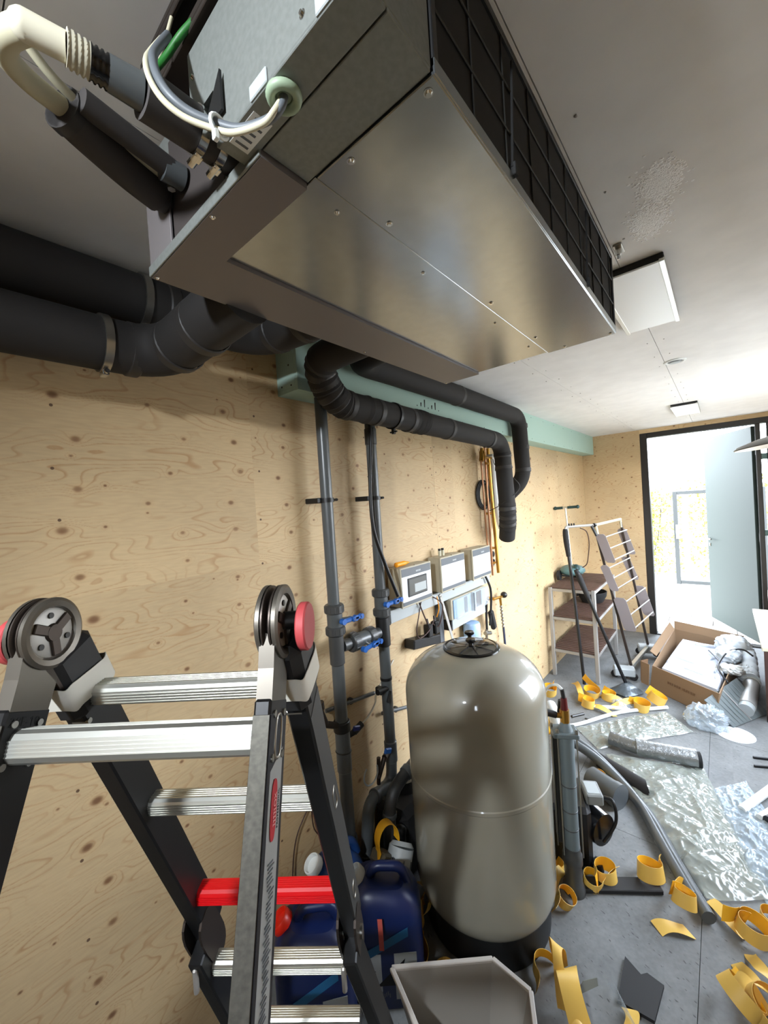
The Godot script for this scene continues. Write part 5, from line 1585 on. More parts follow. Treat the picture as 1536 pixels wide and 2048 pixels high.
func build_ladder():
	var o := thing("folding_ladder", "black folding multi-joint ladder with aluminium rungs and one red rung, standing in the foreground", "ladder", V(0.76, 0.0, -0.203))
	var uh := 0.1605
	var sl := 0.46
	for sd in [-1.0, 1.0]:
		var u: float = uh * sd
		# front leg and back leg upper sections, lower back section
		rail(o, "rail", u, -sl * 0.085, 0.085, -sl * 1.588, 1.588, mats["anod"])
		rail(o, "rail", u + 0.006 * sd, bn(0.075), 0.075, bn(0.80), 0.80, mats["anod"], 0.033)
		rail(o, "rail", u + 0.006 * sd, 0.318, 0.80, 0.628, 1.575, mats["anod"], 0.030, (0.07 if sd > 0.0 else 0.0))
		# worn bare edge on the front face of the front leg
		var d := (lp(u, -sl, 1.0) - lp(u, 0, 0)).normalized()
		var fn := LU.cross(d).normalized()
		if fn.dot(LN) > 0: fn = -fn
		var s := Sh.new()
		s.bar(lp(u, -sl * 0.10, 0.10) + fn * 0.0322, lp(u, -sl * 1.585, 1.585) + fn * 0.0322, 0.0198, 0.0012, LU, 0.0004)
		part("worn_edge", s, mats["rail_alu"], o, "worn bare metal edge")
		# feet
		for q in [[-sl * 1.588, 1.56, 0.0], [0.628, 1.56, 0.076 if sd > 0.0 else 0.0]]:
			s = Sh.new(); s.box(lp(u + q[2], q[0], q[1]), V(0.04, 0.055, 0.08), Basis(LU, Vector3.UP, LU.cross(Vector3.UP)), 0.006)
			part("foot", s, mats["rubber"], o)
		# head hinge: two pressed discs, arms and red knob
		s = Sh.new()
		var hb := Basis(LU, Vector3.UP, LU.cross(Vector3.UP))
		var ax := Basis(Vector3.UP, LU, Vector3.UP.cross(LU))
		for e in [-0.005, 0.005]:
			var cc := lp(u + e, 0, 0)
			s.lathe([Vector2(0.0, -0.003), Vector2(0.044, -0.003), Vector2(0.047, -0.001), Vector2(0.047, 0.001), Vector2(0.044, 0.003), Vector2(0.0, 0.003)], Transform3D(ax, cc), 36)
		part("hinge_disc", s, mats["dark_steel"], o)
		for e in [-1.0, 1.0]:
			s = Sh.new()
			var fc := lp(u + 0.0095 * e, 0, 0)
			var axs := Basis(Vector3.UP, LU * e, Vector3.UP.cross(LU * e))
			s.lathe([Vector2(0.0475, -0.002), Vector2(0.0475, 0.003), Vector2(0.043, 0.0055), Vector2(0.036, 0.0035), Vector2(0.034, -0.002)], Transform3D(axs, fc), 36)
			part("hinge_rim", s, mats["arm_steel"], o)
			s = Sh.new()
			s.lathe([Vector2(0.034, -0.001), Vector2(0.031, 0.001), Vector2(0.0, 0.001)], Transform3D(axs, fc), 30)
			var dish := part("hinge_dish", s, mats["alu_matt"], o)
			s = Sh.new()
			for k in 3:
				var t := TAU * k / 3.0 + 0.6
				var q := LN * cos(t) + Vector3.UP * sin(t)
				s.bar(fc + LU * e * 0.002, fc + LU * e * 0.002 + q * 0.031, 0.013, 0.005, q.cross(LU), 0.001)
			s.rod(fc, fc + LU * e * 0.005, 0.013, 0.011, 18)
			part("hinge_spider", s, mats["dark_steel"], dish)
			s = Sh.new()
			for k in 3:
				var t := TAU * k / 3.0 - 0.45
				var q := LN * cos(t) + Vector3.UP * sin(t)
				s.rod(fc + q * 0.024, fc + q * 0.024 + LU * e * 0.003, 0.004, -1, 10)
			part("hinge_rivet", s, mats["black"], dish)
		# arms into the rails
		for e in [-1.0, 1.0]:
			var dd := (lp(0, sl * e, 1.0) - lp(0, 0, 0)).normalized()
			s = Sh.new()
			var pn := LU.cross(dd)
			var arm := [Vector2(-0.034, 0.02), Vector2(-0.029, 0.06), Vector2(-0.027, 0.11), Vector2(0.027, 0.11), Vector2(0.029, 0.06), Vector2(0.034, 0.02)]
			s.prism(arm, Transform3D(Basis(pn, dd, pn.cross(dd)), lp(u, 0, 0) - pn.cross(dd) * 0.0096), 0.0192)
			part("hinge_arm", s, mats["arm_steel"] if e < 0.0 else mats["dark_steel"], o)
			for q in [[-0.018, 0.11], [0.018, 0.11], [-0.018, 0.155], [0.018, 0.155]]:
				s = Sh.new()
				var rp: Vector3 = lp(u, 0, 0) + pn * q[0] + dd * q[1]
				s.rod(rp - LU * 0.0125, rp + LU * 0.0125, 0.0042, -1, 12)
				part("rivet", s, mats["steel"], o)
		s = Sh.new()
		s.rod(lp(u + 0.014 * sd, 0, 0), lp(u + (0.028 if sd > 0.0 else 0.046) * sd, 0, 0), 0.012, -1, 16)
		part("knob_stem", s, mats["black"], o)
		s = Sh.new()
		s.lathe([Vector2(0.0, 0.0), Vector2(0.030, 0.0), Vector2(0.032, 0.002), Vector2(0.032, 0.011), Vector2(0.030, 0.013), Vector2(0.0, 0.012)], Transform3D(Basis(Vector3.UP, LU * sd, Vector3.UP.cross(LU * sd)), lp(u + (0.028 if sd > 0.0 else 0.046) * sd, 0.012, 0.012)), 32)
		part("release_knob", s, mats["red_knob"], o, "faded red release knob")
		# black cover and white tape at the top of the back rail
		var b0 := lp(u, bn(0.0), 0.0)
		var bd := (lp(u, bn(1.0), 1.0) - b0).normalized()
		var bp := LU.cross(bd).normalized()
		s = Sh.new()
		s.box(b0 + LU * 0.006 * sd + bd * 0.085, V(0.046, 0.12, 0.082), Basis(LU, bd, LU.cross(bd)), 0.013)
		part("rail_cover", s, mats["rubber"], o, "black rubbery wrap")
		var tc := b0 + bd * 0.098
		var tape := []; var ts := []
		for k in 41:
			var t := TAU * k / 40.0
			var ca := cos(t); var sa := sin(t)
			var px := 0.0255 * signf(ca) * pow(absf(ca), 0.35)
			var pz := 0.0435 * signf(sa) * pow(absf(sa), 0.35)
			tape.append(tc + LU * (px + 0.006 * sd) + bp * pz + bd * (0.30 * pz * 0.5 + 0.002 * sin(5.0 * t)))
			ts.append(bd)
		s = Sh.new()
		s.ribbon(tape, ts, 0.040, 0.0012, Color(0.62, 0.60, 0.53), Color(0.62, 0.60, 0.53))
		part("tape_wrap", s, mats["tape_plain"], o, "white tape wrapped round the rail")
		# knee joint on the back leg
		for e in [-1.0, 1.0]:
			s = Sh.new()
			var kc := lp(u + 0.006 * sd + 0.0185 * e, 0.343, 0.80)
			var kd := (lp(0, sl, 1.0) - lp(0, 0, 0)).normalized()
			s.prism(plate_oval(0.034, 0.085), Transform3D(Basis(LU.cross(kd), kd, LU.cross(kd).cross(kd)), kc), 0.005)
			part("knee_plate", s, mats["dark_steel"], o)
		s = Sh.new(); s.rod(lp(u - 0.020, 0.343, 0.80), lp(u + 0.030 * sd, 0.343, 0.80), 0.013, -1, 16)
		part("knee_pin", s, mats["steel"], o)
		s = Sh.new(); s.box(lp(u - 0.008, 0.295, 0.85), V(0.010, 0.055, 0.012), Basis(LU, Vector3.UP, LU.cross(Vector3.UP)), 0.003)
		part("knee_stop", s, mats["alu_matt"], o)
		# stabiliser slots on outer faces
		for q in [[-1.0, 0.122], [-1.0, 0.385], [-1.0, 0.66], [1.0, 0.372], [1.0, 0.668]]:
			s = Sh.new()
			var dd2 := (lp(0, sl * q[0], 1.0) - lp(0, 0, 0)).normalized()
			var pn2 := LU.cross(dd2).normalized()
			var oc: Vector3 = lp(u + (0.0104 if q[0] < 0.0 else 0.0230) * sd, -sl * q[1] if q[0] < 0.0 else bn(q[1]), q[1])
			var ring := []
			for k in 24:
				var t := TAU * k / 24
				ring.append(oc + pn2 * 0.011 * signf(cos(t)) * pow(absf(cos(t)), 0.6) + dd2 * 0.023 * signf(sin(t)) * pow(absf(sin(t)), 0.8))
			s.tube(ring, 0.0022, 6, false, true)
			part("rung_end_ring", s, mats["steel"], o)
	# rungs
	ladder_rung(o, lp(0, -sl * 0.122, 0.122), 0.151, mats["alu"], 0.038, 0.038, -0.35)
	ladder_rung(o, lp(0, -sl * 0.385, 0.385), 0.151, mats["alu"], 0.038, 0.038, -0.35)
	ladder_rung(o, lp(0, -sl * 0.66, 0.66), 0.151, mats["alu"], 0.038, 0.036, -0.35)
	ladder_rung(o, lp(0, -sl * 0.93, 0.93), 0.151, mats["alu"], 0.038, 0.036, -0.35)
	ladder_rung(o, lp(0, -sl * 1.20, 1.20), 0.151, mats["alu"], 0.038, 0.036, -0.35)
	ladder_rung(o, lp(0, -sl * 1.45, 1.45), 0.151, mats["alu"], 0.038, 0.036, -0.35)
	ladder_rung(o, lp(0, bn(0.113), 0.113), 0.151, mats["alu"], 0.034, 0.032, 0.1)
	ladder_rung(o, lp(0, bn(0.372), 0.372), 0.151, mats["alu"], 0.034, 0.032, 0.1)
	ladder_rung(o, lp(0, bn(0.668), 0.668), 0.151, mats["red"], 0.036, 0.034, 0.1)
	ladder_rung(o, lp(0, 0.346, 0.87), 0.151, mats["alu"], 0.036, 0.034, 0.1)
	ladder_rung(o, lp(0, 0.455, 1.148), 0.151, mats["alu"], 0.036, 0.034, 0.1)
	ladder_rung(o, lp(0, 0.55, 1.42), 0.151, mats["alu"], 0.036, 0.034, 0.1)
	# outer side of the right front rail: bluish face with sticker
	var fd := (lp(0, -sl, 1.0) - lp(0, 0, 0)).normalized()
	var fp := LU.cross(fd).normalized()
	if fp.dot(LN) < 0.0: fp = -fp
	var s := Sh.new()
	s.bar(lp(uh + 0.0104, -sl * 0.10, 0.10), lp(uh + 0.0104, -sl * 1.58, 1.58), 0.060, 0.0008, fp)
	part("side_face", s, mats["anod_blue"], o)
	s = Sh.new()
	s.bar(lp(uh + 0.0228, bn(0.15), 0.15), lp(uh + 0.0228, bn(0.76), 0.76), 0.058, 0.0008, LN)
	part("side_face", s, mats["anod_grey"], o)
	s = Sh.new()
	var st0 := lp(uh + 0.0110, 0, 0) + fd * 0.168
	var st1 := lp(uh + 0.0110, 0, 0) + fd * 1.05
	s.prism([Vector2(-0.021, 0.0), Vector2(0.021, -0.02), Vector2(0.021, 0.25), Vector2(-0.021, 0.285)], Transform3D(Basis(fp, fd, fp.cross(fd)), st0), 0.0006)
	var stk := part("sticker", s, mat("sticker_grey", Color(0.60, 0.61, 0.61), 0.5), o, "long grey product sticker")
	var outw := LU
	s = Sh.new()
	s.prism(plate_oval(0.0095, 0.029, 28), Transform3D(Basis(fp, fd, fp.cross(fd)), st0 + fd * 0.038 + fp * -0.004 + outw * 0.0012), 0.0006)
	part("sticker_logo", s, mat("logo_red", Color(0.70, 0.09, 0.14), 0.5), stk, "red oval logo")
	# lettering runs up the rail
	var tx := Basis(-fd, -fp, outw)
	if tx.determinant() < 0.0: tx = Basis(-fd, fp, outw)
	text_part("sticker_text", "IIIIIOX", 0.0105, mat("text_pink", Color(0.90, 0.66, 0.66), 0.5), stk, Transform3D(tx, st0 + fd * 0.038 - fp * 0.004 + outw * 0.0024), 0.0004)
	text_part("sticker_text", "PROFESSIONAL", 0.0055, mat("text_dark", Color(0.18, 0.18, 0.19), 0.5), stk, Transform3D(tx, st0 + fd * 0.040 + fp * 0.0105 + outw * 0.0014), 0.0004)
	s = Sh.new()
	rng.seed = 71
	for k in 46:
		var q := st0 + fd * (0.085 + 0.0036 * k) + fp * rng.randf_range(-0.003, 0.003) + outw * 0.001
		s.bar(q - fp * rng.randf_range(0.004, 0.014), q + fp * rng.randf_range(0.003, 0.012), 0.0014, 0.0005, fd)
	part("sticker_print", s, mats["panel_grey"], stk)
	var tt := Basis(fp, fd * -1.0, outw)
	text_part("stamp", "28E-10a", 0.014, mats["black_matt"], o, Transform3D(Basis(-LU.cross((lp(0, -sl, 1.0) - LH).normalized()).normalized() * -1.0, -(lp(0, -sl, 1.0) - LH).normalized(), LU), lp(-uh + 0.0106, -sl * 0.098, 0.098)), 0.0004)

# ------------------------------------------------------------------ jerrycans, tub
func rrect(w: float, d: float, e: float, n := 32) -> Array:
	var out := []
	for k in n:
		var t := TAU * k / n
		out.append(Vector2(w * signf(cos(t)) * pow(absf(cos(t)), e), d * signf(sin(t)) * pow(absf(sin(t)), e)))
	return out

func jerrycan(label: String, at: Vector3, yaw: float, m: Material, cap: Material, h := 0.36, k := 1.0):
	# w along local x (front faces +z)
	var o := thing("jerrycan", label, "jerrycan", at)
	var b := Basis(Vector3.UP, yaw)
	var xf := Transform3D(b, at)
	var s := Sh.new()
	var R := []
	for q in [[0.0, 0.90], [0.012, 0.98], [0.03, 1.0], [0.05, 0.985], [0.07, 1.0], [0.62, 1.0], [0.66, 0.985], [0.70, 1.0], [0.80, 0.97], [0.88, 0.86], [0.93, 0.70], [0.95, 0.55]]:
		var ring := []
		for v in rrect(0.100 * q[1] * k, 0.130 * q[1] * k, 0.58):
			# the top slopes down to the back
			ring.append(xf * V(v.x, h * q[0] + (0.0 if q[0] < 0.75 else 0.02 * v.y / 0.13), v.y))
		R.append(ring)
	s.loft(R)
	part("body", s, m, o)
	s = Sh.new()
	s.tube(rounded([xf * V(0, h * 0.86, -0.085), xf * V(0, h * 1.03, -0.065), xf * V(0, h * 1.05, 0.035), xf * V(0, h * 0.92, 0.055)], 0.03, 5), 0.0165, 14)
	part("grip", s, m, o)
	s = Sh.new()
	var nk := xf * V(0.0, h * 0.90, 0.082)
	var up := (b * V(0, 0.80, 0.60)).normalized()
	s.rod(nk - up * 0.01, nk + up * 0.025, 0.030, 0.028, 24)
	var nko := part("neck", s, m, o)
	var ax := s.frame(up)
	s = Sh.new()
	s.lathe([Vector2(0.034, 0.0), Vector2(0.036, 0.004), Vector2(0.036, 0.026), Vector2(0.034, 0.031), Vector2(0.030, 0.031), Vector2(0.027, 0.016), Vector2(0.0, 0.014)], Transform3D(ax, nk + up * 0.02), 32)
	part("screw_cap", s, cap, nko)
	if k < 1.0: return o
	# label on the broad side: white field, teal stripe, dark triangle
	s = Sh.new()
	var lb := b * Basis(Vector3.UP, PI / 2)
	var lx := Transform3D(lb, at + b * V(-0.0295, 0, 0))
	s.box(lx * V(0.0, h * 0.30, 0.1284), V(0.20, h * 0.40, 0.0012), lb)
	var lab := part("label", s, mats["lightgrey"], o, "pale printed label")
	s = Sh.new()
	s.prism([Vector2(-0.075, 0.0), Vector2(0.075, 0.075), Vector2(0.075, 0.045), Vector2(-0.075, -0.03)], Transform3D(lb, lx * V(0, h * 0.53, 0.1284)), 0.0014)
	part("label_stripe", s, mat("teal_stripe", Color(0.10, 0.34, 0.50), 0.5), o)
	s = Sh.new()
	s.prism([Vector2(-0.045, -0.03), Vector2(0.03, -0.03), Vector2(0.055, 0.06)], Transform3D(lb, lx * V(0.005, h * 0.30, 0.1291)), 0.0008)
	part("label_mark", s, mats["black_matt"], lab)
	s = Sh.new()
	for i in 7:
		s.box(lx * V(-0.035 + 0.006 * i, h * 0.14 + 0.004 * (i % 3), 0.1293), V(0.003, 0.014, 0.0006), lb)
		s.box(lx * V(-0.06, h * 0.22 + 0.009 * i, 0.1293), V(0.035, 0.003, 0.0006), lb)
	part("label_print", s, mats["panel_grey"], lab)
	return o

func build_cans():
	var a = jerrycan("dark blue jerrycan with orange red cap standing behind the ladder rungs", V(0.245, 0.0, -0.785), -0.72, mats["blue_can"], mats["orange"], 0.385)
	var b = jerrycan("dark blue jerrycan with slanted label beside the ladder's right leg", V(0.350, 0.0, -1.03), -0.85, mats["blue_can"], mats["lightgrey"], 0.40)
	var st := Sh.new()
	st.ribbon(smooth([V(0.410, 0.335, -0.935), V(0.416, 0.29, -0.930), V(0.416, 0.235, -0.930)], 4), [V(0.8, 0, -0.6), V(0.8, 0, -0.6), V(0.8, 0, -0.6), V(0.8, 0, -0.6), V(0.8, 0, -0.6), V(0.8, 0, -0.6), V(0.8, 0, -0.6), V(0.8, 0, -0.6), V(0.8, 0, -0.6)], 0.016, 0.0012, Color(0.48, 0.09, 0.07), Color(0.48, 0.09, 0.07))
	part("pink_tag", st, mats["tape_plain"], b, "pinkish hanging tag")
	jerrycan("lighter blue jerrycan in the gap behind the two dark ones", V(0.112, 0.0, -1.02), -0.3, mats["blue_light"], mats["white"], 0.36, 0.78)
	# grey tub with chamfered corner
	var o := thing("open_tub", "open pale grey tub with chamfered corner in front of the tank", "tub", V(0.74, 0, -0.93))
	var rim := [Vector2(0.512, -0.872), Vector2(0.747, -1.082), Vector2(0.869, -1.072), Vector2(0.945, -0.93), Vector2(0.86, -0.80), Vector2(0.69, -0.79)]
	var ctr := Vector2(0.745, -0.925)
	var s := Sh.new()
	var Y := 0.30
	for layer in 2:
		for i in rim.size():
			var p: Vector2 = rim[i]; var q: Vector2 = rim[(i + 1) % rim.size()]
			var k := 0.0 if layer == 0 else 0.008
			var pi: Vector2 = p + (ctr - p).normalized() * k
			var qi: Vector2 = q + (ctr - q).normalized() * k
			var pb: Vector2 = ctr + (pi - ctr) * 0.62
			var qb: Vector2 = ctr + (qi - ctr) * 0.62
			var a3 := V(pi.x, Y, pi.y); var b3 := V(qi.x, Y, qi.y); var c3 := V(qb.x, 0.004 if layer == 0 else 0.010, qb.y); var d3 := V(pb.x, 0.004 if layer == 0 else 0.010, pb.y)
			var n := (b3 - a3).cross(d3 - a3).normalized()
			var outw := V((pi + qi).x * 0.5 - ctr.x, 0, (pi + qi).y * 0.5 - ctr.y)
			if n.dot(outw) < 0: n = -n
			if layer == 1: n = -n
			s.quad(a3, b3, c3, d3, n)
			var yb := 0.004 if layer == 0 else 0.010
			s.tri(V(ctr.x, yb, ctr.y), c3, d3, Vector3.UP if layer == 1 else Vector3.DOWN, Vector3.UP if layer == 1 else Vector3.DOWN, Vector3.UP if layer == 1 else Vector3.DOWN)
	part("shell", s, mat("tub", Color(0.58, 0.56, 0.53), 0.55), o)
	s = Sh.new()
	var rp := []
	for i in rim.size():
		var p: Vector2 = rim[i]
		rp.append(V(p.x, Y, p.y))
	for i in rp.size():
		s.bar(rp[i], rp[(i + 1) % rp.size()], 0.010, 0.014, Vector3.UP, 0.002)
	part("rim", s, mat("tub_rim", Color(0.72, 0.70, 0.67), 0.5), o)

# ------------------------------------------------------------------ peeled yellow backing strips
const YT := Color(0.80, 0.42, 0.02)
const YB := Color(0.72, 0.46, 0.10)

func place_strip(label: String, pts: Array, sides: Array, at: Vector3, basis: Basis, w: float, y0 := 0.0):
	w *= 0.86
	var P := []; var S := []
	var low := 1e9
	for i in pts.size():
		var p: Vector3 = basis * pts[i]
		var q: Vector3 = (basis * sides[i]).normalized()
		P.append(p); S.append(q)
		low = minf(low, p.y - absf(q.y) * w * 0.5)
	var off := V(at.x, y0 + 0.001 - low, at.z)
	for i in P.size(): P[i] += off
	var s := Sh.new()
	s.ribbon(P, S, w, 0.0011, YT, YB)
	var o := thing("yellow_strip", label, "plastic strip", V(at.x, y0, at.z), "peeled yellow strips")
	part("strip", s, mats["tape"], o)

func curl(label: String, x: float, z: float, r: float, yaw: float, tilt: float, turns: float, tail: float, w := 0.055, y0 := 0.0, lead := 0.0):
	var pts := []; var sd := []
	var n := int(26 * turns) + 2
	if lead > 0.0:
		for i in 6:
			var t := 1.0 - i / 6.0
			pts.append(V(r - 0.0, 0.02 * sin(t * 3.0), lead * t)); sd.append(Vector3.UP)
	for i in n:
		var t := TAU * turns * i / (n - 1)
		var rr := r * (1.0 + 0.10 * sin(t * 1.3 + x * 9.0)) * (1.0 + 0.10 * i / n)
		pts.append(V(rr * cos(t), 0.012 * t / TAU, -rr * sin(t))); sd.append(V(0.12 * sin(t + z), 1, 0.1 * cos(t)).normalized())
	if tail > 0.0:
		var t := TAU * turns
		var dir := V(-sin(t), 0, -cos(t))
		var lastp: Vector3 = pts[pts.size() - 1]
		for i in range(1, 9):
			var q := i / 8.0
			pts.append(lastp + dir * tail * q + V(cos(t), 0, -sin(t)) * 0.03 * q * q)
			sd.append(V(0.12, 1, 0.1).normalized().lerp((dir.cross(V(cos(t), 0.2, -sin(t)))).normalized() * (1.0), 0.35 * q).normalized())
	place_strip(label, pts, sd, V(x, 0, z), Basis(Vector3.UP, yaw) * Basis(Vector3.RIGHT, tilt), w, y0)

func wavy(label: String, a: Vector3, b: Vector3, hump: float, waves: float, twist: float, w := 0.055, y0 := 0.0):
	var pts := []; var sd := []
	var d := (b - a)
	var l := V(d.z, 0, -d.x).normalized()
	for i in 25:
		var t := i / 24.0
		var p := d * t + V(0, hump * absf(sin(PI * waves * t)), 0) + l * 0.02 * sin(3.0 * t + a.x * 7.0)
		pts.append(p)
		sd.append(l.rotated(d.normalized(), twist * sin(PI * t * 1.3)).normalized())
	place_strip(label, pts, sd, V(a.x, 0, a.z), Basis.IDENTITY, w, y0)

func build_strips():
	# around the dosing column
	curl("yellow strip curled into two upright loops at the column's foot", 0.885, -1.885, 0.042, 2.4, 0.0, 1.25, 0.05, 0.075)
	curl("yellow strip loop with a long flat tail beside the column's foot", 0.845, -1.83, 0.036, 0.6, 0.25, 0.9, 0.11, 0.055)
	curl("single open yellow loop standing like a cup on the floor", 1.045, -2.01, 0.048, 0.3, -0.25, 1.1, 0.04, 0.075)
	curl("bright yellow twin lobed strip between tank base and column", 0.775, -1.675, 0.034, 1.2, 0.5, 1.4, 0.06, 0.05)
	curl("yellow fold peeking out between tank and column, nearer the wall", 0.70, -1.80, 0.036, 2.8, 0.3, 0.8, 0.03, 0.05)
	wavy("dull yellow strip wedged upright against the tank's right side", V(0.70, 0, -1.70), V(0.77, 0, -1.80), 0.05, 1.0, 0.7, 0.045)
	# middle of the floor
	curl("yellow loop with a pale flat end pointing to the tub", 1.165, -1.905, 0.038, 2.9, 0.45, 1.05, 0.0, 0.06, 0.0, 0.13)
	wavy("pale yellow flat piece under the loop in mid floor", V(1.17, 0, -1.86), V(1.10, 0, -1.775), 0.012, 1.0, 0.1, 0.065)
	wavy("long straight yellow strip at the tip of the plastic film", V(1.235, 0, -2.03), V(1.36, 0, -1.955), 0.02, 1.0, 0.35, 0.05)
	curl("wide orange yellow loop at the end of the long strip", 1.375, -1.965, 0.048, 1.9, 0.25, 1.15, 0.06, 0.065)
	curl("dark yellow loop at the right edge below the plastic film", 1.43, -2.06, 0.036, 0.4, 0.2, 1.0, 0.04, 0.055)
	# cluster bottom right
	curl("large yellow open loop in the nearest right hand cluster", 1.330, -1.655, 0.055, 2.2, 0.85, 0.85, 0.05, 0.06)
	curl("second yellow loop, right of the large one in the right hand cluster", 1.392, -1.675, 0.048, 0.7, 0.6, 0.9, 0.03, 0.065)
	wavy("yellow arched strip on top of the right hand cluster", V(1.30, 0, -1.74), V(1.40, 0, -1.70), 0.05, 1.0, 0.4, 0.06)
	wavy("narrow yellow strip reaching left from the right hand cluster", V(1.315, 0, -1.815), V(1.40, 0, -1.74), 0.045, 0.7, 0.9, 0.045)
	wavy("narrow yellow strip pointing back from the right hand cluster", V(1.362, 0, -1.885), V(1.42, 0, -1.77), 0.05, 0.7, 1.0, 0.045)
	# by the tub
	wavy("folded yellow strip standing against the tub's right corner", V(0.885, 0, -1.30), V(0.845, 0, -1.42), 0.15, 1.0, 0.9, 0.06)
	wavy("wide yellow sheet piece draped beside the tub's right corner", V(0.955, 0, -1.28), V(0.865, 0, -1.375), 0.12, 0.8, 0.25, 0.085)
	curl("pale yellow curled end between tub and tank base", 0.80, -1.375, 0.045, 1.3, 0.2, 0.45, 0.04, 0.05)
	wavy("small yellow strip on the floor right of the tub, at the picture's bottom", V(0.93, 0, -1.22), V(0.985, 0, -1.27), 0.03, 1.0, 0.4, 0.06)
	wavy("yellow strip inside the clear film near the picture's bottom", V(1.03, 0, -1.43), V(1.07, 0, -1.35), 0.02, 1.0, 0.3, 0.05, 0.004)
	# shadowed heap left of the tank
	curl("shadowed yellow loop leaning on the tank base, topmost of the heap", 0.345, -1.235, 0.05, 0.4, 0.9, 1.0, 0.03, 0.07, 0.07)
	curl("shadowed yellow loop low in the heap beside the jerrycan", 0.40, -1.105, 0.05, 1.6, 0.4, 1.0, 0.05, 0.09)
	curl("shadowed yellow loop at the wall side of the heap", 0.30, -1.155, 0.045, 2.6, 0.3, 0.8, 0.05, 0.09)
	curl("shadowed yellow fold in the middle of the heap", 0.355, -1.14, 0.042, 0.2, 0.3, 0.7, 0.08, 0.10)
	curl("wide yellow loop standing in the heap between jerrycan and tank", 0.345, -1.19, 0.040, 0.9, 0.1, 1.0, 0.06, 0.11, 0.05)
	curl("yellow loop at the front of the shadowed heap by the tub", 0.425, -1.07, 0.036, 2.2, 0.15, 0.9, 0.05, 0.10)
	wavy("flat shadowed yellow strip lying under the heap", V(0.30, 0, -1.10), V(0.43, 0, -1.16), 0.03, 1.0, 0.2, 0.09)
	wavy("yellow strip bent over the top of the shadowed heap", V(0.31, 0, -1.23), V(0.40, 0, -1.15), 0.06, 1.0, 0.3, 0.09, 0.06)
	wavy("yellow strip end showing between tub and tank base", V(0.47, 0, -1.13), V(0.55, 0, -1.19), 0.05, 1.0, 0.5, 0.05)
	# far cluster in front of the shelf
	wavy("thin yellow strip stretching back towards the shelf's front leg", V(0.24, 0, -3.74), V(0.44, 0, -3.46), 0.06, 1.0, 0.8, 0.05)
	curl("yellow loop in the far cluster in front of the black pole", 0.45, -3.60, 0.055, 0.5, 0.3, 1.1, 0.16, 0.07)
	curl("orange yellow loop right of the black pole's foot", 0.57, -3.62, 0.048, 1.7, 0.15, 1.0, 0.05, 0.07)
	curl("yellow loop nearest the camera in the far cluster", 0.46, -3.41, 0.045, 2.3, 0.2, 1.0, 0.04, 0.075)
	wavy("yellow strip crossing over the white roll in the far cluster", V(0.48, 0, -3.45), V(0.66, 0, -3.36), 0.03, 1.0, 0.3, 0.055)
	wavy("long pale yellow strip running to the cardboard box", V(0.60, 0, -3.48), V(0.83, 0, -3.70), 0.04, 1.0, 0.7, 0.055)
	curl("round yellow bundle in front of the cardboard box", 0.80, -3.575, 0.05, 0.9, 0.2, 1.3, 0.03, 0.075)
	curl("yellow loop tucked at the left front corner of the cardboard box", 0.885, -3.72, 0.055, 1.9, 0.5, 1.0, 0.05, 0.085)
	wavy("thin yellow strip in front of the silver padded bag", V(0.50, 0, -3.66), V(0.70, 0, -3.62), 0.03, 1.0, 0.5, 0.05)
	curl("yellow bundle by the wall left of the column's hose", 0.15, -3.45, 0.05, 0.4, 0.3, 1.1, 0.05, 0.08)
	curl("yellow bundle between tank and white roll, farther one", 0.34, -2.97, 0.05, 1.1, 0.3, 1.1, 0.05, 0.08)
	curl("yellow bundle between tank and white roll, nearer one", 0.42, -2.80, 0.05, 2.1, 0.35, 1.2, 0.04, 0.08)
	curl("tiny crumpled yellow strip by the silver comb", 0.72, -2.56, 0.028, 0.7, 0.5, 1.5, 0.05, 0.04)

# ------------------------------------------------------------------ film, foil and scraps
func sheet(called: String, label: String, cat: String, c00: Vector3, c10: Vector3, c11: Vector3, c01: Vector3, nu: int, nv: int, amp: float, fr: float, sd: int, m: Material, bulge := 0.0, th := 0.0):
	var n1 := noise(sd, fr, 3, FastNoiseLite.TYPE_SIMPLEX)
	n1.fractal_type = FastNoiseLite.FRACTAL_RIDGED
	var n2 := noise(sd + 1, fr * 0.3, 2)
	var P := []
	for i in nu + 1:
		var u := float(i) / nu
		var row := []
		for j in nv + 1:
			var v := float(j) / nv
			var p := c00.lerp(c10, u).lerp(c01.lerp(c11, u), v)
			var e := 1.0 - 0.7 * pow(maxf(absf(u * 2.0 - 1.0), absf(v * 2.0 - 1.0)), 8.0)
			p += V(0.03 * n2.get_noise_2d(v * 3.0 / fr * 0.6, sd), 0, 0.03 * n2.get_noise_2d(u * 3.0 / fr * 0.6, sd + 9.0)) * 1.0
			var h := (n1.get_noise_2d(p.x, p.z) * 0.5 + 0.5) * amp * e + maxf(0.0, n2.get_noise_2d(p.x + 3.0, p.z)) * amp * 1.2 * e
			p.y += 0.003 + h + bulge * sin(PI * u) * sin(PI * v)
			row.append(p)
		P.append(row)
	var s := Sh.new()
	s.grid(P, th)
	return solo(called, s, m, label, cat)

func blob(R: Vector3, c: Vector3, sd: int, amp: float, fr: float, n := 40) -> Sh:
	var n1 := noise(sd, fr, 3, FastNoiseLite.TYPE_SIMPLEX)
	n1.fractal_type = FastNoiseLite.FRACTAL_RIDGED
	var s := Sh.new()
	var P := []
	for i in n + 1:
		var row := []
		for j in n / 2 + 1:
			var a := TAU * i / n
			var b := -PI / 2 + PI * j / (n / 2)
			var d := V(cos(a) * cos(b), sin(b), sin(a) * cos(b))
			var k := 1.0 + amp * n1.get_noise_3d(d.x, d.y, d.z)
			var p := c + d * R * k
			p.y = maxf(p.y, 0.002)
			row.append(p)
		P.append(row)
	s.grid(P, 0.0)
	return s

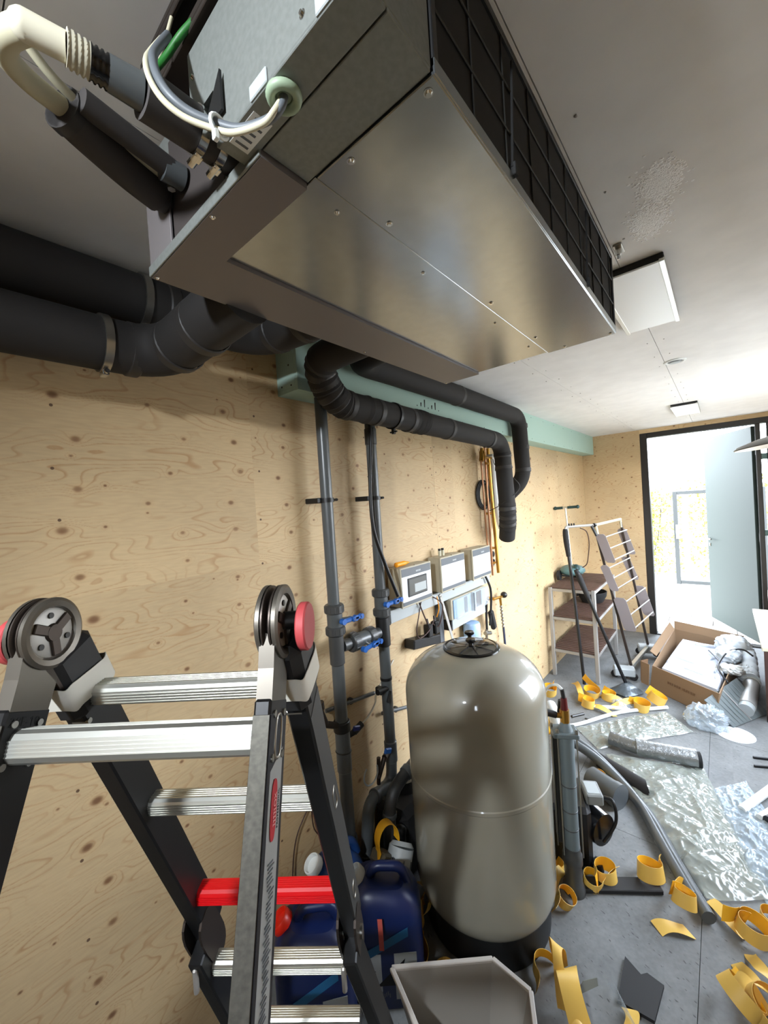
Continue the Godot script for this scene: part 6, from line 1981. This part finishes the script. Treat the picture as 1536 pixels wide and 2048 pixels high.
func build_film():
	sheet("plastic_film", "crumpled milky plastic film sheet lying beyond the foil pipe shell", "plastic film", V(0.47, 0, -3.05), V(0.96, 0, -3.66), V(1.14, 0, -3.45), V(0.66, 0, -2.86), 90, 50, 0.022, 7.0, 51, mats["film"])
	var rl := thing("white_roll", "thin white rolled edge tube along the far side of the film", "tube", V(0.7, 0, -3.4))
	var s := Sh.new(); s.tube(smooth([V(0.33, 0.014, -2.98), V(0.455, 0.014, -3.07), V(0.68, 0.014, -3.43), V(0.96, 0.02, -3.69)], 6), 0.013, 12)
	part("tube", s, mats["white"], rl)
	s = Sh.new(); s.tube(smooth([V(0.50, 0.012, -3.40), V(0.60, 0.012, -3.47), V(0.74, 0.02, -3.49)], 5), 0.016, 10)
	solo("white_tube", s, mats["white"], "short white tube piece lying under the far yellow strips", "tube")
	sheet("plastic_film", "long milky plastic film sheet running down the right side of the floor", "plastic film", V(0.70, 0, -2.84), V(1.19, 0, -3.05), V(1.46, 0, -2.20), V(1.24, 0, -2.035), 80, 130, 0.030, 4.5, 61, mats["film"], 0.03)
	sheet("shiny_film", "shiny crinkled clear film at the right edge of the floor", "plastic film", V(1.26, 0, -2.84), V(1.40, 0, -3.02), V(1.66, 0, -2.30), V(1.44, 0, -2.06), 60, 100, 0.030, 8.0, 71, mats["film_shine"])
	sheet("clear_film", "small clear glossy film over the far end of the white tube", "plastic film", V(0.58, 0.012, -3.56), V(0.72, 0.012, -3.70), V(0.80, 0.012, -3.60), V(0.66, 0.012, -3.46), 30, 24, 0.03, 14.0, 81, mats["film_clear"])
	s = blob(V(0.10, 0.085, 0.075), V(1.20, 0.05, -3.57), 91, 0.55, 1.6)
	solo("clear_bag", s, mats["film_clear"], "scrunched clear plastic bag in front of the corrugated sheet", "plastic bag")
	s = Sh.new(); s.lathe([Vector2(0.0, 0.0005), Vector2(0.105, 0.0005), Vector2(0.107, 0.002), Vector2(0.105, 0.004), Vector2(0.0, 0.004)], Transform3D(Basis.IDENTITY, V(1.352, 0, -3.555)), 48)
	solo("white_disc", s, mats["panel_white"], "flat white round disc lying on the floor near the clear bag", "disc")
	# foil faced pipe insulation shells
	for q in [["foil_shell", "short dull end of the foil covered pipe shell on the film", V(0.705, 0.05, -2.965), V(0.87, 0.05, -2.945), 0.045], ["foil_shell", "longer foil covered pipe insulation shell lying across the film", V(0.86, 0.058, -2.93), V(1.165, 0.055, -3.01), 0.052]]:
		s = Sh.new()
		var d: Vector3 = (q[3] - q[2])
		var P := []
		var f := s.frame(d)
		var nz := noise(97, 22.0, 2)
		for i in 25:
			var row := []
			for k in 23:
				var t := -0.5 + PI * 1.36 * k / 22.0
				var rad: float = q[4] * (1.0 + 0.03 * nz.get_noise_2d(i * 0.05, k * 0.02) + 0.02 * sin(i * 2.4))
				row.append(q[2] + d * (i / 24.0) + (Vector3.UP * sin(t) + f.y.cross(Vector3.UP).normalized() * cos(t)) * rad)
			P.append(row)
		s.grid(P, 0.006)
		solo(q[0], s, mats["foil_dark"], q[1], "pipe insulation")
	s = Sh.new(); s.rod(V(1.145, 0.05, -3.005), V(1.185, 0.05, -3.016), 0.040, 0.046, 18)
	solo("foam_plug", s, mats["black_matt"], "ragged black foam end sticking out of the foil shell", "foam")
	# black foam half tube and hoses
	s = Sh.new()
	var P2 := []
	for i in 19:
		var row := []
		for k in 15:
			var t := PI * k / 14.0
			row.append(V(0.66, 0.004, -2.735).lerp(V(0.955, 0.004, -2.60), i / 18.0) + V(-0.416, 0, -0.909) * 0.055 * cos(t) + V(0, 0.05 * sin(t), 0))
		P2.append(row)
	s.grid(P2, 0.010)
	solo("foam_half_tube", s, mats["foam"], "black foam half tube lying beside the bent hoses", "foam")
	var offs := [V(0.028, 0, 0.040), V(-0.022, 0, -0.022)]
	for i in 2:
		var pts := []
		for p in [V(0.50, 0.10, -2.74), V(0.60, 0.075, -2.725), V(0.70, 0.05, -2.685), V(0.826, 0.03, -2.585), V(0.971, 0.03, -2.408), V(1.075, 0.03, -2.216), V(1.16, 0.03, -2.06), V(1.215, 0.03, -1.965)]:
			pts.append(p + offs[i] * 1.0)
		s = Sh.new(); s.tube(smooth(pts, 7), 0.026, 16)
		solo("bent_hose", s, mats["pvc"], ["grey bent plastic hose on the floor, the nearer of a pair", "grey bent plastic hose on the floor, farther of the pair, against the film"][i], "hose")
	s = Sh.new(); s.bar(V(1.035, 0.008, -2.255), V(1.135, 0.008, -2.085), 0.020, 0.012, V(0.86, 0, 0.5), 0.002)
	solo("white_batten", s, mats["white"], "short white batten beside the bent hoses", "batten")
	# dark scraps
	s = Sh.new(); s.bar(V(0.775, 0.012, -1.772), V(1.075, 0.012, -1.985), 0.066, 0.020, V(0.58, 0, 0.81), 0.003)
	solo("foam_strip", s, mats["rubber"], "flat black foam strip on the floor right of the column", "foam")
	s = Sh.new()
	s.prism([Vector2(1.008, 1.600), Vector2(1.062, 1.570), Vector2(1.078, 1.588), Vector2(1.128, 1.580), Vector2(1.115, 1.450), Vector2(1.012, 1.440)], Transform3D(Basis(Vector3.RIGHT, V(0, 0, -1), Vector3.UP), V(0, 0.001, 0)), 0.012)
	solo("foam_pad", s, mats["rubber"], "torn black foam square on the open floor near the bottom edge", "foam")
	s = Sh.new()
	var P3 := []
	for i in 25:
		var row := []
		for k in 17:
			var t := PI * 1.15 * k / 16.0 - 0.2
			row.append(V(1.000, 0.006, -1.455).lerp(V(1.115, 0.006, -1.33), i / 24.0) + V(0.735, 0, 0.676) * 0.036 * cos(t) + V(0, 0.030 * sin(t) + 0.010, 0))
		P3.append(row)
	s.grid(P3, 0.0)
	solo("clear_film", s, mats["film_clear"], "curled glossy clear film at the bottom edge beside the foam square", "plastic film")
	s = Sh.new()
	s.prism([Vector2(0.0, 0.0), Vector2(0.075, 0.045), Vector2(0.065, 0.085), Vector2(0.02, 0.075)], Transform3D(Basis(V(0.75, 0, -0.66), V(0.2, 0.97, 0.1).normalized(), V(0.66, 0, 0.75)), V(0.895, 0.01, -1.365)), 0.002)
	solo("clear_scrap", s, mats["film"], "stiff translucent scrap standing by the yellow strips at the tub", "plastic scrap")
	sheet("padded_bag", "silver padded bag lying in front of the shelf", "bag", V(0.545, 0.003, -3.80), V(0.66, 0.003, -4.04), V(0.775, 0.003, -3.86), V(0.665, 0.003, -3.725), 24, 20, 0.006, 18.0, 101, mats["pad_silver"], 0.035, 0.008)
	var cm := thing("silver_comb", "small ribbed silver metal block on the floor behind the column", "metal block", V(0.762, 0, -2.455))
	s = Sh.new(); s.box(V(0.762, 0.008, -2.455), V(0.06, 0.014, 0.055), Basis(Vector3.UP, 0.7), 0.002)
	part("base", s, mats["dark_steel"], cm)
	for k in 6:
		s = Sh.new(); s.box(V(0.762, 0.022, -2.455) + V(0.76, 0, -0.64) * (-0.024 + 0.0096 * k), V(0.0045, 0.018, 0.05), Basis(Vector3.UP, 0.7), 0.001)
		part("fin", s, mats["alu"], cm)
	s = Sh.new(); s.box(V(0.50, 0.004, -3.215), V(0.035, 0.007, 0.012), Basis(Vector3.UP, -0.3), 0.002)
	solo("black_clip", s, mats["black"], "tiny black clip on the floor beyond the column", "clip")
	for i in 2:
		s = Sh.new(); s.bar(V(1.43, 0.006, -3.20 - 0.10 * i), V(1.53, 0.006, -3.25 - 0.09 * i), 0.018, 0.010, Vector3.UP, 0.002)
		solo("black_strip", s, mats["black"], ["nearer of two small black strips at the right edge", "farther of two small black strips at the right edge"][i], "strip")
	var ts := [[V(1.36, 0.022, -2.70), V(1.55, 0.03, -3.10), "farther white plastic tube at the right edge beside the shiny film"], [V(1.43, 0.022, -2.68), V(1.58, 0.03, -2.95), "nearer white plastic tube at the right edge beside the shiny film"]]
	for q in ts:
		s = Sh.new(); s.rod(q[0], q[1], 0.020, -1, 16)
		solo("plastic_tube", s, mats["white"], q[2], "tube")
	s = Sh.new(); s.rod(V(1.46, 0.03, -2.66), V(1.60, 0.03, -2.86), 0.028, -1, 16)
	solo("black_tube", s, mats["black"], "short black tube at the right edge under the white tube", "tube")

# ------------------------------------------------------------------ far end: box, shelf, trolley
func panel4(a: Vector3, b: Vector3, c: Vector3, d: Vector3, th: float) -> Sh:
	var s := Sh.new()
	var n := (b - a).cross(d - a).normalized() * th * 0.5
	s.quad(a + n, b + n, c + n, d + n, n.normalized())
	s.quad(a - n, b - n, c - n, d - n, -n.normalized())
	var q := [a, b, c, d]
	var m := (a + b + c + d) * 0.25
	for i in 4:
		var p0: Vector3 = q[i]; var p1: Vector3 = q[(i + 1) % 4]
		var o := ((p0 + p1) * 0.5 - m).normalized()
		s.quad(p0 - n, p1 - n, p1 + n, p0 + n, o)
	return s

func build_box():
	var o := thing("cardboard_box", "long open brown cardboard box holding white foam packing", "box", V(1.1, 0, -4.3))
	var P := [V(0.81, 0, -4.03), V(1.25, 0, -3.70), V(1.42, 0, -4.86), V(0.93, 0, -5.0)]
	var H := [V(0.835, 0.20, -4.03), V(1.275, 0.205, -3.705), V(1.43, 0.23, -4.88), V(0.915, 0.25, -5.03)]
	for i in 4:
		part("side_panel", panel4(P[i] + V(0, 0.004, 0), P[(i + 1) % 4] + V(0, 0.004, 0), H[(i + 1) % 4], H[i], 0.006), mats["card"], o)
	part("bottom_panel", panel4(P[0] + V(0, 0.004, 0), P[1] + V(0, 0.004, 0), P[2] + V(0, 0.004, 0), P[3] + V(0, 0.004, 0), 0.006), mats["card_dark"], o)
	part("flap", panel4(V(0.80, 0.02, -4.02), V(0.74, 0.02, -4.06), V(0.745, 0.21, -4.07), V(0.81, 0.205, -4.03), 0.005), mats["card"], o)
	part("flap", panel4(V(0.735, 0.03, -4.07), V(0.775, 0.03, -4.13), V(0.79, 0.22, -4.12), V(0.742, 0.21, -4.075), 0.005), mats["card_dark"], o)
	part("flap", panel4(H[3], H[0] + V(0, 0, -0.25), H[0] + V(-0.05, 0.03, -0.27), H[3] + V(-0.04, 0.06, -0.02), 0.005), mats["card"], o)
	part("flap", panel4(H[3], H[2], H[2] + V(0.02, 0.07, -0.03), H[3] + V(0.0, 0.075, -0.04), 0.005), mats["card"], o)
	var dr: Vector3 = (P[1] - P[0]).normalized()
	var on: Vector3 = dr.cross(Vector3.UP).normalized()
	if on.z < 0: on = -on
	var pr := Sh.new()
	rng.seed = 77
	var tp: Vector3 = (P[0] + P[1]) * 0.5 + V(0.012, 0.118, 0) + on * 0.0045
	var tb := Basis(dr, Vector3.UP, dr.cross(Vector3.UP))
	for k in 24:
		if k % 7 == 5: continue
		var c: Vector3 = tp + dr * (-0.115 + 0.0098 * k)
		pr.box(c - dr * 0.0025, V(0.0022, 0.020, 0.001), tb)
		pr.box(c + V(0, 0.007 * (k % 3 - 1), 0), V(0.006, 0.003, 0.001), tb)
		if k % 2 == 0: pr.box(c + dr * 0.002, V(0.0022, 0.018, 0.001), tb)
	part("box_print", pr, mat("card_ink", Color(0.40, 0.29, 0.19), 0.9), o)
	# foam packing
	var f := thing("foam_packing", "white moulded foam slab with recesses lying in the cardboard box", "packing", V(1.12, 0.1, -4.35))
	var A := V(0.90, 0.0, -4.03); var B := V(1.26, 0.0, -3.80); var C := V(1.375, 0.0, -4.78); var D := V(0.99, 0.0, -4.90)
	var R := []
	for y in [0.02, 0.195, 0.20]:
		var k := 0.0 if y < 0.198 else 0.012
		var m := (A + B + C + D) * 0.25
		var ring := []
		for q in [A, B, C, D]:
			ring.append(q + (m - q).normalized() * k + V(0, y, 0))
		R.append(ring)
	for i in 4:
		for j in 2:
			pass
	var s := Sh.new()
	var m2 := (A + B + C + D) * 0.25
	for j in 2:
		for i in 4:
			var a: Vector3 = R[j][i]; var b: Vector3 = R[j][(i + 1) % 4]; var c: Vector3 = R[j + 1][(i + 1) % 4]; var d: Vector3 = R[j + 1][i]
			var n := (b - a).cross(d - a).normalized()
			if n.dot((a + b) * 0.5 - m2) < 0: n = -n
			s.quad(a, b, c, d, n)
	s.quad(R[2][0], R[2][1], R[2][2], R[2][3], Vector3.UP)
	part("slab", s, mats["styro"], f)
	var e1 := (B - A).normalized(); var e2 := (D - A).normalized()
	var bb := Basis(e1, Vector3.UP, e1.cross(Vector3.UP))
	for q in [[0.55, 0.92, 0.20, 0.045], [0.06, 0.5, 0.035, 0.60], [0.94, 0.45, 0.035, 0.55], [0.16, 0.72, 0.10, 0.06]]:
		var s2 := Sh.new()
		var c := A.lerp(B, q[0]).lerp(D.lerp(C, q[0]), q[1])
		s2.box(c + V(0, 0.205, 0), V(q[2], 0.03, q[3]), Basis(Vector3.UP.cross(e2).normalized(), Vector3.UP, e2.normalized()), 0.010)
		part("rib", s2, mats["styro"], f)
	for q in [[0.45, 0.55, 0.20, 0.34], [0.62, 0.24, 0.16, 0.14]]:
		var s2 := Sh.new()
		var c := A.lerp(B, q[0]).lerp(D.lerp(C, q[0]), q[1])
		s2.box(c + V(0, 0.203, 0), V(q[2], 0.016, q[3]), Basis(e1, Vector3.UP, e1.cross(Vector3.UP)).orthonormalized(), 0.006)
		part("raised_field", s2, mats["styro"], f)
	# corrugated sheet against the box corner
	var sh := thing("corrugated_sheet", "grey green corrugated plastic sheet leaning on the cardboard box corner", "sheet", V(1.36, 0.08, -3.85))
	var p00 := V(1.345, 0.006, -3.645); var p10 := V(1.545, 0.006, -4.00); var p11 := V(1.375, 0.20, -4.08); var p01 := V(1.19, 0.17, -3.62)
	part("board", panel4(p00, p10, p11, p01, 0.006), mats["corrugated"], sh)
	var nn := (p10 - p00).cross(p01 - p00).normalized()
	if nn.y < 0: nn = -nn
	for k in 9:
		var t := 0.1 + 0.1 * k
		var rb := Sh.new()
		rb.bar(p00.lerp(p10, t) + nn * 0.0035, p01.lerp(p11, t) + nn * 0.0035, 0.006 if k != 4 else 0.012, 0.0016, p10 - p00, 0.0005)
		part("rib", rb, mats["corrugated"] if k != 4 else mats["alu_matt"], sh)
	# white cloth and hose pile
	var cl := [[V(0.12, 0.085, 0.10), V(1.37, 0.27, -4.66), 111], [V(0.06, 0.08, 0.14), V(1.455, 0.20, -4.62), 112], [V(0.08, 0.06, 0.12), V(1.335, 0.25, -4.47), 113], [V(0.065, 0.06, 0.10), V(1.445, 0.16, -4.34), 114]]
	var w := thing("white_coverall", "crumpled white coverall thrown over the end of the cardboard box", "clothing", V(1.42, 0.2, -4.55))
	for q in cl:
		part("cloth_fold", blob(q[0], q[1], q[2], 0.26, 1.1, 56), mats["cloth_white"], w)
	s = Sh.new()
	var hp := smooth([V(1.42, 0.27, -4.78), V(1.46, 0.24, -4.62), V(1.465, 0.20, -4.42), V(1.465, 0.15, -4.24)], 8)
	var hr := []
	for i in hp.size(): hr.append(0.050 + 0.007 * sin(i * 1.9))
	s.tube(hp, hr, 20)
	part("sleeve", s, mats["cloth_white"], w)
	var d := thing("duct_piece", "grey metal duct length lying right of the cardboard box", "duct", V(1.45, 0.08, -4.0))
	s = Sh.new(); s.rod(V(1.468, 0.12, -4.22), V(1.425, 0.075, -3.88), 0.052, -1, 28)
	part("pipe", s, mats["alu_matt"], d)
	s = Sh.new(); s.rod(V(1.428, 0.077, -3.895), V(1.415, 0.068, -3.825), 0.047, -1, 28)
	part("spigot", s, mats["lightgrey"], d)
	s = Sh.new(); s.rod(V(1.472, 0.125, -4.26), V(1.467, 0.12, -4.215), 0.055, -1, 28)
	part("collar", s, mats["white"], d)
	var c2 := thing("black_cable", "black cable looping over the foam packing and white coverall", "cable", V(1.3, 0.25, -4.3))
	s = Sh.new()
	s.tube(smooth([V(1.325, 0.20, -3.95), V(1.27, 0.245, -4.10), V(1.285, 0.26, -4.28), V(1.345, 0.30, -4.42), V(1.43, 0.31, -4.47), V(1.49, 0.28, -4.43)], 7), 0.007, 10)
	s.tube(smooth([V(1.275, 0.25, -4.26), V(1.24, 0.245, -4.40), V(1.20, 0.235, -4.55)], 5), 0.006, 8)
	part("cable", s, mats["black"], c2)
	s = Sh.new(); s.ball(V(1.30, 0.30, -4.08), V(0.055, 0.03, 0.05), 14)
	var bg := blob(V(0.075, 0.03, 0.07), V(1.345, 0.22, -4.20), 121, 0.5, 1.5, 32)
	solo("white_bag", bg, mats["white"], "small white plastic bag between foam packing and duct piece", "plastic bag")
	# low cabinet at the right edge
	var cb := thing("low_cabinet", "dark brown low cabinet edge with pale top at the right edge", "cabinet", V(1.7, 0, -4.4))
	slab("carcass", V(1.60, 0.0, -4.95), V(1.93, 0.515, -3.87), mats["wood_brown"], cb, 0.003)
	slab("side_board", V(1.530, 0.0, -3.885), V(1.60, 0.515, -3.855), mats["wood_brown"], cb, 0.003)
	slab("top", V(1.52, 0.515, -5.0), V(1.94, 0.545, -3.85), mats["cream"], cb, 0.003)

func build_shelf():
	var x0 := 0.060; var x1 := 0.435; var z0 := -3.88; var z1 := -4.70
	var o := thing("slatted_shelf", "low metal framed shelf unit with three brown slatted shelves by the wall", "shelf", V(0.25, 0, -4.3))
	for x in [x0, x1]:
		for z in [z0, z1]:
			slab("leg", V(x - 0.016, 0.0, z - 0.016), V(x + 0.016, 0.845, z + 0.016), mats["alu_matt"], o, 0.003)
	for y in [0.845, 0.575, 0.265]:
		slab("side_rail", V(x0 - 0.012, y - 0.035, z1), V(x0 + 0.012, y - 0.008, z0), mats["alu_matt"], o, 0.002)
		slab("side_rail", V(x1 - 0.012, y - 0.035, z1), V(x1 + 0.012, y - 0.008, z0), mats["alu_matt"], o, 0.002)
		slab("front_rail", V(x0 + 0.016, y - 0.035, z0 - 0.010), V(x1 - 0.016, y - 0.010, z0 + 0.010), mats["alu_matt"], o, 0.002)
		for k in 18:
			var z := z0 - 0.012 - (z0 - z1 - 0.03) * k / 17.0
			slab("slat", V(x0 - 0.010, y - 0.008, z - 0.014), V(x1 + 0.010, y + 0.004, z + 0.012), mats["slat"], o, 0.002)
	for s3 in [-1.0, 1.0]:
		var b := Sh.new(); b.bar(V(x1 + 0.014, 0.20, z0), V(x1 + 0.014, 0.06, z0 - 0.002), 0.012, 0.006, V(0, 0, 1), 0.001)
	# scooter
	var sc := thing("kick_scooter", "small teal kick scooter standing on the top shelf", "scooter", V(0.14, 0.834, -4.3))
	var s := Sh.new(); s.rod(V(0.15, 0.93, -4.30), V(0.118, 1.565, -4.30), 0.009, -1, 14)
	part("stem", s, mats["alu"], sc)
	s = Sh.new(); s.rod(V(-0.0 + 0.012, 1.567, -4.30), V(0.095, 1.571, -4.30), 0.014, -1, 14); s.rod(V(0.14, 1.572, -4.30), V(0.235, 1.576, -4.30), 0.014, -1, 14); s.ball(V(0.020, 1.568, -4.30), V(0.019, 0.019, 0.019), 12); s.ball(V(0.235, 1.576, -4.30), V(0.019, 0.019, 0.019), 12)
	part("hand_grip", s, mats["teal"], sc)
	s = Sh.new(); s.rod(V(0.095, 1.571, -4.30), V(0.14, 1.572, -4.30), 0.011, -1, 12)
	part("clamp", s, mats["alu"], sc)
	s = blob(V(0.115, 0.055, 0.15), V(0.145, 0.925, -4.33), 131, 0.06, 1.0, 32)
	part("deck", s, mats["teal_pale"], sc)
	s = Sh.new(); s.ball(V(0.20, 0.955, -4.26), V(0.035, 0.045, 0.035), 14)
	part("head", s, mats["teal"], sc)
	for q in [V(0.045, 0.884, -4.22), V(0.235, 0.874, -4.24), V(0.14, 0.872, -4.46)]:
		s = Sh.new(); s.rod(q - V(0.014, 0, 0), q + V(0.014, 0, 0), 0.050 if q.x < 0.1 else 0.038, -1, 24); s.rod(q - V(0.017, 0, 0), q + V(0.017, 0, 0), 0.02, -1, 14)
		part("wheel", s, mats["rubber"], sc)
	s = Sh.new(); s.rod(V(0.05, 0.884, -4.22), V(0.235, 0.874, -4.24), 0.008, -1, 10)
	part("axle", s, mats["black"], sc)
	sc.position.y += 0.014
	var wi := thing("thin_cable", "thin brown cable hanging down to the scooter from the grey tube", "cable", V(0.27, 1.2, -4.1))
	s = Sh.new(); s.tube(smooth([V(0.33, 1.40, -3.98), V(0.365, 1.36, -4.05), V(0.37, 1.25, -4.1), V(0.345, 1.12, -4.15), V(0.315, 1.03, -4.2), V(0.27, 0.99, -4.22)], 6), 0.0045, 8)
	part("cable", s, mats["wood_brown"], wi)
	# dark basket on the middle shelf
	var hl := thing("black_bowl", "dark round basket on the middle shelf behind the slanting pole", "basket", V(0.26, 0.574, -4.55))
	s = Sh.new(); s.lathe([Vector2(0.05, 0.0), Vector2(0.10, 0.012), Vector2(0.135, 0.075), Vector2(0.14, 0.12), Vector2(0.134, 0.12), Vector2(0.125, 0.07), Vector2(0.09, 0.02), Vector2(0.0, 0.016)], Transform3D(Basis.IDENTITY, V(0.27, 0.576, -4.52)), 36)
	part("bowl", s, mats["black_matt"], hl)
	s = Sh.new(); s.tube(smooth([V(0.14, 0.69, -4.52), V(0.13, 0.74, -4.50), V(0.16, 0.66, -4.40)], 5), 0.010, 8)
	part("loop_handle", s, mats["black"], hl)

func build_trolley():
	var o := thing("folding_trolley", "tall folded metal trolley with rod trays leaning between shelf and doorway", "trolley", V(0.6, 0, -4.5))
	var zl := -4.20; var zr := -4.76
	var s: Sh
	for q in [[zl, V(0.415, 1.33, zl), V(0.645, 0.10, zl)], [zr, V(0.525, 1.40, zr), V(0.705, 0.12, zr - 0.04)]]:
		s = Sh.new(); s.bar(q[1], q[2], 0.024, 0.014, V(1, 0, 0), 0.003)
		part("post", s, mats["dark_steel"], o)
	s = Sh.new(); s.rod(V(0.40, 1.408, zl), V(0.525, 1.425, zr), 0.014, -1, 14)
	s.rod(V(0.525, 1.425, zr), V(0.53, 1.34, zr), 0.011, -1, 12); s.rod(V(0.415, 1.40, zl), V(0.43, 1.30, zl), 0.011, -1, 12)
	part("handle_bar", s, mats["cream"], o)
	s = Sh.new(); s.rod(V(0.398, 1.408, zl + 0.015), V(0.40, 1.409, zl - 0.02), 0.020, -1, 14)
	part("bar_joint", s, mats["black"], o)
	# three trays hanging upright: end plates and rods
	for q in [[0.455, 1.055, 1.325, 0.085], [0.475, 0.79, 1.03, 0.075], [0.585, 0.43, 0.73, 0.10]]:
		var xc: float = q[0]
		for z in [zl + 0.02, zr - 0.02]:
			s = Sh.new()
			var w: float = q[3] * 0.5
			var y0: float = q[1]; var y1: float = q[2]
			var dz := 0.075 if z < -4.5 else 0.0
			var lean := 0.07
			s.prism([Vector2(-w + lean, y0 + 0.02), Vector2(-w + lean + 0.02, y0), Vector2(w + lean - 0.01, y0), Vector2(w + lean, y0 + 0.015), Vector2(w, y1 - 0.02), Vector2(w - 0.02, y1), Vector2(-w + 0.02, y1), Vector2(-w, y1 - 0.02)], Transform3D(Basis.IDENTITY, V(xc + dz, 0, z - 0.004)), 0.008)
			part("tray_end", s, mats["tray"], o)
		for k in 3:
			var t := 0.10 + 0.80 * k / 2.0
			var y: float = lerpf(q[2], q[1], t)
			var xo: float = xc + 0.07 * t
			for sg in [1.0]:
				s = Sh.new(); s.rod(V(xo + sg * (q[3] * 0.5 - 0.006), y, zl + 0.02), V(xo + 0.075 + sg * (q[3] * 0.5 - 0.006), y + 0.012, zr - 0.02), 0.006, -1, 8)
				part("tray_rod", s, mats["alu"], o)
	s = Sh.new(); s.bar(V(0.63, 0.085, -4.10), V(0.705, 0.10, -4.80), 0.035, 0.030, V(1, 0, 0), 0.004)
	part("base_bar", s, mats["alu"], o)
	for q in [V(0.60, 0.07, -4.12), V(0.70, 0.08, -4.80)]:
		s = Sh.new(); s.box(q, V(0.17, 0.075, 0.10), Basis(Vector3.UP, 0.3), 0.010)
		part("foot_block", s, mats["lightgrey"], o)
		for e in [-1.0, 1.0]:
			s = Sh.new(); s.rod(q + V(0.075 * e, -0.038, -0.015), q + V(0.075 * e, -0.038, 0.015), 0.032, -1, 18)
			part("wheel", s, mats["rubber"], o)
	var bs := thing("tube_stand", "tall black tube with thick grip, bent into a grey bar at the top", "stand", V(0.33, 0, -3.81))
	s = Sh.new(); s.tube([V(0.252, 1.40, -3.79), V(0.30, 0.70, -3.80), V(0.335, 0.0, -3.815)], 0.0135, 14)
	part("tube", s, mats["black"], bs)
	s = Sh.new(); s.tube(smooth([V(0.252, 1.41, -3.79), V(0.254, 1.32, -3.79), V(0.268, 1.16, -3.792)], 5), [0.016, 0.021, 0.023, 0.024, 0.024, 0.024, 0.024, 0.023, 0.021, 0.020, 0.019], 16)
	part("grip", s, mats["black_matt"], bs)
	s = Sh.new(); s.tube(rounded([V(0.252, 1.39, -3.79), V(0.256, 1.428, -3.79), V(0.392, 1.412, -4.17)], 0.03, 5), 0.012, 12)
	part("top_bar", s, mats["alu_matt"], bs)
	s = Sh.new(); s.rod(V(0.385, 1.412, -4.15), V(0.425, 1.31, -4.16), 0.013, -1, 12)
	part("bar_end", s, mats["black"], bs)
	s = Sh.new()
	for k in 3: s.ball(V(0.275 + 0.016 * k, 1.445, -3.83 - 0.02 * k), V(0.008, 0.012, 0.008), 10)
	part("buttons", s, mats["black"], bs)
	var sp := thing("slanting_pole", "black pole slanting down in front of the shelf to the trolley's foot", "pole", V(0.63, 0, -4.03))
	s = Sh.new(); s.tube([V(0.342, 1.02, -3.76), V(0.435, 0.70, -3.834), V(0.632, 0.012, -3.99)], [0.022, 0.014, 0.014], 14)
	part("pole", s, mats["black"], sp)
	s = Sh.new(); s.tube([V(0.333, 1.047, -3.754), V(0.358, 0.965, -3.772), V(0.410, 0.785, -3.814)], [0.018, 0.026, 0.020], 16)
	part("grip", s, mats["black_matt"], sp)

func _ready():
	setup_view()
	make_materials()
	build_room()
	build_outside()
	build_air_unit()
	build_unit_hoses()
	build_ducts()
	build_ceiling_things()
	build_pipes()
	build_wall_gear()
	build_tank()
	build_ladder()
	build_cans()
	build_strips()
	build_film()
	build_box()
	build_shelf()
	build_trolley()
